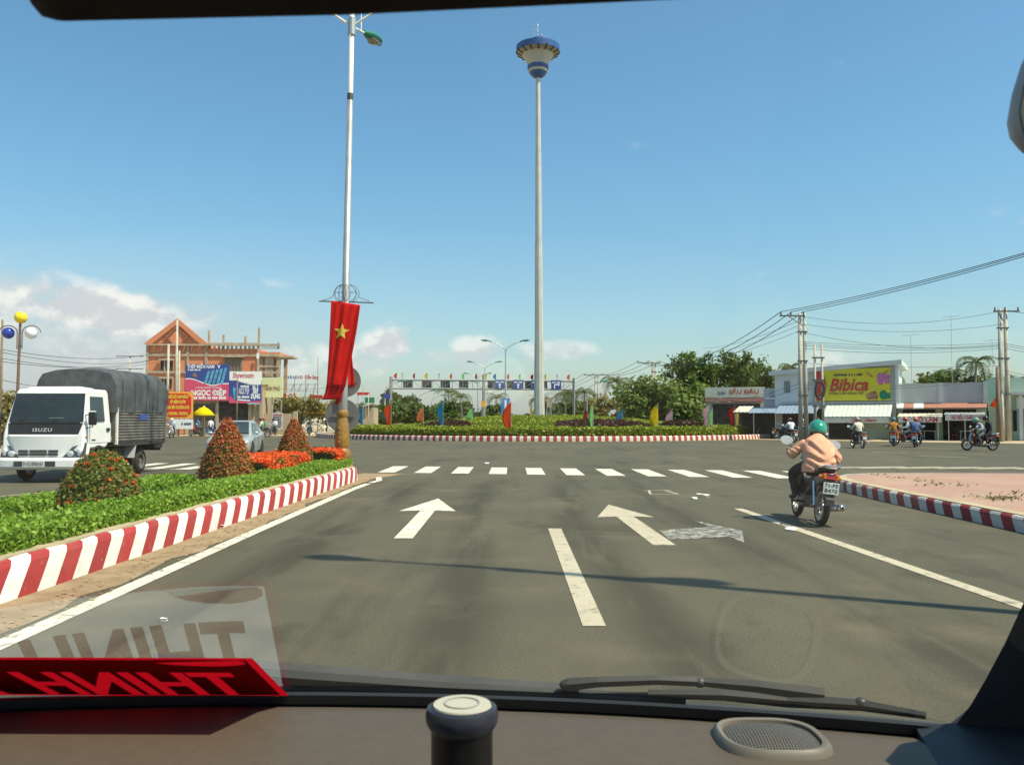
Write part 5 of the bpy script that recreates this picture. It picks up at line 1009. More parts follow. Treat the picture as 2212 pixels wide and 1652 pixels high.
b = B(); b.box(x(556), x(600), .2, 7, z(766), z(759)); b.build('frame_slab', m_brick, bh); b = B(); b.box(x(590), x(628), .3, 3, z(771), z(767)); b.build('formwork_deck', m_tan, bh); b = B(); b.box(x(556), x(598), .3, .6, z(792), z(789)); b.build('beam', m_frame, bh)
for k in range(9): u = 560 + k * 4.5; b = B(); b.tube([(x(u), .5, z(752)), (x(u) + .2, .5, z(741 - k * -1))], .05, 4); b.build('rebar', m_wood, bh)
b = B(); b.box(x(552), x(557), -.2, -.09, z(774), z(762)); b.build('hanging_sheet', m_whitep, bh)
# --- steel shop with its boards
sh, x, z = front('steel_shop', 'steel dealer with blue and pink billboards over a dark open shop front', 483, 88, 'building', rz=.05)
b = B(); b.box(x(404), x(563), .5, 8, 0, z(840)); b.build('wall', m_tan, sh); b = B(); b.box(x(470), x(535), .40, .49, .05, z(868)); b.build('shop_opening_shade', m_dark, sh); b = B(); b.box(x(415), x(465), .42, .49, .05, z(872)); b.build('shop_opening_shade', M('brown_opening_shade', (.10, .085, .07), .9, var=.4), sh)  # dark and brown panels paint the shade inside the shop front
for u in (404, 468, 538, 562): b = B(); b.box(x(u) - .15, x(u) + .15, .2, .39, 0, z(860)); b.build('pillar', m_tan, sh)
b = B(); b.box(x(536), x(560), -.4, .19, z(873), z(870)); b.build('teal_awning', M('teal_paint', (.20, .50, .50), .5), sh)
# board one
b = B(); x0, x1 = x(402.5), x(495); b.box(x0, x1, -.2, 0, z(865), z(787)); b1 = b.build('billboard', m_navy, sh); W = x1 - x0; Hb = z(787) - z(865)
ux = lambda a: x0 + W * (a - 85) / 800; uz = lambda c_: z(787) - Hb * (c_ - 170) / 665
wave = [(85, 440), (160, 430), (260, 450), (400, 505), (560, 555), (640, 552), (740, 525), (885, 520)]
flat([(ux(a), uz(c_)) for a, c_ in wave] + [(ux(885), uz(835)), (ux(85), uz(835))], -.23, -.202).build('pink_field', m_pink, b1); flat([(ux(a), uz(c_ - 8)) for a, c_ in wave] + [(ux(a), uz(c_ + 10)) for a, c_ in wave[::-1]], -.235, -.232).build('white_wave', m_whitep, b1)
for k in range(5): a0 = 425 + k * 76; t0 = 285 - k * 13; flat([(ux(a0), uz(520 + k * 8 - max(0, k - 2) * 14)), (ux(a0 + 45), uz(530 + k * 8 - max(0, k - 2) * 14)), (ux(a0 + 118), uz(t0 + 8)), (ux(a0 + 95), uz(t0)), (ux(a0 + 70), uz(t0 + 6))], -.24 - .001 * k, -.202).build('printed_pipe', m_steelb, b1)
letters('THÉP MIỀN NAM', .50, m_whitep, b1, (ux(365), -.21, uz(215)), bold=.012, width=W * 500 / 800); letters('V', .45, m_whitep, b1, (ux(695), -.21, uz(215)), bold=.02); flat([(ux(215), uz(400)), (ux(305), uz(400)), (ux(270), uz(330)), (ux(225), uz(330))], -.22, -.202).build('emblem', m_brownp, b1)
letters('NGỌC ĐIỆP', .72, m_whitep, b1, (ux(515), -.245, uz(700)), bold=.03, width=W * 640 / 800); letters('DOANH NGHIỆP TƯ NHÂN', .26, m_whitep, b1, (ux(510), -.245, uz(600)), width=W * 460 / 800)
def scribble(parent, xa, xb, zc, hgt, mat, y, seed):                  # a line of print too small to read, letter by letter
    q = random.Random(seed); xx = xa
    while xx < xb - hgt * .5:
        wd = hgt * q.uniform(.45, .7); b = B(); b.box(xx, xx + wd, y - .012, y, zc - hgt / 2, zc + hgt / 2 * q.uniform(.7, 1)); b.build('small_letter', mat, parent); xx += wd + hgt * (.55 if q.random() < .2 else .16)
scribble(b1, ux(215), ux(860), uz(785), .26, m_whitep, -.232, 1); scribble(b1, ux(130), ux(370), uz(272), .16, m_whitep, -.202, 2)
# board two
b = B(); x0, x1 = x(495.5), x(563); b.box(x0, x1, -.12, .08, z(868), z(822)); b2 = b.build('billboard', m_navy, sh); W = x1 - x0; b = B(); b.box(x0, x1, -.14, .1, z(821), z(802)); hd = b.build('header_board', m_whitep, sh)
letters('Showroom', .78, m_redp, hd, (x0 + W * .43, -.15, z(811)), bold=.015, shear=.15, width=W * .66); vx = lambda a: x0 + W * (a - 887) / 588; vz = lambda c_: z(787) - Hb * (c_ - 170) / 665
flat([(vx(1030), vz(480)), (vx(1280), vz(545)), (vx(1475), vz(538)), (vx(1475), vz(455)), (vx(1030), vz(450))], -.15, -.122).build('white_field', m_whitep, b2); flat([(vx(887), vz(750)), (vx(940), vz(780)), (vx(990), vz(835)), (vx(1290), vz(850)), (vx(1475), vz(835)), (vx(1475), vz(885)), (vx(887), vz(880))], -.15, -.122).build('pink_field', m_pink, b2); flat([(vx(1030), vz(805)), (vx(1280), vz(825)), (vx(1280), vz(845)), (vx(1030), vz(828))], -.16, -.151).build('white_wave', m_whitep, b2)
flat([(vx(955), vz(600)), (vx(1000), vz(590)), (vx(1000), vz(830)), (vx(965), vz(800))], -.15, -.122).build('printed_pipe', m_steelb, b2)
for tx, c_ in (('SẮT', 585), ('XÂY', 670), ('DỰNG', 760)): letters(tx, .62, m_whitep, b2, (vx(1375), -.13, vz(c_)), bold=.035, width=W * (115 if len(tx) == 3 else 170) / 588)
letters('NGỌC ĐIỆP', .85, m_whitep, b2, (vx(1160), -.13, vz(665)), bold=.012, width=W * 190 / 588); scribble(b2, vx(1045), vx(1265), vz(768), .22, m_whitep, -.122, 3); scribble(b2, vx(1095), vx(1265), vz(570), .2, m_whitep, -.122, 4)
py_, x, z = front('yellow_billboard', 'pale yellow billboard with brown shop lettering beside the blue boards', 588, 90); b = B(); b.box(x(563.5), x(611), -.1, .1, z(858), z(815)); bo = b.build('board', m_pyel, py_); letters('THÀNH PHÚ', .62, m_brownp, bo, (x(584), -.11, z(840)), bold=.02, width=x(607) - x(565)); scribble(bo, x(566), x(580), z(832), .18, m_brownp, -.101, 6); b = B(); b.box(x(564), x(574), -.115, -.101, z(853), z(845)); b.build('red_patch', m_hired, bo)
for u in (568, 587, 607): b = B(); b.tube([(x(u), .15, 0), (x(u), .15, z(816))], .08, 6); b.build('post', m_galv, py_)
rl, x, z = front('rooftop_letters', 'row of small coloured sign letters on a steel frame above the roofs', 652, 99)
for k, u in enumerate((613, 636, 660, 686)): b = B(); b.tube([(x(u), 0, 0), (x(u), 0, z(812))], .05, 5); b.build('frame_post', m_galv, rl)
for v in (815, 830, 845): b = B(); b.tube([(x(613), 0, z(v)), (x(688), 0, z(v))], .035, 5); b.build('frame_rail', m_galv, rl)
for k in range(4): b = B(); b.tube([(x(620 + k * 18), .0, z(862)), (x(636 + k * 15), .0, z(828))], .05, 5); b.build('frame_brace', m_galv, rl)
cl = [m_orange, m_navy, m_navy, m_steelb, m_navy, m_pink, m_redp]
for k, ch in enumerate('KARAOKE'): letters(ch, .55, cl[k], rl, (x(617 + k * 5.6), -.06, z(815)), name='letter', bold=.015, width=.24)
letters('Tiến Sang', .62, m_redp, rl, (x(673), -.06, z(815)), bold=.02, width=x(688) - x(658))
# --- commemorative board
cm, x, z = front('commemorative_board', 'red and orange banner board with yellow lettering behind the white motorbike', 385, 79, rz=.04); b = B(); b.box(x(353.5), x(416.5), -.06, .06, z(903), z(846)); bo = b.build('board', m_orange, cm); xa, xb, zc, zd = x(357), x(413), z(899.5), z(849.5); cr = .35
flat([(xa + cr, zc), (xb - cr, zc), (xb, zc + cr), (xb, zd - cr), (xb - cr, zd), (xa + cr, zd), (xa, zd - cr), (xa, zc + cr)], -.09, -.062).build('red_field', m_hired, bo)
for tx, v, wd in (('NHIỆT LIỆT CHÀO MỪNG', 857, 44), ('KỶ NIỆM 52 NĂM', 868, 32), ('NGÀY BẾN TRE ĐỒNG KHỞI', 880, 49), ('( 17/01/1960 - 17/01/2012 )', 893, 44)): letters(tx, .36, m_yellet, bo, (x(385), -.10, z(v)), bold=.014, width=wd / F * 79)
b = B(); b.box(x(374), x(418), -.16, -.06, z(926), z(905)); lb_ = b.build('white_panel', m_whitep, cm); scribble(lb_, x(394), x(415), z(915), .22, m_dkp, -.161, 8)
for u in (356, 386, 415): b = B(); b.tube([(x(u), .1, 0), (x(u), .1, z(850))], .06, 6); b.build('post', m_wood, cm)
# --- parasol, small signs, stalls and rubble on the left roadside
ps = empty('parasol', G(440, 81)); tag(ps, 'bright yellow parasol beside a concrete post on the left roadside', 'parasol'); zt, zr_ = hz_(878, 81), hz_(897, 81); rr_ = 24 / F * 81
b = B(); n = 8; vs = [(0, 0, zt)] + [(rr_ * k * math.cos(2 * math.pi * i / 16), rr_ * k * math.sin(2 * math.pi * i / 16), zt - (zt - zr_) * k ** 1.7) for k in (.35, .7, 1) for i in range(16)]
b.add(vs, [(0, 1 + i, 1 + (i + 1) % 16) for i in range(16)] + [(1 + j * 16 + i, 17 + j * 16 + i, 17 + j * 16 + (i + 1) % 16, 1 + j * 16 + (i + 1) % 16) for j in range(2) for i in range(16)]); o = b.build('canopy', CLOTH('parasol_yellow', (.85, .70, .01), .4), ps); o.modifiers.new('s', 'SOLIDIFY').thickness = .01; b = B(); b.tube([(0, 0, 0), (0, 0, zt + .1)], .03, 6); b.build('pole', m_wood, ps)
def small_sign(name, label, u0, v0, u1, v1, Y, mat, txt=None, tmat=None, posts=True, cat='sign', tsize=.4):
    t_, x, z = front(name, label, (u0 + u1) / 2, Y, cat); b = B(); b.box(x(u0), x(u1), -.05, .05, z(v1), z(v0)); bo = b.build('board', mat, t_)
    if txt: letters(txt, tsize, tmat, bo, (0, -.06, (z(v0) + z(v1)) / 2), bold=.02)
    if posts:
        for u in (u0 + 2, u1 - 2): b = B(); b.tube([(x(u), .09, 0), (x(u), .09, z(v0) - .05)], .04, 5); b.build('post', m_galv, t_)
    return t_, x, z, bo
small_sign('shop_sign', 'white sign with two red letters before the steel roof frame', 618, 846, 645, 864, 96, m_cream, 'GÀ', m_redp, tsize=.6); small_sign('shop_sign', 'narrow red banner sign under the steel roof frame', 668, 853, 697, 861, 96, m_redp); small_sign('shop_sign', 'orange and yellow stall panel behind the rubble', 655, 872, 702, 892, 95, m_orange); small_sign('shop_sign', 'red panel at the edge of the small grey green tree', 610, 850, 618, 866, 95, m_redp)
sg_, x, z, bo = small_sign('standing_banner', 'tall grey printed banner standing behind a motorbike rider', 588, 891, 611, 927, 86.5, m_wallg)
for k in range(6): scribble(bo, x(591), x(609), z(896 + k * 5), .14, m_dkp if k else m_redp, -.051, 20 + k)
small_sign('shop_sign', 'low red banner beside the round road signs', 771, 847, 798, 853, 104, m_redp); small_sign('shop_sign', 'dark green and red board beside the rounded trees', 788, 858, 809, 870, 102, m_tealg); small_sign('shop_sign', 'blue and red board at the first gantry leg', 828, 850, 843, 860, 125, m_navy); small_sign('shop_sign', 'orange square sign hanging under the central gantry post', 1039, 866, 1049, 878, 133, m_orange); small_sign('shop_sign', 'blank beige board right behind the mast foot', 1181, 858, 1193, 880, 120, m_tan)
small_sign('shop_sign', 'small red stall panel behind the blue flag by the purple bed', 1326, 894, 1340, 904, 104, m_redp)
hu, x, z = front('roadside_hut', 'tan hut with sloping roof beside the round road signs', 794, 103, 'building'); b = B(); b.box(x(784), x(806), 0, 4, 0, z(880)); b.build('wall', m_tan, hu); b = flat([(x(782), z(880)), (x(808), z(872)), (x(808), z(869)), (x(782), z(877))], -.5, 4.4); b.build('roof', m_zinc, hu)
wl, x, z = front('garden_wall', 'long low tan garden wall behind the parked motorbikes', 545, 89.5, 'wall'); b = B(); b.box(x(480), x(640), 0, .25, 0, z(893)); b.build('wall', m_tan, wl)
for u in (482, 520, 560, 600, 638): b = B(); b.box(x(u) - .2, x(u) + .2, -.06, .31, 0, z(888)); b.build('pier', m_tan, wl)
q = random.Random(9); b = B(); c0 = G(690, 88)
for k in range(150):
    a = q.uniform(-2.3, 2.3); e = q.uniform(-1, 1); hgt = 1.7 * max(0, 1 - (a / 2.4) ** 2) * q.uniform(0, 1); s = q.uniform(.10, .28); p = [c0 + Vector((a + q.uniform(-s, s), e + q.uniform(-s, s), hgt + q.uniform(-s, s) + .1)) for _ in range(6)]
    b.add(p, [(0, 1, 2), (0, 2, 3), (0, 3, 4), (0, 4, 1), (5, 2, 1), (5, 3, 2), (5, 4, 3), (5, 1, 4)])
stuff(b.build('rubble_heap', M('rubble', (.62, .57, .47), .9, var=.35, scale=2)))
# ================================================================ vehicles and people
m_tyre = M('tyre', (.022, .022, .022), .85, bump=.2); m_rim = M('rim_alloy', (.33, .32, .30), .4, .7, dirt=.3); m_chrome = M('chrome', (.70, .70, .70), .12, 1.0, var=.02); m_blackp = M('black_plastic', (.02, .021, .022), .45)
m_seat = M('seat_vinyl', (.015, .015, .016), .4); m_engine = M('engine_metal', (.14, .135, .13), .45, .6, dirt=.3); m_tail = M('tail_light', (.55, .02, .015), .15, coat=.5); m_amber = M('amber_lens', (.70, .22, .02), .2); m_lens = M('clear_lens', (.62, .64, .66), .08, .2); m_mirror = M('sky_painted_mirror', (.78, .82, .86), .22, .35, var=.0); m_plate = M('number_plate', (.62, .63, .60), .45, .1, dirt=.12)  # bike mirrors are painted pale in place of a reflected sky
def vglass(name='vehicle_glass', c=(.012, .016, .016)):
    if name in MATS: return MATS[name]
    m = M(name, c, .04, 0, var=.3, scale=1.5, spec=.8); return m
def paint(name, c, rough=.28): return M('paint_' + name, c, rough, .0, var=.05, scale=2, coat=.35, spec=.5, dirt=.06)
def wheel(parent, name, c, r, wid, axis='x', rim_r=.68, spokes=9, n=26):
    """tyre with a spoked rim as its sub-part; axle along x"""
    w_ = None; b = B(); vs = []; fs = []; m = 8
    for i in range(n):
        a = 2 * math.pi * i / n
        for j in range(m):
            q = 2 * math.pi * j / m; rad = r - wid * .48 + wid * .48 * math.cos(q) if wid > .12 else r - wid * .5 + wid * .5 * math.cos(q)
            if rad < r * rim_r: rad = r * rim_r
            vs.append((c[0] + wid * .5 * math.sin(q), c[1] + rad * math.sin(a), c[2] + rad * math.cos(a)))
    for i in range(n):
        for j in range(m): a = i * m + j; b2 = i * m + (j + 1) % m; i2 = ((i + 1) % n) * m; fs.append((a, b2, i2 + (j + 1) % m, i2 + j))
    b.add(vs, fs); w_ = b.build(name, m_tyre, parent, smooth=True)
    b = B(); b.tube([(c[0] - wid * .32, c[1], c[2]), (c[0] + wid * .32, c[1], c[2])], r * .16, 10)
    for k in range(spokes):
        a = 2 * math.pi * k / spokes; sx = (1 if k % 2 else -1) * wid * .15; b.tube([(c[0] + sx, c[1] + r * .1 * math.sin(a), c[2] + r * .1 * math.cos(a)), (c[0], c[1] + r * rim_r * math.sin(a), c[2] + r * rim_r * math.cos(a))], r * .035, 4)
    rr = r * rim_r; secs = []
    for i in range(n + 1): a = 2 * math.pi * i / n; secs.append([(c[0] + dx, c[1] + (rr + dr) * math.sin(a), c[2] + (rr + dr) * math.cos(a)) for dx, dr in ((-wid * .4, .02), (wid * .4, .02), (wid * .36, -.02), (-wid * .36, -.02))])
    b.loft(secs, True, False); b.build('rim', m_rim, w_); return w_
def motorbike(label, p, rz, pm, lean=0.0, plate=None, group='motorbikes on the roundabout', big=False, rack=True, seatm=None, dim=1.0):
    t_ = empty('motorbike', p, 0, dim); t_.rotation_euler = (0, lean, rz); tag(t_, label, 'motorbike', group)
    wheel(t_, 'front_wheel', (0, .62, .28), .28, .085 if not big else .11); wheel(t_, 'rear_wheel', (0, -.60, .28), .28, .095 if not big else .13)
    b = B(); S = lambda y, w0, z0, z1: [(-w0, y, z0), (w0, y, z0), (w0 * 1.05, y, (z0 + z1) / 2), (w0 * .8, y, z1), (-w0 * .8, y, z1), (-w0 * 1.05, y, (z0 + z1) / 2)]
    b.loft([S(.36, .10, .52, .80), S(.26, .085, .40, .66), S(.08, .075, .36, .55), S(-.05, .09, .42, .62), S(-.30, .11, .50, .72), S(-.62, .10, .58, .76), S(-.86, .05, .66, .76)]); b.build('body', pm, t_, bevel=.015)
    b = B()                                                            # leg shield
    b.loft([[(-.05, .34, .92), (.05, .34, .92), (.05, .40, .92), (-.05, .40, .92)], [(-.20, .30, .72), (.20, .30, .72), (.17, .40, .72), (-.17, .40, .72)], [(-.21, .24, .52), (.21, .24, .52), (.17, .33, .50), (-.17, .33, .50)], [(-.13, .20, .34), (.13, .20, .34), (.10, .26, .33), (-.10, .26, .33)]]); b.build('leg_shield', pm, t_, bevel=.01)
    b = B(); b.loft([[(-.05 * k - .05, y, z), (.05 * k + .05, y, z), (.04 * k + .04, y, z + h), (-.04 * k - .04, y, z + h)] for y, k, z, h in ((.10, .6, .66, .07), (-.05, 1.2, .70, .08), (-.35, 1.6, .73, .07), (-.60, 1.5, .755, .08), (-.76, 1.0, .78, .06))]); b.build('seat', seatm or m_seat, t_, bevel=.02)
    b = B(); b.loft([[(-.09, .30, .90), (.09, .30, .90), (.07, .32, 1.03), (-.07, .32, 1.03)], [(-.10, .44, .90), (.10, .44, .90), (.08, .42, 1.0), (-.08, .42, 1.0)]]); b.build('headlight_cowl', pm, t_, bevel=.02); b = B(); b.ball((0, .455, .95), (.075, .03, .05), 10, 6); b.build('headlight', m_lens, t_, smooth=True)
    for sg in (-1, 1):
        b = B(); b.tube([(sg * .07, .62, .28), (sg * .07, .45, .70), (sg * .05, .38, .90)], .022, 6); b.build('fork', m_chrome, t_)
        b = B(); b.tube([(0, .34, .98), (sg * .12, .31, 1.02), (sg * .34, .20, 1.01)], .013, 6); h_ = b.build('handlebar', m_blackp, t_); b = B(); b.tube([(sg * .24, .245, 1.012), (sg * .36, .19, 1.01)], .020, 8); b.build('grip', m_blackp, h_)
        b = B(); b.tube([(sg * .20, .27, 1.02), (sg * .29, .30, 1.08), (sg * .34, .29, 1.14)], .008, 5); mr = b.build('mirror', m_blackp, t_); b = B(); b.prism([(.095 * math.cos(2 * math.pi * i / 16), .068 * math.sin(2 * math.pi * i / 16)) for i in range(16)], lambda x, z: (sg * .36 + x, .272, 1.165 + z), lambda x, z: (sg * .36 + x, .295, 1.165 + z)); b.build('sky_painted_mirror', m_mirror, mr)
        b = B(); b.tube([(sg * .11, -.60, .28), (sg * .12, -.50, .62)], .025, 7); b.build('shock_absorber', m_chrome, t_); b = B(); b.tube([(sg * .08, -.05, .30), (sg * .09, -.60, .28)], .022, 6); b.build('swing_arm', m_engine, t_)
        b = B(); b.tube([(sg * .08, .0, .28), (sg * .28, .0, .28)], .018, 6); b.build('foot_peg', m_blackp, t_); b = B(); b.ball((sg * .13, -.80, .70), (.03, .04, .03), 8, 6); b.build('indicator', m_amber, t_, smooth=True)
    b = B(); b.loft([[(-.05, .62 + .33 * math.sin(a), .28 + .33 * math.cos(a)), (.05, .62 + .33 * math.sin(a), .28 + .33 * math.cos(a)), (.045, .62 + .31 * math.sin(a), .28 + .31 * math.cos(a)), (-.045, .62 + .31 * math.sin(a), .28 + .31 * math.cos(a))] for a in [R(x) for x in range(-60, 61, 15)]]); b.build('front_fender', pm, t_)
    b = B(); b.loft([[(-.06, -.60 - .34 * math.sin(a), .28 + .34 * math.cos(a)), (.06, -.60 - .34 * math.sin(a), .28 + .34 * math.cos(a)), (.055, -.60 - .32 * math.sin(a), .28 + .32 * math.cos(a)), (-.055, -.60 - .32 * math.sin(a), .28 + .32 * math.cos(a))] for a in [R(x) for x in range(-20, 86, 15)]]); b.build('rear_fender', m_blackp, t_)
    b = B(); b.box(-.10, .10, .02, .26, .20, .40); b.tube([(0, .26, .30), (0, .36, .32)], .07, 8); b.build('engine', m_engine, t_, bevel=.02)
    b = B(); b.tube([(.10, .20, .24), (.14, -.05, .20), (.17, -.30, .23), (.19, -.85, .30)], [.018, .02, .045, .05], 9); e = b.build('exhaust', m_chrome if not big else m_engine, t_, smooth=True); b = B(); b.tube([(.19, -.852, .30), (.19, -.87, .302)], .022, 8); b.build('exhaust_tip', m_blackp, e)
    b = B(); b.loft([[(-.10, -.80, .66), (.10, -.80, .66), (.10, -.80, .76), (-.10, -.80, .76)], [(-.085, -.88, .67), (.085, -.88, .67), (.085, -.87, .75), (-.085, -.87, .75)]]); tl = b.build('tail_light', m_tail, t_, bevel=.012)
    for sg in (-1, 1): b = B(); b.box(sg * .09 - .018, sg * .09 + .018, -.886, -.81, .675, .745); b.build('tail_indicator', m_amber, tl, bevel=.006)
    if rack: b = B(); b.tube([(-.10, -.50, .78), (-.13, -.75, .83), (-.10, -.90, .86), (.10, -.90, .86), (.13, -.75, .83), (.10, -.50, .78)], .014, 7); b.build('grab_rail', m_chrome, t_)
    b = B(); b.box(-.11, .11, -.915, -.905, .47, .63); pl = b.build('number_plate', m_plate, t_, bevel=.004); b = B(); b.box(-.06, .06, -.90, -.80, .42, .66); b.build('mudguard', m_blackp, t_)
    if plate:
        for k, s in enumerate(plate): letters(s, .072, m_dkp, pl, (0, -.917, .590 - k * .074), bold=.0014, width=.18)
    return t_
# ---- people: one skinned body each
from mathutils import noise as mnoise
def person_mesh(J, key, thick=1.0, loose=0.0, sub=1):
    """J: joint name -> point. Returns a mesh with slots shirt, trousers, skin, shoes"""
    V = []; Rd = []; E = []; seg = []; idx = {}
    def add(n, p, r, frm=None, kind=0):
        idx[n] = len(V); V.append(Vector(p)); Rd.append(r * thick)
        if frm is not None: E.append((idx[frm], idx[n])); seg.append((idx[frm], idx[n], kind))
    add('pel', J['pel'], .125); add('waist', Vector(J['pel']).lerp(J['chest'], .45), .132, 'pel', 0); add('chest', J['chest'], .145, 'waist', 0); add('neckb', Vector(J['chest']).lerp(J['neck'], .75), .095, 'chest', 0)
    add('neck', J['neck'], .055, 'neckb', 2); hd = Vector(J['head']); nk = Vector(J['neck']); ax = (hd - nk).normalized(); add('jaw', nk + (hd - nk) * .55, .072, 'neck', 2); add('skull', hd, .090, 'jaw', 2); add('crown', hd + ax * .075, .060, 'skull', 2)
    f = Vector(J['face']).normalized(); add('nose', hd - ax * .02 + f * .105, .016, 'jaw', 2); sd = f.cross(ax).normalized()
    for sg in (-1, 1): add('ear%d' % sg, hd - ax * .02 + sd * sg * .098, .020, 'skull', 2)
    for s in 'LR':
        add('sh' + s, J['sh' + s], .072, 'neckb' if False else 'chest', 0); add('el' + s, J['el' + s], .056, 'sh' + s, 0); add('wr' + s, J['wr' + s], .036, 'el' + s, 0 if not J.get('bare') else 2)
        w_ = Vector(J['wr' + s]); d = Vector(J['hd' + s]) - w_; d.normalize(); pal = w_ + d * .055; add('pa' + s, pal, .036, 'wr' + s, 2)
        up = Vector((0, 0, 1)); side = d.cross(up); side = side.normalized() if side.length > .1 else Vector((1, 0, 0)); dn = side.cross(d).normalized()
        if dn.z > 0: dn = -dn
        for q in range(4):
            off = side * (q - 1.5) * .021; k1 = pal + d * (.055 - abs(q - 1.3) * .006) + off; add('f%s%d' % (s, q), k1, .0095, 'pa' + s, 2); add('g%s%d' % (s, q), k1 + d * .012 + dn * .030, .0085, 'f%s%d' % (s, q), 2)
        ts = 1 if s == 'L' else -1; k1 = w_ + d * .045 + side * ts * .040; add('t' + s, k1, .011, 'wr' + s, 2); add('u' + s, k1 + d * .032 + dn * .02, .0095, 't' + s, 2)
        add('hp' + s, J['hp' + s], .098, 'pel', 1); add('kn' + s, J['kn' + s], .066, 'hp' + s, 1); add('ca' + s, Vector(J['kn' + s]).lerp(J['an' + s], .4), .058, 'kn' + s, 1); add('an' + s, J['an' + s], .040, 'ca' + s, 1); add('he' + s, Vector(J['an' + s]) + Vector((0, 0, -.035)), .040, 'an' + s, 3); add('to' + s, J['to' + s], .034, 'he' + s, 3)
    me = bpy.data.meshes.new(key); me.from_pydata(V, E, []); o = bpy.data.objects.new(key, me); col.objects.link(o)
    o.modifiers.new('skin', 'SKIN').use_smooth_shade = True
    sv = me.skin_vertices[0].data if me.skin_vertices else None
    if sv is None:
        bm = bmesh.new(); bm.from_mesh(me); bm.verts.layers.skin.verify(); bm.to_mesh(me); bm.free(); sv = me.skin_vertices[0].data
    for i, r in enumerate(Rd): sv[i].radius = (r, r * (.86 if i < 4 else 1)); sv[i].use_root = (i == 0)
    ss = o.modifiers.new('sub', 'SUBSURF'); ss.levels = sub; ss.render_levels = sub
    dg = bpy.context.evaluated_depsgraph_get(); out = bpy.data.meshes.new_from_object(o.evaluated_get(dg)); bpy.data.objects.remove(o)
    segs = [(V[a], V[b_], k, Rd[a], Rd[b_]) for a, b_, k in seg]; mi = []
    def kind(c):
        best, bk = 1e9, 0
        for a, b_, k, ra, rb in segs:
            d = b_ - a; L2 = d.length_squared; t_ = max(0, min(1, (c - a).dot(d) / L2)) if L2 > 1e-9 else 0; q = (c - (a + d * t_)).length - (ra + (rb - ra) * t_)
            if q < best: best, bk = q, k
        return bk
    for p in out.polygons: mi.append(kind(Vector(p.center)))
    out.polygons.foreach_set('material_index', mi); out.polygons.foreach_set('use_smooth', [True] * len(mi))
    if loose:
        vk = {}
        for p, k in zip(out.polygons, mi):
            for v_ in p.vertices: vk.setdefault(v_, set()).add(k)
        for v_ in out.vertices:
            ks = vk.get(v_.index, {0})
            if ks <= {0} or ks <= {1}:
                c = v_.co; nn = mnoise.noise(c * 9) * .6 + mnoise.noise(Vector((c.x * 22, c.y * 22, c.z * 9))) * .5 + .35; v_.co = c + v_.normal * loose * nn
    out.update(); return out
V3 = Vector
def pose_ride(hunch=0.0, pillion=False, tall=1.0):
    y0 = -.22 if not pillion else -.52; z0 = .86 if not pillion else .90; f = .10 + hunch
    J = dict(pel=(0, y0, z0), chest=(0, y0 + f * .9, z0 + .36 - hunch * .25), neck=(0, y0 + f * 1.35 + .02, z0 + .52 - hunch * .35), head=(0, y0 + f * 1.55 + .06, z0 + .665 - hunch * .40), face=(0, 1, -.15))
    for s, sg in (('L', -1), ('R', 1)):
        J['sh' + s] = (sg * .185, y0 + f * 1.05, z0 + .42 - hunch * .3)
        if not pillion: J['el' + s] = (sg * .31, .0 + hunch * .1, 1.06 - hunch * .1); J['wr' + s] = (sg * .31, .155, 1.035); J['hd' + s] = (sg * .30, .26, 1.02); J['kn' + s] = (sg * .20, .16, .70); J['an' + s] = (sg * .20, .00, .36); J['to' + s] = (sg * .23, .14, .315)
        else: J['el' + s] = (sg * .24, y0 + .10, z0 + .18); J['wr' + s] = (sg * .16, y0 + .30, z0 + .16); J['hd' + s] = (sg * .10, y0 + .40, z0 + .15); J['kn' + s] = (sg * .23, y0 + .36, .72); J['an' + s] = (sg * .22, y0 + .28, .38); J['to' + s] = (sg * .24, y0 + .42, .335)
        J['hp' + s] = (sg * .10, y0 + .06, z0 - .02)
    return J
def pose_stand(walk=.12):
    J = dict(pel=(0, 0, .90), chest=(0, .02, 1.26), neck=(0, .02, 1.44), head=(0, .05, 1.58), face=(0, 1, 0))
    for s, sg in (('L', -1), ('R', 1)):
        J['sh' + s] = (sg * .18, 0, 1.35); J['el' + s] = (sg * .24, -.03 - sg * walk * .5, 1.10); J['wr' + s] = (sg * .23, .08 - sg * walk, .90); J['hd' + s] = (sg * .22, .12 - sg * walk, .80); J['hp' + s] = (sg * .09, 0, .86); J['kn' + s] = (sg * .10, .05 + sg * walk, .48); J['an' + s] = (sg * .10, sg * walk * 1.6, .08); J['to' + s] = (sg * .12, .15 + sg * walk * 1.6, .035)
    return J
PM = {'ride': person_mesh(pose_ride(), 'rider_body', 1.0, .012), 'lean': person_mesh(pose_ride(.10), 'leaning_body', 1.0, .012), 'pillion': person_mesh(pose_ride(0, True), 'pillion_body', 1.0, .012), 'stand': person_mesh(pose_stand(), 'standing_body', 1.0, .01)}
HEADS = {'ride': pose_ride(), 'lean': pose_ride(.10), 'pillion': pose_ride(0, True), 'stand': pose_stand()}
SKIN = M('skin', (.36, .19, .12), .55, var=.1, scale=4); SHOE = M('shoe', (.03, .028, .026), .6)
CL = {}
def fab(n, c): return M('fabric_' + n, c, .85, var=.18, scale=7, bump=.3, bscale=18)
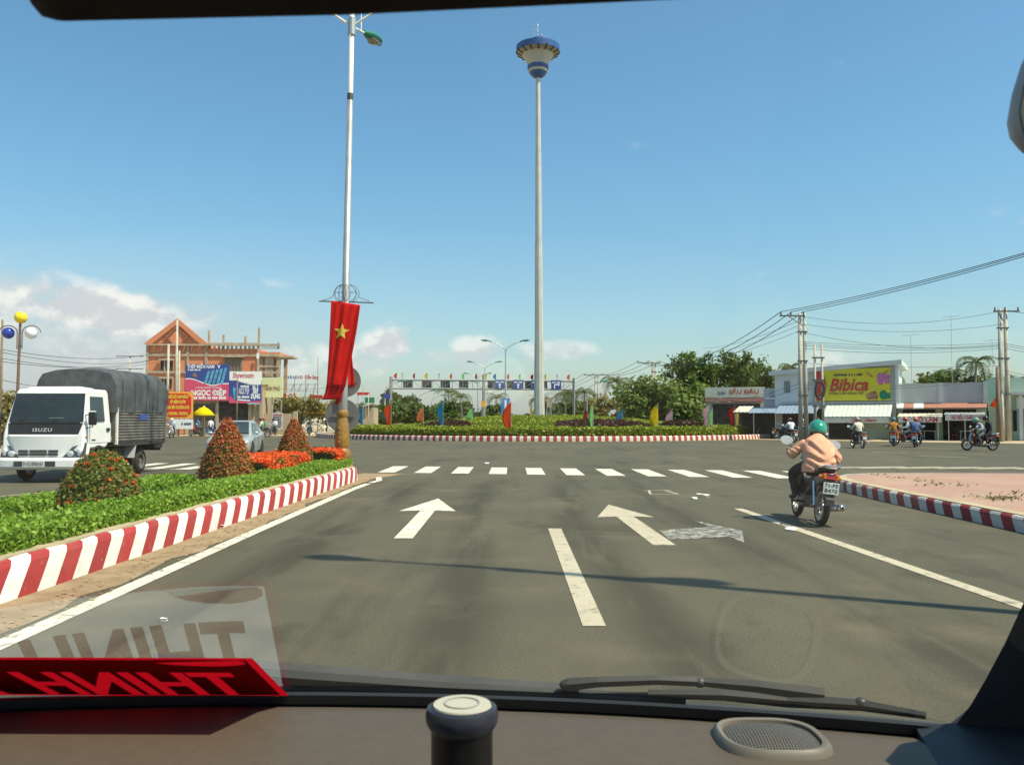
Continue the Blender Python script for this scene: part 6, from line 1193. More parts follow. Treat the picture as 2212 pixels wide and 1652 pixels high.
def helmet(parent, J, mat, full=.63, s=1.0):
    h = V3(J['head']); nk = V3(J['neck']); ax = (h - nk).normalized(); b = B(); n, m = 18, 10; vs = []; fs = []; rx, ry, rz = .128 * s, .145 * s, .145 * s
    for j in range(m + 1):
        th = math.pi * full * j / m
        for k in range(n): a = 2 * math.pi * k / n; dz = -.03 * max(0, -math.sin(a)) * (j / m) + .03 * max(0, math.sin(a)) * (j / m); vs.append((rx * math.sin(th) * math.cos(a), ry * math.sin(th) * math.sin(a), rz * math.cos(th) + dz))
    for j in range(m):
        for k in range(n): a = j * n + k; b2 = j * n + (k + 1) % n; fs.append((a, a + n, b2 + n, b2))
    b.add(vs, fs); o = b.build('helmet', mat, parent, smooth=True); o.location = h + ax * .015; o.rotation_euler = V3((0, 0, 1)).rotation_difference(ax).to_euler(); sm = o.modifiers.new('s', 'SOLIDIFY'); sm.thickness = .012
    b = B(); b.loft([[(.05 * k, ry * .93, -.01), (.05 * k, ry * 1.28 - abs(k) * .02, -.035), (.05 * k, ry * 1.28 - abs(k) * .02, -.045), (.05 * k, ry * .93, -.022)] for k in (-1.6, -.8, 0, .8, 1.6)]); b.build('visor_peak', mat, o); return o
def hair(parent, J, long=False):
    h = V3(J['head']); b = B(); b.ball((0, -.012, .022), (.100, .108, .100), 14, 9)
    if long: b.loft([[(-.06, -.09, .0), (.06, -.09, .0), (.05, -.12, 0), (-.05, -.12, 0)], [(-.05, -.10, -.2), (.05, -.10, -.2), (.04, -.13, -.2), (-.04, -.13, -.2)], [(-.03, -.10, -.38), (.03, -.10, -.38), (.02, -.12, -.38), (-.02, -.12, -.38)]])
    o = b.build('hair', M('hair_black', (.012, .011, .010), .5), parent, smooth=True); o.location = h
def person(label, p, rz, pose, shirt, trousers, hm=None, lean=0.0, long=False, group='riders', dim=1.0, mesh=None, J=None):
    me = (mesh or PM[pose]).copy()
    for m_ in (shirt, trousers, SKIN, SHOE): me.materials.append(m_)
    o = bpy.data.objects.new('person', me); col.objects.link(o); o.location = p; o.rotation_euler = (0, lean, rz); o.scale = (dim,) * 3; tag(o, label, 'person', group); J = J or HEADS[pose]
    if hm is not None: helmet(o, J, hm)
    if hm is None or long: hair(o, J, long)
    return o
HM = lambda n, c: M('helmet_' + n, c, .16, var=.04, coat=.6)
# ---- the near rider in the salmon shirt
BT = fab('black_trousers', (.018, .018, .020)); bp = V3((4.42, 13.05, .0)); LEANY = R(6.5)
motorbike('black underbone motorbike with chrome grab rail ridden in the near lane', bp, -.05, paint('black', (.012, .013, .015)), LEANY, ('71-F5', '8470'), group=None)
J = pose_ride(.16); y0 = -.22
J.update(pel=(.0, -.24, .86), chest=(.01, -.06, 1.08), neck=(.03, .08, 1.235), head=(.05, .15, 1.365), elL=(-.335, .04, .97), elR=(.345, .02, .97), wrL=(-.315, .17, 1.02), wrR=(.315, .17, 1.02), hdL=(-.305, .27, 1.01), hdR=(.305, .27, 1.01), knL=(-.27, .14, .70), anL=(-.24, -.02, .38), toL=(-.27, .12, .325), shL=(-.19, .0, 1.14), shR=(.20, .0, 1.14))
big = person_mesh(J, 'near_rider_body', 1.05, .012, 2); SAL = M('fabric_salmon', (.66, .33, .21), .9, var=.10, scale=5, bump=.25, bscale=60)
pr = person('rider in loose salmon shirt and round green helmet, hunched over the black motorbike', bp, -.05, 'ride', SAL, BT, None, LEANY, group=None, mesh=big, J=J)
for c in list(pr.children): bpy.data.objects.remove(c)
helmet(pr, J, HM('green', (.012, .27, .18)), .70, 1.06)
CREASE = [((-.17, 1.15), (-.02, 1.00), .030, .036), ((.19, 1.14), (.06, .99), .028, .028), ((-.20, .98), (-.05, .90), .028, .028), ((.21, .99), (.04, .91), .026, .026), ((-.10, .92), (.13, .87), .026, .022), ((-.18, .86), (-.06, .79), .026, .026), ((.17, .87), (.08, .78), .026, .026)]
def fold(p, amp):
    """soft drape plus the long creases of a loose shirt pulled forward to the handlebar"""
    d = amp * .5 * mnoise.noise(V3((p[0] * 4, p[1] * 4, p[2] * 3)))
    q = V3((p[0], p[2]))
    for a, c_, w_, dep in CREASE:
        a, c_ = V3(a), V3(c_); ab = c_ - a; k = max(-.1, min(1.1, (q - a).dot(ab) / ab.length_squared)); f = q - (a + ab * k); sd = f.dot(V3((-ab.y, ab.x)).normalized()); e = math.exp(-((max(0, abs(k - .5) - .35)) / .25) ** 2) * (1 if p[1] < .02 else .3)
        d += e * dep * (-math.exp(-(sd / w_) ** 2) + .75 * math.exp(-((sd - 1.9 * w_) / (1.2 * w_)) ** 2)) * min(1, amp / .05) * (math.exp(-(f.length / .09) ** 2))
    return d
def fold_arm(p, amp): return amp * (.8 * math.sin(p[2] * 95 + p[0] * 60 + 3 * mnoise.noise(V3(p) * 8)) * .35 + .5 * mnoise.noise(V3((p[0] * 8, p[1] * 8, p[2] * 8))))
def shirt_loft(name, secs, parent, mat, amp, n=52, fn=None):
    S = []; fine = []
    for a_, b_ in zip(secs, secs[1:]):
        for k in (0, .2, .4, .6, .8): fine.append((V3(a_[0]).lerp(V3(b_[0]), k), V3(a_[1]).lerp(V3(b_[1]), k), a_[2] + (b_[2] - a_[2]) * k, a_[3] + (b_[3] - a_[3]) * k))
    secs = fine + [secs[-1]]
    for (c, ax, rx, ry) in secs:
        c = V3(c); ax = V3(ax).normalized(); sx = (V3((1, 0, 0)) - ax * ax.x).normalized() if abs(ax.x) < .8 else (V3((0, 1, 0)) - ax * ax.y).normalized(); sy = ax.cross(sx); q = []
        for k in range(n):
            a = 2 * math.pi * k / n; d = sx * math.cos(a) * rx + sy * math.sin(a) * ry; p = c + d; q.append(p + d.normalized() * (fn or fold)(p, amp))
        S.append(q)
    b = B(); b.loft(S, True, False); o = b.build(name, mat, parent, smooth=True, subd=1); return o
shirt_loft('shirt', [((0, -.28, .72), (0, .1, 1), .236, .215), ((0, -.275, .80), (0, .12, 1), .238, .212), ((0, -.255, .88), (0, .3, 1), .222, .20), ((.0, -.21, .96), (0, .5, 1), .224, .198), ((.01, -.15, 1.03), (0, .6, 1), .234, .196), ((.01, -.09, 1.10), (0, .7, 1), .236, .186), ((.02, -.03, 1.155), (0, .8, 1), .205, .160), ((.02, .02, 1.20), (0, .9, 1), .160, .125), ((.03, .055, 1.245), (0, 1, 1), .100, .098)], pr, SAL, .045)
for s_, sg in (('L', -1), ('R', 1)):
    a, e, w_ = V3(J['sh' + s_]), V3(J['el' + s_]), V3(J['wr' + s_]); d1, d2 = e - a, w_ - e
    shirt_loft('sleeve', [(a - d1 * .15 + V3((0, 0, -.04)), d1, .062, .075), (a + d1 * .22 + V3((0, 0, -.03)), d1, .076, .088), (a + d1 * .6 + V3((0, 0, -.02)), d1, .076, .090), (e - d1 * .03 + V3((0, 0, -.012)), d1 + d2, .072, .084), (e + d2 * .30, d2, .064, .070), (e + d2 * .55, d2, .060, .066)], pr, SAL, .028, 26, fold_arm)
b = B(); nk = V3(J['neck']); b.tube([nk + V3((.108 * math.cos(a), .10 * math.sin(a) - .045, .000 + .035 * math.sin(a))) for a in [2 * math.pi * i / 14 for i in range(15)]], .026, 6); b.build('collar', fab('collar_neck_shade', (.34, .15, .10)), pr, smooth=True)  # collar coloured dark brown to stand for the shade at the neck
# ---- riders further off
BL, WH = paint('black', (.012, .013, .015)), paint('white', (.70, .70, .68)); RD, DR, BLU = paint('red', (.42, .02, .025)), paint('dark_red', (.12, .010, .018)), paint('blue', (.04, .12, .35))
def ride(u, v, rz, bike_label, bpaint, rider_label, shirt, trousers, hm, pose='ride', Y=None, lean=0.0, long=False, pil=None, big=False, grp='motorbikes on the roundabout'):
    p = G(u, Y) if Y else gnd(u, v); motorbike(bike_label, p, rz, bpaint, lean, group=grp, big=big); person(rider_label, p, rz, pose, shirt, trousers, hm, lean, long)
    if pil: person(pil[0], p, rz, 'pillion', pil[1], pil[2], pil[3], lean)
GT = fab('grey_trousers', (.12, .12, .13)); NT_ = fab('navy_trousers', (.03, .04, .08))
ride(1707, 955.8, .12, 'black scooter ridden away past the shops by a woman in white', BL, 'woman in white blouse with long dark hair and dark helmet on a scooter', fab('white', (.74, .76, .80)), BT, HM('maroon', (.10, .015, .02)), long=True)
ride(1634, 0, .5, 'dark motorbike disappearing behind the end of the island hedge', BL, 'rider in pale grey shirt leaning behind the island hedge', fab('pale_grey', (.45, .47, .48)), BT, HM('black', (.015, .015, .016)), 'lean', Y=74)
ride(1738, 951, 1.45, 'bright red scooter crossing side-on before the twin power pole', RD, 'rider in white shirt on the bright red scooter', fab('white', (.74, .76, .80)), GT, HM('white', (.7, .7, .7)), 'lean')
ride(1766, 0, .35, 'blue motorbike waiting behind the green-helmeted rider', BLU, 'rider in brown shirt and brown helmet on the blue motorbike', fab('brown', (.12, .09, .06)), BT, HM('brown', (.12, .07, .04)), Y=61)
ride(1853, 967.7, .02, 'motorbike with glowing red tail light ridden by a man in cream', BL, 'man in cream shirt and grey helmet riding away before the zinc awning', fab('cream', (.64, .60, .48)), BT, HM('greybrown', (.30, .26, .24)))
ride(1931, 963.5, -.45, 'small dark motorbike ridden by a person all in orange', BL, 'rider in orange brown suit and teal helmet before the food stalls', fab('orange', (.46, .19, .03)), fab('orange', (.46, .19, .03)), HM('teal', (.05, .18, .18)))
ride(1957, 961.5, 1.2, 'red motorbike with silver wheel behind the blue-vested rider', RD, 'rider in grey shirt and red helmet on the red motorbike', fab('grey', (.36, .38, .38)), GT, HM('red', (.45, .02, .03)))
ride(1979, 965.5, -.55, 'dark motorbike ridden by a person in white sleeves and blue vest', BL, 'rider in blue vest with white sleeves and orange helmet', fab('blue', (.12, .18, .34)), NT_, HM('orange', (.55, .10, .03)))
ride(2117, 973, 1.50, 'big dark red scooter carrying two people side-on before the green house', DR, 'driver in grey shirt and mint helmet leaning on the dark red scooter', fab('grey_blue', (.34, .38, .42)), GT, HM('mint', (.12, .35, .28)), 'lean', pil=('pillion in black jacket and dark helmet on the dark red scooter', fab('black', (.02, .02, .022)), BT, HM('black', (.015, .015, .016))), big=True)
ride(371, 945.5, math.pi + .15, 'white motorbike coming forward beside the red banner board', WH, 'rider in light blue shirt and white helmet on the white motorbike', fab('light_blue', (.46, .54, .62)), BT, HM('white', (.7, .7, .7)), grp='motorbikes on the left')
ride(590, 940.5, math.pi - .1, 'dark motorbike coming forward before the grey standing banner', BL, 'rider in white shirt and dark cap on the dark motorbike', fab('white', (.74, .76, .80)), BT, HM('black', (.015, .015, .016)), pil=('pillion in white shirt behind the rider before the grey banner', fab('offwhite', (.66, .62, .58)), GT, HM('brown', (.12, .07, .04))), grp='motorbikes on the left')
ride(669, 0, math.pi + .2, 'motorbike with bright headlight coming forward beside the rubble', BL, 'rider in brown shirt beside the heap of rubble', fab('brown', (.12, .09, .06)), BT, HM('black', (.015, .015, .016)), Y=84, grp='motorbikes on the left')
ride(563, 0, 1.9, 'motorbike passing behind the silver car with two people', BL, 'rider in cream shirt and black helmet behind the silver car', fab('cream', (.64, .60, .48)), BT, HM('black', (.015, .015, .016)), Y=77, pil=('child in green shirt and red helmet behind the silver car', fab('green', (.04, .36, .20)), GT, HM('red', (.45, .02, .03))), grp='motorbikes on the left')
motorbike('red motorbike parked under the yellow parasol', G(424, 82.5), 1.2, RD, .1, group='motorbikes on the left'); motorbike('black motorbike parked beside the drink-shop canopy', G(1655, 72), -1.2, BL, .1); motorbike('blue motorbike parked beside the concrete post', G(452, 83), -1.3, BLU, .1, group='motorbikes on the left'); motorbike('dark motorbike parked in the shade of the annex awning', G(1683, 69), -.9, BL, .1)
person('pedestrian in white shirt walking behind the bonnet of the silver car', G(456, 84), .8, 'stand', fab('white', (.74, .76, .80)), BT, None, group='people on foot'); person('pedestrian in dark shirt beside the one in white', G(463, 84.6), -.5, 'stand', fab('charcoal', (.06, .06, .07)), BT, None, group='people on foot'); person('person in blue shirt standing under the yellow parasol', G(428, 84), 2.6, 'stand', fab('blue_shirt', (.05, .20, .38)), GT, None, group='people on foot')

# ---------------------------------------------------------------- light truck
m_cab = paint('truck_white', (.80, .80, .78), .3); m_gr = M('grille_shade_dark_trim', (.06, .06, .06), .5); m_silver = paint('silver_grey', (.46, .47, .46), .35); m_tarp = M('tarpaulin', (.062, .072, .078), .75, var=.35, scale=2.5, bump=.5, bscale=7, dirt=.15); m_ribs = M('rusty_steel_side', (.20, .185, .165), .55, .35, var=.3, scale=3, dirt=.35); m_chas = M('chassis_black', (.03, .029, .028), .8, dirt=.3)  # m_gr: dark tone paints shade in slots, also colours trim and lettering
tk = empty('light_truck', (-11.28, 20.9, 0)); tag(tk, 'white light truck with dark tarpaulin load coming along the other carriageway', 'truck')      # nose at y=0, length along +y, right-hand side of the picture is +x
W2 = .98
def cabsec(y, zlo, zhi, w0, w1): return [(-w0, y, zlo), (w0, y, zlo), (w0, y, zlo + (zhi - zlo) * .5), (w1, y, zhi), (-w1, y, zhi), (-w0, y, zlo + (zhi - zlo) * .5)]
b = B(); prof = [(.0, .36), (.0, .62), (.06, 1.16), (.16, 1.42), (.38, 2.19), (.47, 2.27), (1.45, 2.27), (1.52, 2.18), (1.55, .95), (1.40, .95), (1.30, .88), (1.20, .80), (.40, .80), (.32, .60), (.30, .36)]
b.loft([[(sx * (W2 - (.12 if z > 2 else .05 * max(0, z - 1.4) / .8) ) , y, z) for y, z in prof] for sx in (-1, 1)]); b.build('cab', m_cab, tk, bevel=.05, seg=3)
b = B(); b.loft([[(-.70, .48, 2.26), (.70, .48, 2.26), (.62, .56, 2.33), (-.62, .56, 2.33)], [(-.66, 1.35, 2.26), (.66, 1.35, 2.26), (.55, 1.28, 2.32), (-.55, 1.28, 2.32)]]); b.build('roof_bulge', m_cab, tk, bevel=.03)
nrm = Vector((0, -.91, .42)); gl_ = lambda x, y, z, o=.012: (x, y - o, z + o * .4)
b = B(); b.add([gl_(-.90, .175, 1.45), gl_(.90, .175, 1.45), gl_(.84, .37, 2.15), gl_(-.84, .37, 2.15), gl_(-.90, .175, 1.45, -.02), gl_(.90, .175, 1.45, -.02), gl_(.84, .37, 2.15, -.02), gl_(-.84, .37, 2.15, -.02)], [(0, 1, 2, 3), (7, 6, 5, 4), (0, 4, 5, 1), (1, 5, 6, 2), (2, 6, 7, 3), (3, 7, 4, 0)]); ws_ = b.build('windscreen', vglass('truck_glass', (.022, .030, .028)), tk)
b = B(); b.add([(-.86, .15, 1.47), (.86, .15, 1.47), (.84, .13, 1.43), (-.84, .13, 1.43)], [(0, 1, 2, 3)]); b.build('wiper_tray', m_blackp, ws_)
b = B(); b.box(.05, .42, .19, .22, 1.49, 1.56); b.build('papers', M('paper_pile', (.40, .50, .44), .8), ws_)
b = B(); b.add([(-.84, .045, 1.16), (.84, .045, 1.16), (.90, .148, 1.43), (-.90, .148, 1.43), (-.84, .07, 1.16), (.84, .07, 1.16), (.90, .17, 1.43), (-.90, .17, 1.43)], [(0, 1, 2, 3), (7, 6, 5, 4), (0, 4, 5, 1), (1, 5, 6, 2), (2, 6, 7, 3), (3, 7, 4, 0)]); bp_ = b.build('black_band', m_blackp, tk)
l_ = letters('ISUZU', .12, m_silver, bp_, (-.04, .07, 1.26), bold=.002, space=1.18, width=.46); l_.rotation_euler = (-.34, 0, 0)
b = B(); b.add([(-.62, -.012, .60), (.62, -.012, .60), (.86, .035, 1.15), (-.86, .035, 1.15), (-.50, -.06, .61), (.50, -.06, .61), (.76, .0, 1.13), (-.76, .0, 1.13)], [(4, 5, 6, 7), (0, 4, 7, 3), (1, 2, 6, 5), (3, 7, 6, 2), (0, 1, 5, 4)]); b.build('nose_panel', m_cab, tk, bevel=.015)
for x0, x1 in ((-.52, -.30), (-.25, .15), (.20, .42)):
    for z in (.655, .735): b = B(); b.box(x0, x1, -.085, -.04, z, z + .052); b.build('grille_slot', m_gr, tk)
for sg in (-1, 1):
    b = B(); b.add([(sg * .52, -.055, .61), (sg * .985, -.02, .61), (sg * .995, .10, .96), (sg * .74, -.025, .86), (sg * .52, .05, .61), (sg * .985, .14, .61), (sg * .99, .20, .96), (sg * .74, .08, .86)], [(0, 1, 2, 3), (7, 6, 5, 4), (0, 4, 5, 1), (1, 5, 6, 2), (2, 6, 7, 3), (3, 7, 4, 0)]); hl = b.build('headlight', M('lamp_housing', (.10, .11, .12), .10, .3), tk, bevel=.01); b = B(); b.ball((sg * .70, -.045, .70), (.09, .022, .07), 12, 8); b.build('reflector', m_lens, hl, smooth=True); b = B(); b.ball((sg * .90, -.012, .74), (.06, .03, .09), 10, 8); b.build('side_lamp', m_lens, hl, smooth=True)
b = B(); b.loft([[(x, y0 - .06, .32), (x, y0 - .11, .38), (x, y0 - .11, .55), (x, y0 - .05, .60), (x, y0 + .16, .60), (x, y0 + .16, .30)] for x, y0 in ((-1.0, .14), (-.97, .03), (-.80, -.02), (0, -.03), (.80, -.02), (.97, .03), (1.0, .14))]); bu = b.build('bumper', m_cab, tk, bevel=.015)
b = B(); b.box(-.58, .40, -.155, -.128, .40, .52); b.build('bumper_slot', m_gr, bu); b = B(); b.box(-.36, .16, -.185, -.160, .385, .525); np_ = b.build('number_plate', m_plate, bu); letters('51C-030.41', .115, m_dkp, np_, (-.10, -.188, .455), bold=.002, width=.46)
b = B(); b.box(W2 - .045, W2 + .006, .34, 1.44, .93, 1.42); b.build('door', m_cab, tk, bevel=.01)
b = B(); b.add([(W2 - .055, .36, 1.46), (W2 - .055, 1.16, 1.46), (W2 - .125, 1.16, 2.08), (W2 - .125, .50, 2.08), (W2 - .02, .36, 1.46), (W2 - .02, 1.16, 1.46), (W2 - .085, 1.16, 2.08), (W2 - .085, .50, 2.08)], [(4, 5, 6, 7), (0, 4, 7, 3), (1, 2, 6, 5), (3, 7, 6, 2), (0, 1, 5, 4)]); b.build('side_window', vglass('truck_glass', (.022, .030, .028)), tk); b = B(); b.box(W2 + .004, W2 + .03, 1.18, 1.34, 1.22, 1.30); b.build('door_handle', m_blackp, tk)
for sg in (-1, 1):
    b = B(); b.tube([(sg * .93, .22, 1.62), (sg * 1.14, .10, 1.66), (sg * 1.16, .10, 1.34), (sg * .96, .18, 1.30)], .014, 6); mm = b.build('mirror_arm', m_blackp, tk); b = B(); b.box(sg * 1.15 - .10, sg * 1.15 + .10, .08, .15, 1.38, 1.70); b.build('mirror', m_blackp, mm, bevel=.03)
b = B(); b.tube([(.55, .42, 2.2), (.56, .38, 2.62)], .006, 5); b.build('aerial', m_dkg, tk)
for y in (.80, 3.55):
    for sg in (-1, 1):
        wheel(tk, 'front_wheel' if y < 1 else 'rear_wheel', (sg * (.80 if y < 1 else .78), y, .37), .37, .20 if y < 1 else .26, rim_r=.55, spokes=6)
for sg in (-1, 1):
    b = B(); b.loft([[(sg * .62, .80 + .50 * math.sin(a), .42 + .46 * math.cos(a)), (sg * .985, .80 + .50 * math.sin(a), .42 + .46 * math.cos(a)), (sg * .985, .80 + .44 * math.sin(a), .42 + .40 * math.cos(a)), (sg * .62, .80 + .44 * math.sin(a), .42 + .40 * math.cos(a))] for a in [R(x) for x in range(-80, 81, 20)]]); b.build('wheel_arch', m_chas, tk)
b = B(); b.box(-.62, .62, .15, 1.5, .30, .80); b.build('engine_block', m_chas, tk)
b = B(); b.box(-.42, -.32, .9, 4.75, .52, .70); b.build('chassis_rail', m_chas, tk); b = B(); b.box(.32, .42, .9, 4.75, .52, .70); b.build('chassis_rail', m_chas, tk); b = B(); b.tube([(-.7, 3.55, .37), (.7, 3.55, .37)], .09, 8); b.build('rear_axle', m_chas, tk); b = B(); b.box(.45, .80, 1.9, 2.7, .45, .78); b.build('fuel_tank', m_chas, tk, bevel=.04)
b = B(); b.add([(.70, 2.95, .92), (1.0, 2.95, .92), (1.0, 2.80, .48), (.70, 2.80, .48), (.70, 2.97, .92), (1.0, 2.97, .92), (1.0, 2.82, .48), (.70, 2.82, .48)], [(0, 1, 2, 3), (7, 6, 5, 4), (0, 4, 5, 1), (1, 5, 6, 2), (2, 6, 7, 3), (3, 7, 4, 0)]); b.build('mud_flap', m_silver, tk); b = B(); b.box(-.9, .9, 4.72, 4.84, .62, .80); b.build('rear_bar', m_chas, tk); b = B(); b.box(.5, .98, 4.2, 4.75, .70, .815); b.build('tool_box', m_chas, tk)
# cargo bed with ribbed steel sides
y0, y1, zf_, zs_ = 1.68, 4.85, .92, 1.78
b = B(); b.box(-1.0, 1.0, y0, y1, zf_ - .1, zf_); b.build('bed_floor', m_chas, tk)
for sg in (-1, 1):
    b = B(); b.box(sg * .985 - .02, sg * .985 + .02, y0, y1, zf_, zs_); sp2 = b.build('side_panel', m_ribs, tk)
    for k in range(11): z = zf_ + .04 + k * .076; b = B(); b.prism([(0, 0), (.03, .012), (.03, .036), (0, .05)], lambda a, c_: (sg * (1.006 + a), y0 + .05, z + c_), lambda a, c_: (sg * (1.006 + a), y1 - .05, z + c_)); b.build('rib', m_ribs, sp2)
    for y in (y0 + .02, y1 - .02): b = B(); b.box(sg * 1.0 - .03, sg * 1.0 + .045, y - .03, y + .03, zf_ - .05, zs_ + .05); b.build('corner_post', m_cream if y < 2 else m_ribs, sp2)
b = B(); b.box(.2, .2, 0, 0, 0, 0) if False else None
b = B(); b.box(1.038, 1.045, 3.0, 3.55, 1.50, 1.66); b.build('blue_sign', m_navy, tk)
b = B(); b.box(-1.0, 1.0, y0 - .02, y0 + .02, zf_, zs_); b.build('headboard', m_ribs, tk); b = B(); b.box(-1.0, 1.0, y1 - .02, y1 + .02, zf_, zs_); b.build('tailgate', m_ribs, tk)
secs = []; nseg = 16
for i in range(nseg + 1):
    k = i / nseg; y = y0 - .10 + (y1 - y0 + .16) * k; sag = .03 * abs(math.sin(k * math.pi * 4)); end = .10 if i in (0, nseg) else (.03 if i in (1, nseg - 1) else 0); sec = []
    for (x, z) in ((1.04, 1.70), (1.06, 2.0), (1.05, 2.35), (1.02, 2.62), (.90, 2.78), (.60, 2.86), (.2, 2.89), (-.2, 2.89), (-.6, 2.86), (-.9, 2.78), (-1.02, 2.62), (-1.05, 2.35), (-1.06, 2.0), (-1.04, 1.70)):
        jx = .02 * math.sin(k * 21 + z * 5); sec.append((x * (1 - end * (z > 2.5) * .5) + jx * (1 if x > 0 else -1), y + (0 if 0 < i < nseg else 0), z - sag * (z > 2.3) - end * (z > 2.5) * .8 + .02 * math.sin(k * 33 + x * 4) * (1 if 1.75 < z < 2.3 else 0)))
    secs.append(sec)
b = B(); b.loft(secs, True, True); b.build('tarpaulin', m_tarp, tk, smooth=True)
for k in range(5): b = B(); y = y0 + .2 + k * .75; b.tube([(1.075, y, 1.72), (1.085, y, 2.2), (1.07, y + .02, 2.55)], .007, 5); b.build('tie_rope', m_chas, tk)
for x0, x1, z1_ in ((-.70, -.05, 1.72), (.10, .70, 1.70)):
    b = B(); b.tube([(x0, .150, 1.465), (x1, .265, z1_ - .05)], .009, 5); wp_ = b.build('wiper', m_blackp, tk)
for y in (.335, 1.445): b = B(); b.box(W2 + .001, W2 + .008, y - .006, y + .006, .94, 1.44); b.build('door_gap', m_gr, tk)
b = B(); b.box(W2 - .20, W2 - .01, .36, .62, .44, .50); b.build('cab_step', m_chas, tk)
b = B(); b.box(W2 + .004, W2 + .009, .42, .62, .99, 1.03); b.build('door_lettering', m_gr, tk)
for sg in (-1, 1): b = B(); b.ball((sg * .985, .16, 1.10), (.02, .06, .035), 8, 6); b.build('side_indicator', m_amber, tk, smooth=True)
# driver behind the wheel
drv = person('driver in blue shirt at the wheel of the white truck', (-11.28 + .42, 20.9 + 1.30, .62), math.pi, 'ride', fab('blue_shirt', (.05, .20, .38)), BT, None, group=None)

# ---------------------------------------------------------------- silver saloon car
m_car = M('paint_silver_green', (.44, .47, .45), .30, .35, var=.04, scale=2, coat=.4, dirt=.05)
ca = empty('saloon_car', gnd(490, 990.5), 0); ca.location.z = 0; ca.rotation_euler = (0, 0, math.pi + .135); tag(ca, 'silver grey saloon car coming round behind the topiary shrubs', 'car')        # nose towards +y in its own frame
def csec(y, zl_, zsh, zt_, w0, wsh, wt): return [(-w0, y, zl_), (w0, y, zl_), (wsh, y, zl_ + (zsh - zl_) * .45), (wsh, y, zsh), (wt, y, zt_), (-wt, y, zt_), (-wsh, y, zsh), (-wsh, y, zl_ + (zsh - zl_) * .45)]
b = B(); b.loft([csec(0.0, .30, .62, .68, .60, .70, .58), csec(-.12, .22, .66, .76, .76, .82, .70), csec(-.5, .20, .72, .84, .80, .85, .74), csec(-1.05, .20, .80, .93, .80, .85, .76), csec(-2.2, .20, .84, .96, .80, .85, .78), csec(-3.3, .22, .88, 1.0, .80, .85, .78), csec(-3.95, .26, .90, 1.03, .78, .83, .74), csec(-4.2, .34, .86, 1.0, .70, .76, .66), csec(-4.28, .40, .80, .90, .64, .70, .6)]); b.build('body', m_car, ca, bevel=.05, seg=3)
b = B(); b.loft([[(-.74, -1.0, .92), (.74, -1.0, .92), (.70, -1.02, .95), (-.70, -1.02, .95)], [(-.62, -1.75, 1.42), (.62, -1.75, 1.42), (.55, -1.80, 1.455), (-.55, -1.80, 1.455)], [(-.61, -2.6, 1.45), (.61, -2.6, 1.45), (.54, -2.6, 1.485), (-.54, -2.6, 1.485)], [(-.62, -3.1, 1.40), (.62, -3.1, 1.40), (.55, -3.1, 1.43), (-.55, -3.1, 1.43)], [(-.70, -3.75, 1.02), (.70, -3.75, 1.02), (.66, -3.76, 1.04), (-.66, -3.76, 1.04)]]); 
b = B(); b.loft([[(-.77, -.95, .90), (.77, -.95, .90), (.77, -3.85, .98), (-.77, -3.85, .98)], [(-.60, -1.78, 1.44), (.60, -1.78, 1.44), (.60, -3.08, 1.42), (-.60, -3.08, 1.42)], [(-.52, -1.95, 1.485), (.52, -1.95, 1.485), (.52, -2.95, 1.475), (-.52, -2.95, 1.475)]]); b.build('cabin', m_car, ca, bevel=.03)
gm_ = vglass('car_glass', (.035, .05, .055))
b = B(); P4 = [(-.66, -1.01, .97), (.66, -1.01, .97), (.545, -1.73, 1.405), (-.545, -1.73, 1.405)]; b.add([(x, y + .035, z + .03) for x, y, z in P4] + [(x, y - .03, z - .03) for x, y, z in P4], [(0, 1, 2, 3), (7, 6, 5, 4), (0, 4, 5, 1), (1, 5, 6, 2), (2, 6, 7, 3), (3, 7, 4, 0)]); b.build('windscreen', gm_, ca)
for sg in (-1, 1):
    for P4 in ([(.745, -1.32, .96), (.745, -2.22, .975), (.625, -2.22, 1.38), (.625, -1.85, 1.38)], [(.745, -2.30, .975), (.745, -3.20, 1.0), (.63, -2.98, 1.37), (.625, -2.30, 1.38)]):
        b = B(); b.add([(sg * (x + .03), y, z) for x, y, z in P4] + [(sg * (x - .03), y, z) for x, y, z in P4], [(0, 1, 2, 3), (7, 6, 5, 4), (0, 4, 5, 1), (1, 5, 6, 2), (2, 6, 7, 3), (3, 7, 4, 0)]); b.build('side_window', gm_, ca)
    b = B(); b.ball((sg * .90, -1.25, .98), (.11, .06, .075), 12, 8); b.build('wing_mirror', m_car, ca, smooth=True)
    b = B(); b.ball((sg * .60, -.06, .60), (.17, .10, .095), 14, 9); h_ = b.build('headlight', M('car_lamp', (.50, .52, .50), .08, .5), ca, smooth=True); b = B(); b.ball((sg * .56, .03, .60), (.06, .03, .06), 10, 8); b.build('reflector', m_lens, h_, smooth=True)
    b = B(); b.ball((sg * .62, -.02, .36), (.10, .05, .05), 10, 8); b.build('fog_lamp', m_gr, ca, smooth=True)
    for y in (-2.24, -1.25): b = B(); b.box(sg * .852 - .004, sg * .852 + .004, y - .006, y + .006, .32, .88); b.build('door_gap', m_blackp, ca)
    b = B(); b.box(sg * .858 - .012, sg * .858 + .012, -2.15, -1.98, .80, .83); b.build('door_handle', m_car, ca)
    for y in (-.78, -3.35): wheel(ca, 'front_wheel' if y > -2 else 'rear_wheel', (sg * .765, y, .30), .30, .19, rim_r=.66, spokes=8); b = B(); b.prism([(.37 * math.cos(2 * math.pi * i / 20), .37 * math.sin(2 * math.pi * i / 20)) for i in range(20)], lambda a, c_: (sg * .70, y + a, .30 + c_), lambda a, c_: (sg * .853, y + a, .32 + c_)); b.build('wheel_arch', m_blackp, ca)
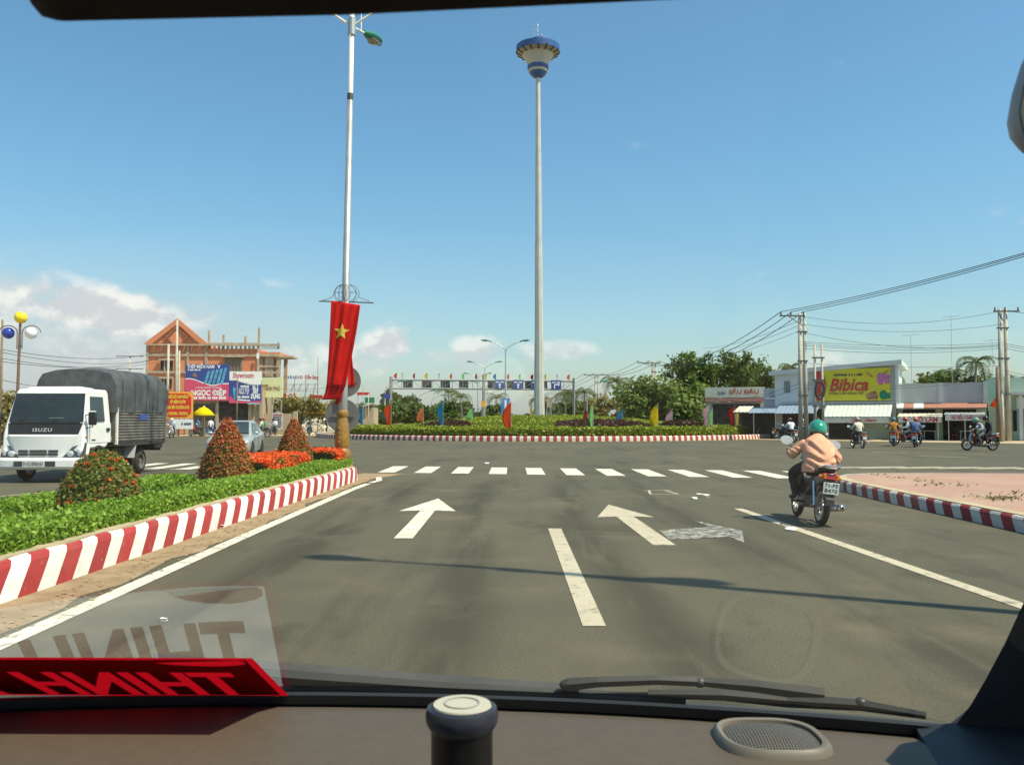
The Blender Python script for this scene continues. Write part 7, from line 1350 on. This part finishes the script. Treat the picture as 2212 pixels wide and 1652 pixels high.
b = B(); b.box(-.30, .30, -.03, .018, .545, .63); gr = b.build('grille', m_gr, ca); b = B(); b.box(-.30, .30, .018, .03, .585, .60); b.build('grille_bar', m_chrome, gr); b = B(); b.box(-.45, .45, -.05, .012, .30, .40); b.build('air_intake', m_gr, ca); b = B(); b.box(-.24, .24, .01, .03, .43, .53); b.build('number_plate', m_plate, ca)
# ================================================================ the vehicle the picture is taken from
m_dash = M('dash_plastic', (.090, .071, .052), .62, var=.06, scale=60, bump=.12, bscale=400, spec=.35); m_trim = M('dark_trim', (.022, .022, .026), .6, var=.15, bump=.1, bscale=200); m_liner = M('headliner', (.030, .026, .024), .95, var=.2, scale=40); m_rubber = M('seal_rubber', (.012, .012, .012), .7); m_wiper = M('wiper_black', (.035, .037, .036), .45); m_beige = M('beige_vinyl', (.40, .34, .24), .7, var=.1, scale=30)
def windscreen_glass():
    m = bpy.data.materials.new('windscreen_glass'); m.use_nodes = True; t = NT(m.node_tree); t.n.clear(); g = t.add('ShaderNodeNewGeometry')
    d = t.add('ShaderNodeVectorMath', operation='DOT_PRODUCT'); t.put(d.inputs[0], g.outputs['Incoming']); t.put(d.inputs[1], g.outputs['Normal']); c = t.math('ABSOLUTE', d.outputs['Value'])
    r_ = t.math('ADD', .04, t.math('MULTIPLY', .96, t.math('POWER', t.math('SUBTRACT', 1.0, c), 5.0))); f = t.math('DIVIDE', t.math('MULTIPLY', r_, 2.0), t.math('ADD', r_, 1.0), clamp=True)     # both faces of the pane together
    tr = t.add('ShaderNodeBsdfTransparent'); tr.inputs[0].default_value = (.94, .965, .945, 1); gl = t.add('ShaderNodeBsdfGlossy'); gl.inputs['Roughness'].default_value = .015
    mx = t.add('ShaderNodeMixShader'); t.put(mx.inputs[0], f); t.l.new(tr.outputs[0], mx.inputs[1]); t.l.new(gl.outputs[0], mx.inputs[2]); t.l.new(mx.outputs[0], t.add('ShaderNodeOutputMaterial').inputs[0]); return m
ZD = 1.14; CB = Vector((-.3, .3, 0)); AL = R(40)
def wbase(X): return 1.137 - .135 * ((X + .3) / .85) ** 2
cab = empty('passenger_van', CB); tag(cab, 'dashboard, pillar, sun visors and windscreen of the van the scene is seen from', 'van')
def cb(b, name, mat, parent=None, **kw):
    b.v = [(x - CB.x, y - CB.y, z - CB.z) for x, y, z in b.v]; return b.build(name, mat, parent or cab, **kw)
XS = [-1.20 + 1.84 * i / 30 for i in range(31)]
b = B(); b.loft([[(X, wbase(X) + .02, ZD - .02), (X, wbase(X) - .015, ZD - .004), (X, wbase(X) - .06, ZD + .004), (X, .90, ZD + .004), (X, .76, ZD), (X, .64, ZD - .012), (X, .585, ZD - .06), (X, .57, ZD - .2), (X, .60, .70), (X, wbase(X) + .02, .70)] for X in XS]); cb(b, 'dashboard', m_dash, smooth=True)
b = B(); V = []; nS = 14; SM = 1.16
for X in XS:
    for j in range(nS + 1): s = SM * j / nS; bow = .03 * math.sin(math.pi * j / nS) * (1 - ((X + .3) / 1.0) ** 2); V.append((X, wbase(X) + .012 - s * math.cos(AL) + bow * .6, ZD - .002 + s * math.sin(AL) + bow * .7))
b.add(V, [(i * (nS + 1) + j, (i + 1) * (nS + 1) + j, (i + 1) * (nS + 1) + j + 1, i * (nS + 1) + j + 1) for i in range(30) for j in range(nS)]); cb(b, 'windscreen', windscreen_glass(), smooth=True)
b = B(); b.loft([[(X, wbase(X) + .016, ZD - .012), (X, wbase(X) - .004, ZD - .004), (X, wbase(X) - .006, ZD + .008), (X, wbase(X) + .020, ZD + .004)] for X in XS]); cb(b, 'windscreen_seal', m_rubber)
b = B(); b.loft([[(X, wbase(X) + .022, ZD - .010), (X, wbase(X) + .14, ZD - .030), (X, wbase(X) + .16, ZD - .10), (X, wbase(X) + .022, ZD - .10)] for X in XS]); cb(b, 'cowl', M('cowl_plastic', (.045, .047, .046), .6, var=.2, scale=20, dirt=.4))
b = B(); b.loft([[(X, wbase(X) + .165, ZD - .055), (X, 1.75 - .10 * ((X + .3) / .9) ** 2, .80), (X, 1.92 - .12 * ((X + .3) / .9) ** 2, .58), (X, 1.92 - .12 * ((X + .3) / .9) ** 2, .35), (X, wbase(X) + .165, .35)] for X in XS]); cb(b, 'bonnet', paint('van_silver', (.45, .46, .46)), bevel=.02)
# pillars, roof, doors, wheels
def pil(pts, name):
    b = B(); secs = []
    for p in pts: p = Vector(p); sgn = 1 if p.x > 0 else -1; secs.append([p, p + Vector((sgn * .035, .045, .0)), p + Vector((sgn * .10, .05, .0)), p + Vector((sgn * .12, -.03, .0)), p + Vector((sgn * .06, -.06, .0))])
    b.loft(secs); return cb(b, name, m_trim, smooth=True, bevel=.0)
rp = [at(2030, 1590, 1.02), at(2068, 1560, 1.005), at(2098, 1520, .985), at(2130, 1465, .965), at(2170, 1390, .935), at(2214, 1295, .90), at(2262, 1180, .86), Vector((.60, .70, 1.46)), Vector((.61, .48, 1.68)), Vector((.58, .36, 1.78))]
pil(rp, 'windscreen_pillar'); pil([(-1.16, 1.0, 1.10), (-1.15, .93, 1.22), (-1.14, .80, 1.37), (-1.12, .62, 1.54), (-1.10, .48, 1.68), (-1.06, .36, 1.78)], 'windscreen_pillar')
b = B(); b.loft([[(X, .44 - .05 * ((X + .3) / .85) ** 2, 1.745), (X, .30, 1.80), (X, -.8, 1.90), (X, -2.2, 1.88), (X, -2.2, 1.93), (X, -.8, 1.95), (X, .32, 1.85), (X, .43 - .05 * ((X + .3) / .85) ** 2, 1.775)] for X in (-1.18, -.8, -.3, .2, .62)]); cb(b, 'roof', m_liner)
for sx in (-1.24, .64): b = B(); b.box(sx, sx + .05, -2.2, 1.0, .35, 1.05); cb(b, 'door', m_trim, bevel=.01)
b = B(); b.box(-1.20, .64, -2.2, 1.75, .28, .36); cb(b, 'floor', m_chas)
for sx in (-1.12, .54):
    for y in (1.25, -1.5): w_ = wheel(cab, 'road_wheel', (sx - CB.x, y - CB.y, .32), .32, .19, rim_r=.62, spokes=8)
b = B(); P4 = [at(2018, 1590, 1.0), at(2240, 1560, .86), at(2240, 1700, .80), at(1960, 1690, .88)]; top = [Vector((p.x, p.y, ZD + .012)) for p in P4]
b.add([(.47, 1.03, ZD + .004), (.66, .92, ZD + .06), (.66, .60, ZD + .06), (.36, .60, ZD + .004), (.47, 1.03, ZD - .05), (.66, .92, ZD - .05), (.66, .60, ZD - .05), (.36, .60, ZD - .05)], [(0, 1, 2, 3), (7, 6, 5, 4), (0, 4, 5, 1), (1, 5, 6, 2), (2, 6, 7, 3), (3, 7, 4, 0)]); cb(b, 'dash_end_trim', M('navy_trim', (.016, .017, .022), .6, bump=.1, bscale=300))
# sun visors
b = B(); A0, A1, A2, A3 = at(70, 18, .43), at(130, 54, .42), at(760, 40, .42), at(1600, 0, .42); up = Vector((0, -.16, .085)); th = Vector((0, .012, .016))
e = [A0, at(92, 44, .425), A1, A2, A3, at(1900, -40, .42)]
b.loft([[p, p + th, p + th + up, p + up] for p in e]); v0 = cb(b, 'sun_visor', m_liner, bevel=.004)
YM = .66; e = [at(2244, 74, YM), at(2220, 122, YM), at(2199, 190, YM), at(2189, 250, YM), at(2198, 296, YM), at(2222, 326, YM), at(2298, 374, YM), at(2400, 374, YM), at(2420, 200, YM), at(2360, 60, YM)]; cM = at(2300, 215, YM)
b = B(); b.loft([[cM + (p - cM) * k + Vector((0, d, 0)) for p in e] for k, d in ((.96, -.004), (1.0, .002), (.94, .012), (.70, .03), (.2, .04))]); mh = cb(b, 'front_mirror', M('mirror_housing', (.32, .30, .28), .5), smooth=True)
b = B(); b.loft([[cM + (p - cM) * k + Vector((0, d, 0)) for p in e] for k, d in ((.935, -.005), (.92, -.009), (.5, -.014), (.05, -.016))]); o_ = cb(b, 'painted_reflection_lens', M('painted_reflection_lens', (.52, .44, .30), .4, .0, var=.25, scale=14), smooth=True)  # matt beige colour stands in for what the mirror would reflect
b = B(); b.tube([cM + Vector((.02, .03, 0)), cM + Vector((.10, .02, .10)), Vector((.58, .40, 1.80))], .010, 8); cb(b, 'mirror_stalk', m_trim)
# dashboard loudspeaker
sp0 = gnd(1665, 1592, ZD + .008); bez = lambda k, rx, ry, z: [(sp0.x + rx * (abs(math.cos(a)) ** .7) * (1 if math.cos(a) >= 0 else -1), sp0.y + ry * (abs(math.sin(a)) ** .7) * (1 if math.sin(a) >= 0 else -1) - .05 * (rx * math.cos(a)), ZD + .004 + z) for a in [2 * math.pi * i / 40 for i in range(40)]]
b = B(); b.loft([bez(0, .062, .057, -.004), bez(0, .060, .055, .005), bez(0, .056, .051, .009), bez(0, .051, .046, .008), bez(0, .050, .045, .001)]); sb_ = cb(b, 'speaker_bezel', M('bezel_plastic', (.16, .14, .115), .5), smooth=True)
def mesh_mat():
    m = bpy.data.materials.new('speaker_mesh'); m.use_nodes = True; t = NT(m.node_tree); bs = t.n['Principled BSDF']; v = t.add('ShaderNodeNewGeometry').outputs['Position']; vo = t.add('ShaderNodeTexVoronoi', voronoi_dimensions='2D'); vo.inputs['Scale'].default_value = 300; vo.inputs['Randomness'].default_value = 0; t.put(vo.inputs['Vector'], v)
    hole = t.step(vo.outputs[0], .46, .30); t.put(bs.inputs['Base Color'], t.mix(hole, (.17, .15, .12), (.012, .011, .010))); bs.inputs['Roughness'].default_value = .5; bs.inputs['Metallic'].default_value = .2
    bp = t.add('ShaderNodeBump'); bp.inputs['Strength'].default_value = .8; bp.inputs['Distance'].default_value = .002; t.put(bp.inputs['Height'], t.math('SUBTRACT', 1.0, hole)); t.put(bs.inputs['Normal'], bp.outputs[0]); return m
b = B(); b.loft([bez(0, .050 * k, .045 * k, .004 + .010 * (1 - k * k)) for k in (1, .95, .9, .8, .7, .6, .5, .4, .3, .2, .1, .02)]); cb(b, 'speaker_grille', mesh_mat(), sb_, smooth=True) if False else cb(b, 'speaker_grille', mesh_mat(), smooth=True)
# wipers resting at the foot of the glass, outside
def wip(pts, r, name, parent=None, mat=None): b = B(); b.tube(pts, r, 6); return cb(b, name, mat or m_wiper, parent)
wa = wip([at(420, 1448, 1.22), at(700, 1468, 1.215), at(950, 1484, 1.21), at(1250, 1497, 1.20)], [.012, .011, .009, .006], 'wiper_blade'); wip([at(620, 1470, 1.225), at(900, 1492, 1.22), at(1160, 1500, 1.21), at(1480, 1512, 1.19)], [.008, .008, .009, .011], 'wiper_arm', None)
b = B(); b.loft([[at(u, v0, 1.26), at(u, v1, 1.22), at(u, v1, 1.24), at(u, v0, 1.28)] for u, v0, v1 in ((330, 1410, 1500), (620, 1430, 1505), (900, 1452, 1508), (1180, 1472, 1510), (1300, 1481, 1511))]); cb(b, 'wiper_spoiler', M('wiper_spoiler', (.06, .062, .06), .5))
wip([at(1225, 1478, 1.19), at(1290, 1472, 1.185), at(1420, 1468, 1.18), at(1520, 1472, 1.175), at(1640, 1482, 1.16), at(1780, 1500, 1.14)], [.010, .008, .007, .007, .009, .010], 'wiper_arm'); wip([at(1400, 1498, 1.18), at(1560, 1500, 1.165), at(1700, 1512, 1.15), at(1860, 1522, 1.12), at(2000, 1545, 1.08)], [.006, .008, .010, .008, .005], 'wiper_blade')
for u, v, Y in ((1222, 1478, 1.19), (1860, 1517, 1.12), (1512, 1473, 1.175)): b = B(); b.ball(at(u, v, Y), (.009, .008, .007), 10, 6); cb(b, 'wiper_pivot', m_wiper, smooth=True)
# ---------------------------------------------------------------- red acrylic name sign on the dashboard, seen from behind
BR, TR = gnd(625, 1503, ZD + .006), Vector((-.288, .975, ZD + .097)); e2 = (TR - BR); hs = e2.length; e2.normalize(); e1 = Vector((-1, .012, 0)).normalized(); nO = e1.cross(e2).normalized()
if nO.z < 0: nO = -nO
sg = empty('acrylic_sign', BR); tag(sg, 'red translucent acrylic name sign leaning on the dashboard, lettering seen from behind', 'sign'); WS = .62
def sp3(a, c_, o=0.0): return (e1 * a + e2 * c_ + nO * o)
def red_acrylic():
    m = bpy.data.materials.new('red_acrylic'); m.use_nodes = True; t = NT(m.node_tree); t.n.clear(); tr = t.add('ShaderNodeBsdfTranslucent'); tr.inputs[0].default_value = (.52, .004, .012, 1); d = t.add('ShaderNodeBsdfDiffuse'); d.inputs[0].default_value = (.48, .012, .018, 1); g = t.add('ShaderNodeBsdfGlossy'); g.inputs['Roughness'].default_value = .08; g.inputs[0].default_value = (.5, .5, .5, 1)
    a = t.add('ShaderNodeMixShader'); a.inputs[0].default_value = .42; t.l.new(tr.outputs[0], a.inputs[1]); t.l.new(d.outputs[0], a.inputs[2]); b_ = t.add('ShaderNodeMixShader'); b_.inputs[0].default_value = .03; t.l.new(a.outputs[0], b_.inputs[1]); t.l.new(g.outputs[0], b_.inputs[2]); t.l.new(b_.outputs[0], t.add('ShaderNodeOutputMaterial').inputs[0]); return m
b = B(); b.add([sp3(0, 0), sp3(WS, 0), sp3(WS, hs), sp3(0, hs)], [(0, 1, 2, 3)]); me_ = bpy.data.meshes.new('sheet'); me_.from_pydata([tuple(v) for v in b.v], [], b.f); obj('sheet', me_, red_acrylic(), sg)
cu = bpy.data.curves.new('film', 'FONT'); cu.body = 'THINH  A'; cu.size = .155; cu.offset = .0040; cu.resolution_u = 4; cu.align_x = 'LEFT'; cu.space_character = 1.04; fo_ = bpy.data.objects.new('film', cu); col.objects.link(fo_)
for o in bpy.context.view_layer.objects: o.select_set(False)
bpy.context.view_layer.objects.active = fo_; fo_.select_set(True); bpy.ops.object.convert(target='CURVE'); fo_ = bpy.context.view_layer.objects.active; cv = fo_.data; cv.dimensions = '2D'; cv.fill_mode = 'BOTH'; cv.offset = -.0034
for s_ in cv.splines:
    for p in s_.bezier_points:
        for at_ in ('co', 'handle_left', 'handle_right'): q = getattr(p, at_); setattr(p, at_, (q[0] * .54 + .044, q[1] + .010, 0))
r = cv.splines.new('POLY'); r.points.add(3); r.use_cyclic_u = True
for k, (x, y) in enumerate(((.006, .004), (WS, .004), (WS, hs - .006), (.006, hs - .006))): r.points[k].co = (x, y, 0, 1)
r = cv.splines.new('POLY'); r.points.add(11); r.use_cyclic_u = True                       # corner ornament
for k, (x, y) in enumerate([(.020, hs - .013), (.045, hs - .011), (.085, hs - .011), (.118, hs - .012), (.114, hs - .018), (.100, hs - .025), (.080, hs - .030), (.058, hs - .032), (.038, hs - .031), (.024, hs - .027), (.016, hs - .022), (.016, hs - .016)]): r.points[k].co = (x, y, 0, 1)
dg = bpy.context.evaluated_depsgraph_get(); fm = bpy.data.meshes.new_from_object(fo_.evaluated_get(dg)); bpy.data.objects.remove(fo_); fm.materials.clear()
for v in fm.vertices: v.co = sp3(v.co.x, v.co.y, .0012)
mf = CLOTH('white_film', (.92, .93, .90), .0); obj('lettered_film', fm, mf, sg)
fb2 = fm.copy(); fb2.materials.clear()
for v in fb2.vertices: v.co -= nO * .0006
obj('film_light_block', fb2, CLOTH('film_light_block', (.70, .62, .62), .0), sg)  # added sheet under the film, stops light bouncing into the red acrylic
# ---------------------------------------------------------------- black bottle with pale cap
bc = at(998, 1521, .74); bt = empty('bottle', (bc.x, bc.y, ZD)); tag(bt, 'black bottle with pale round cap standing on the dashboard', 'bottle'); hb = bc.z - ZD; rb = .0300
b = B(); b.lathe([(rb * .80, 0), (rb * .84, .004), (rb * .86, .02), (rb * .86, hb - .022), (rb * .90, hb - .018)], 32); b.build('body', M('bottle_black', (.010, .010, .011), .35), bt, smooth=True)
b = B(); b.lathe([(rb * .90, hb - .019), (rb * 1.0, hb - .014), (rb * 1.02, hb - .008), (rb * .97, hb - .002), (rb * .86, hb), (rb * .84, hb - .002)], 32); b.build('collar', M('bottle_collar', (.028, .030, .045), .3), bt, smooth=True)
b = B(); b.lathe([(rb * .85, hb - .003), (rb * .80, hb + .0008), (rb * .02, hb + .0012)], 32); cp = b.build('cap', M('cap_cream', (.46, .44, .36), .5, var=.05), bt)
b = B(); b.lathe([(rb * .50, hb + .0011), (rb * .50, hb + .0020), (rb * .46, hb + .0020), (rb * .46, hb + .0011)], 32, cap=False); b.build('emboss_ring', M('cap_grey', (.30, .31, .28), .5), cp)
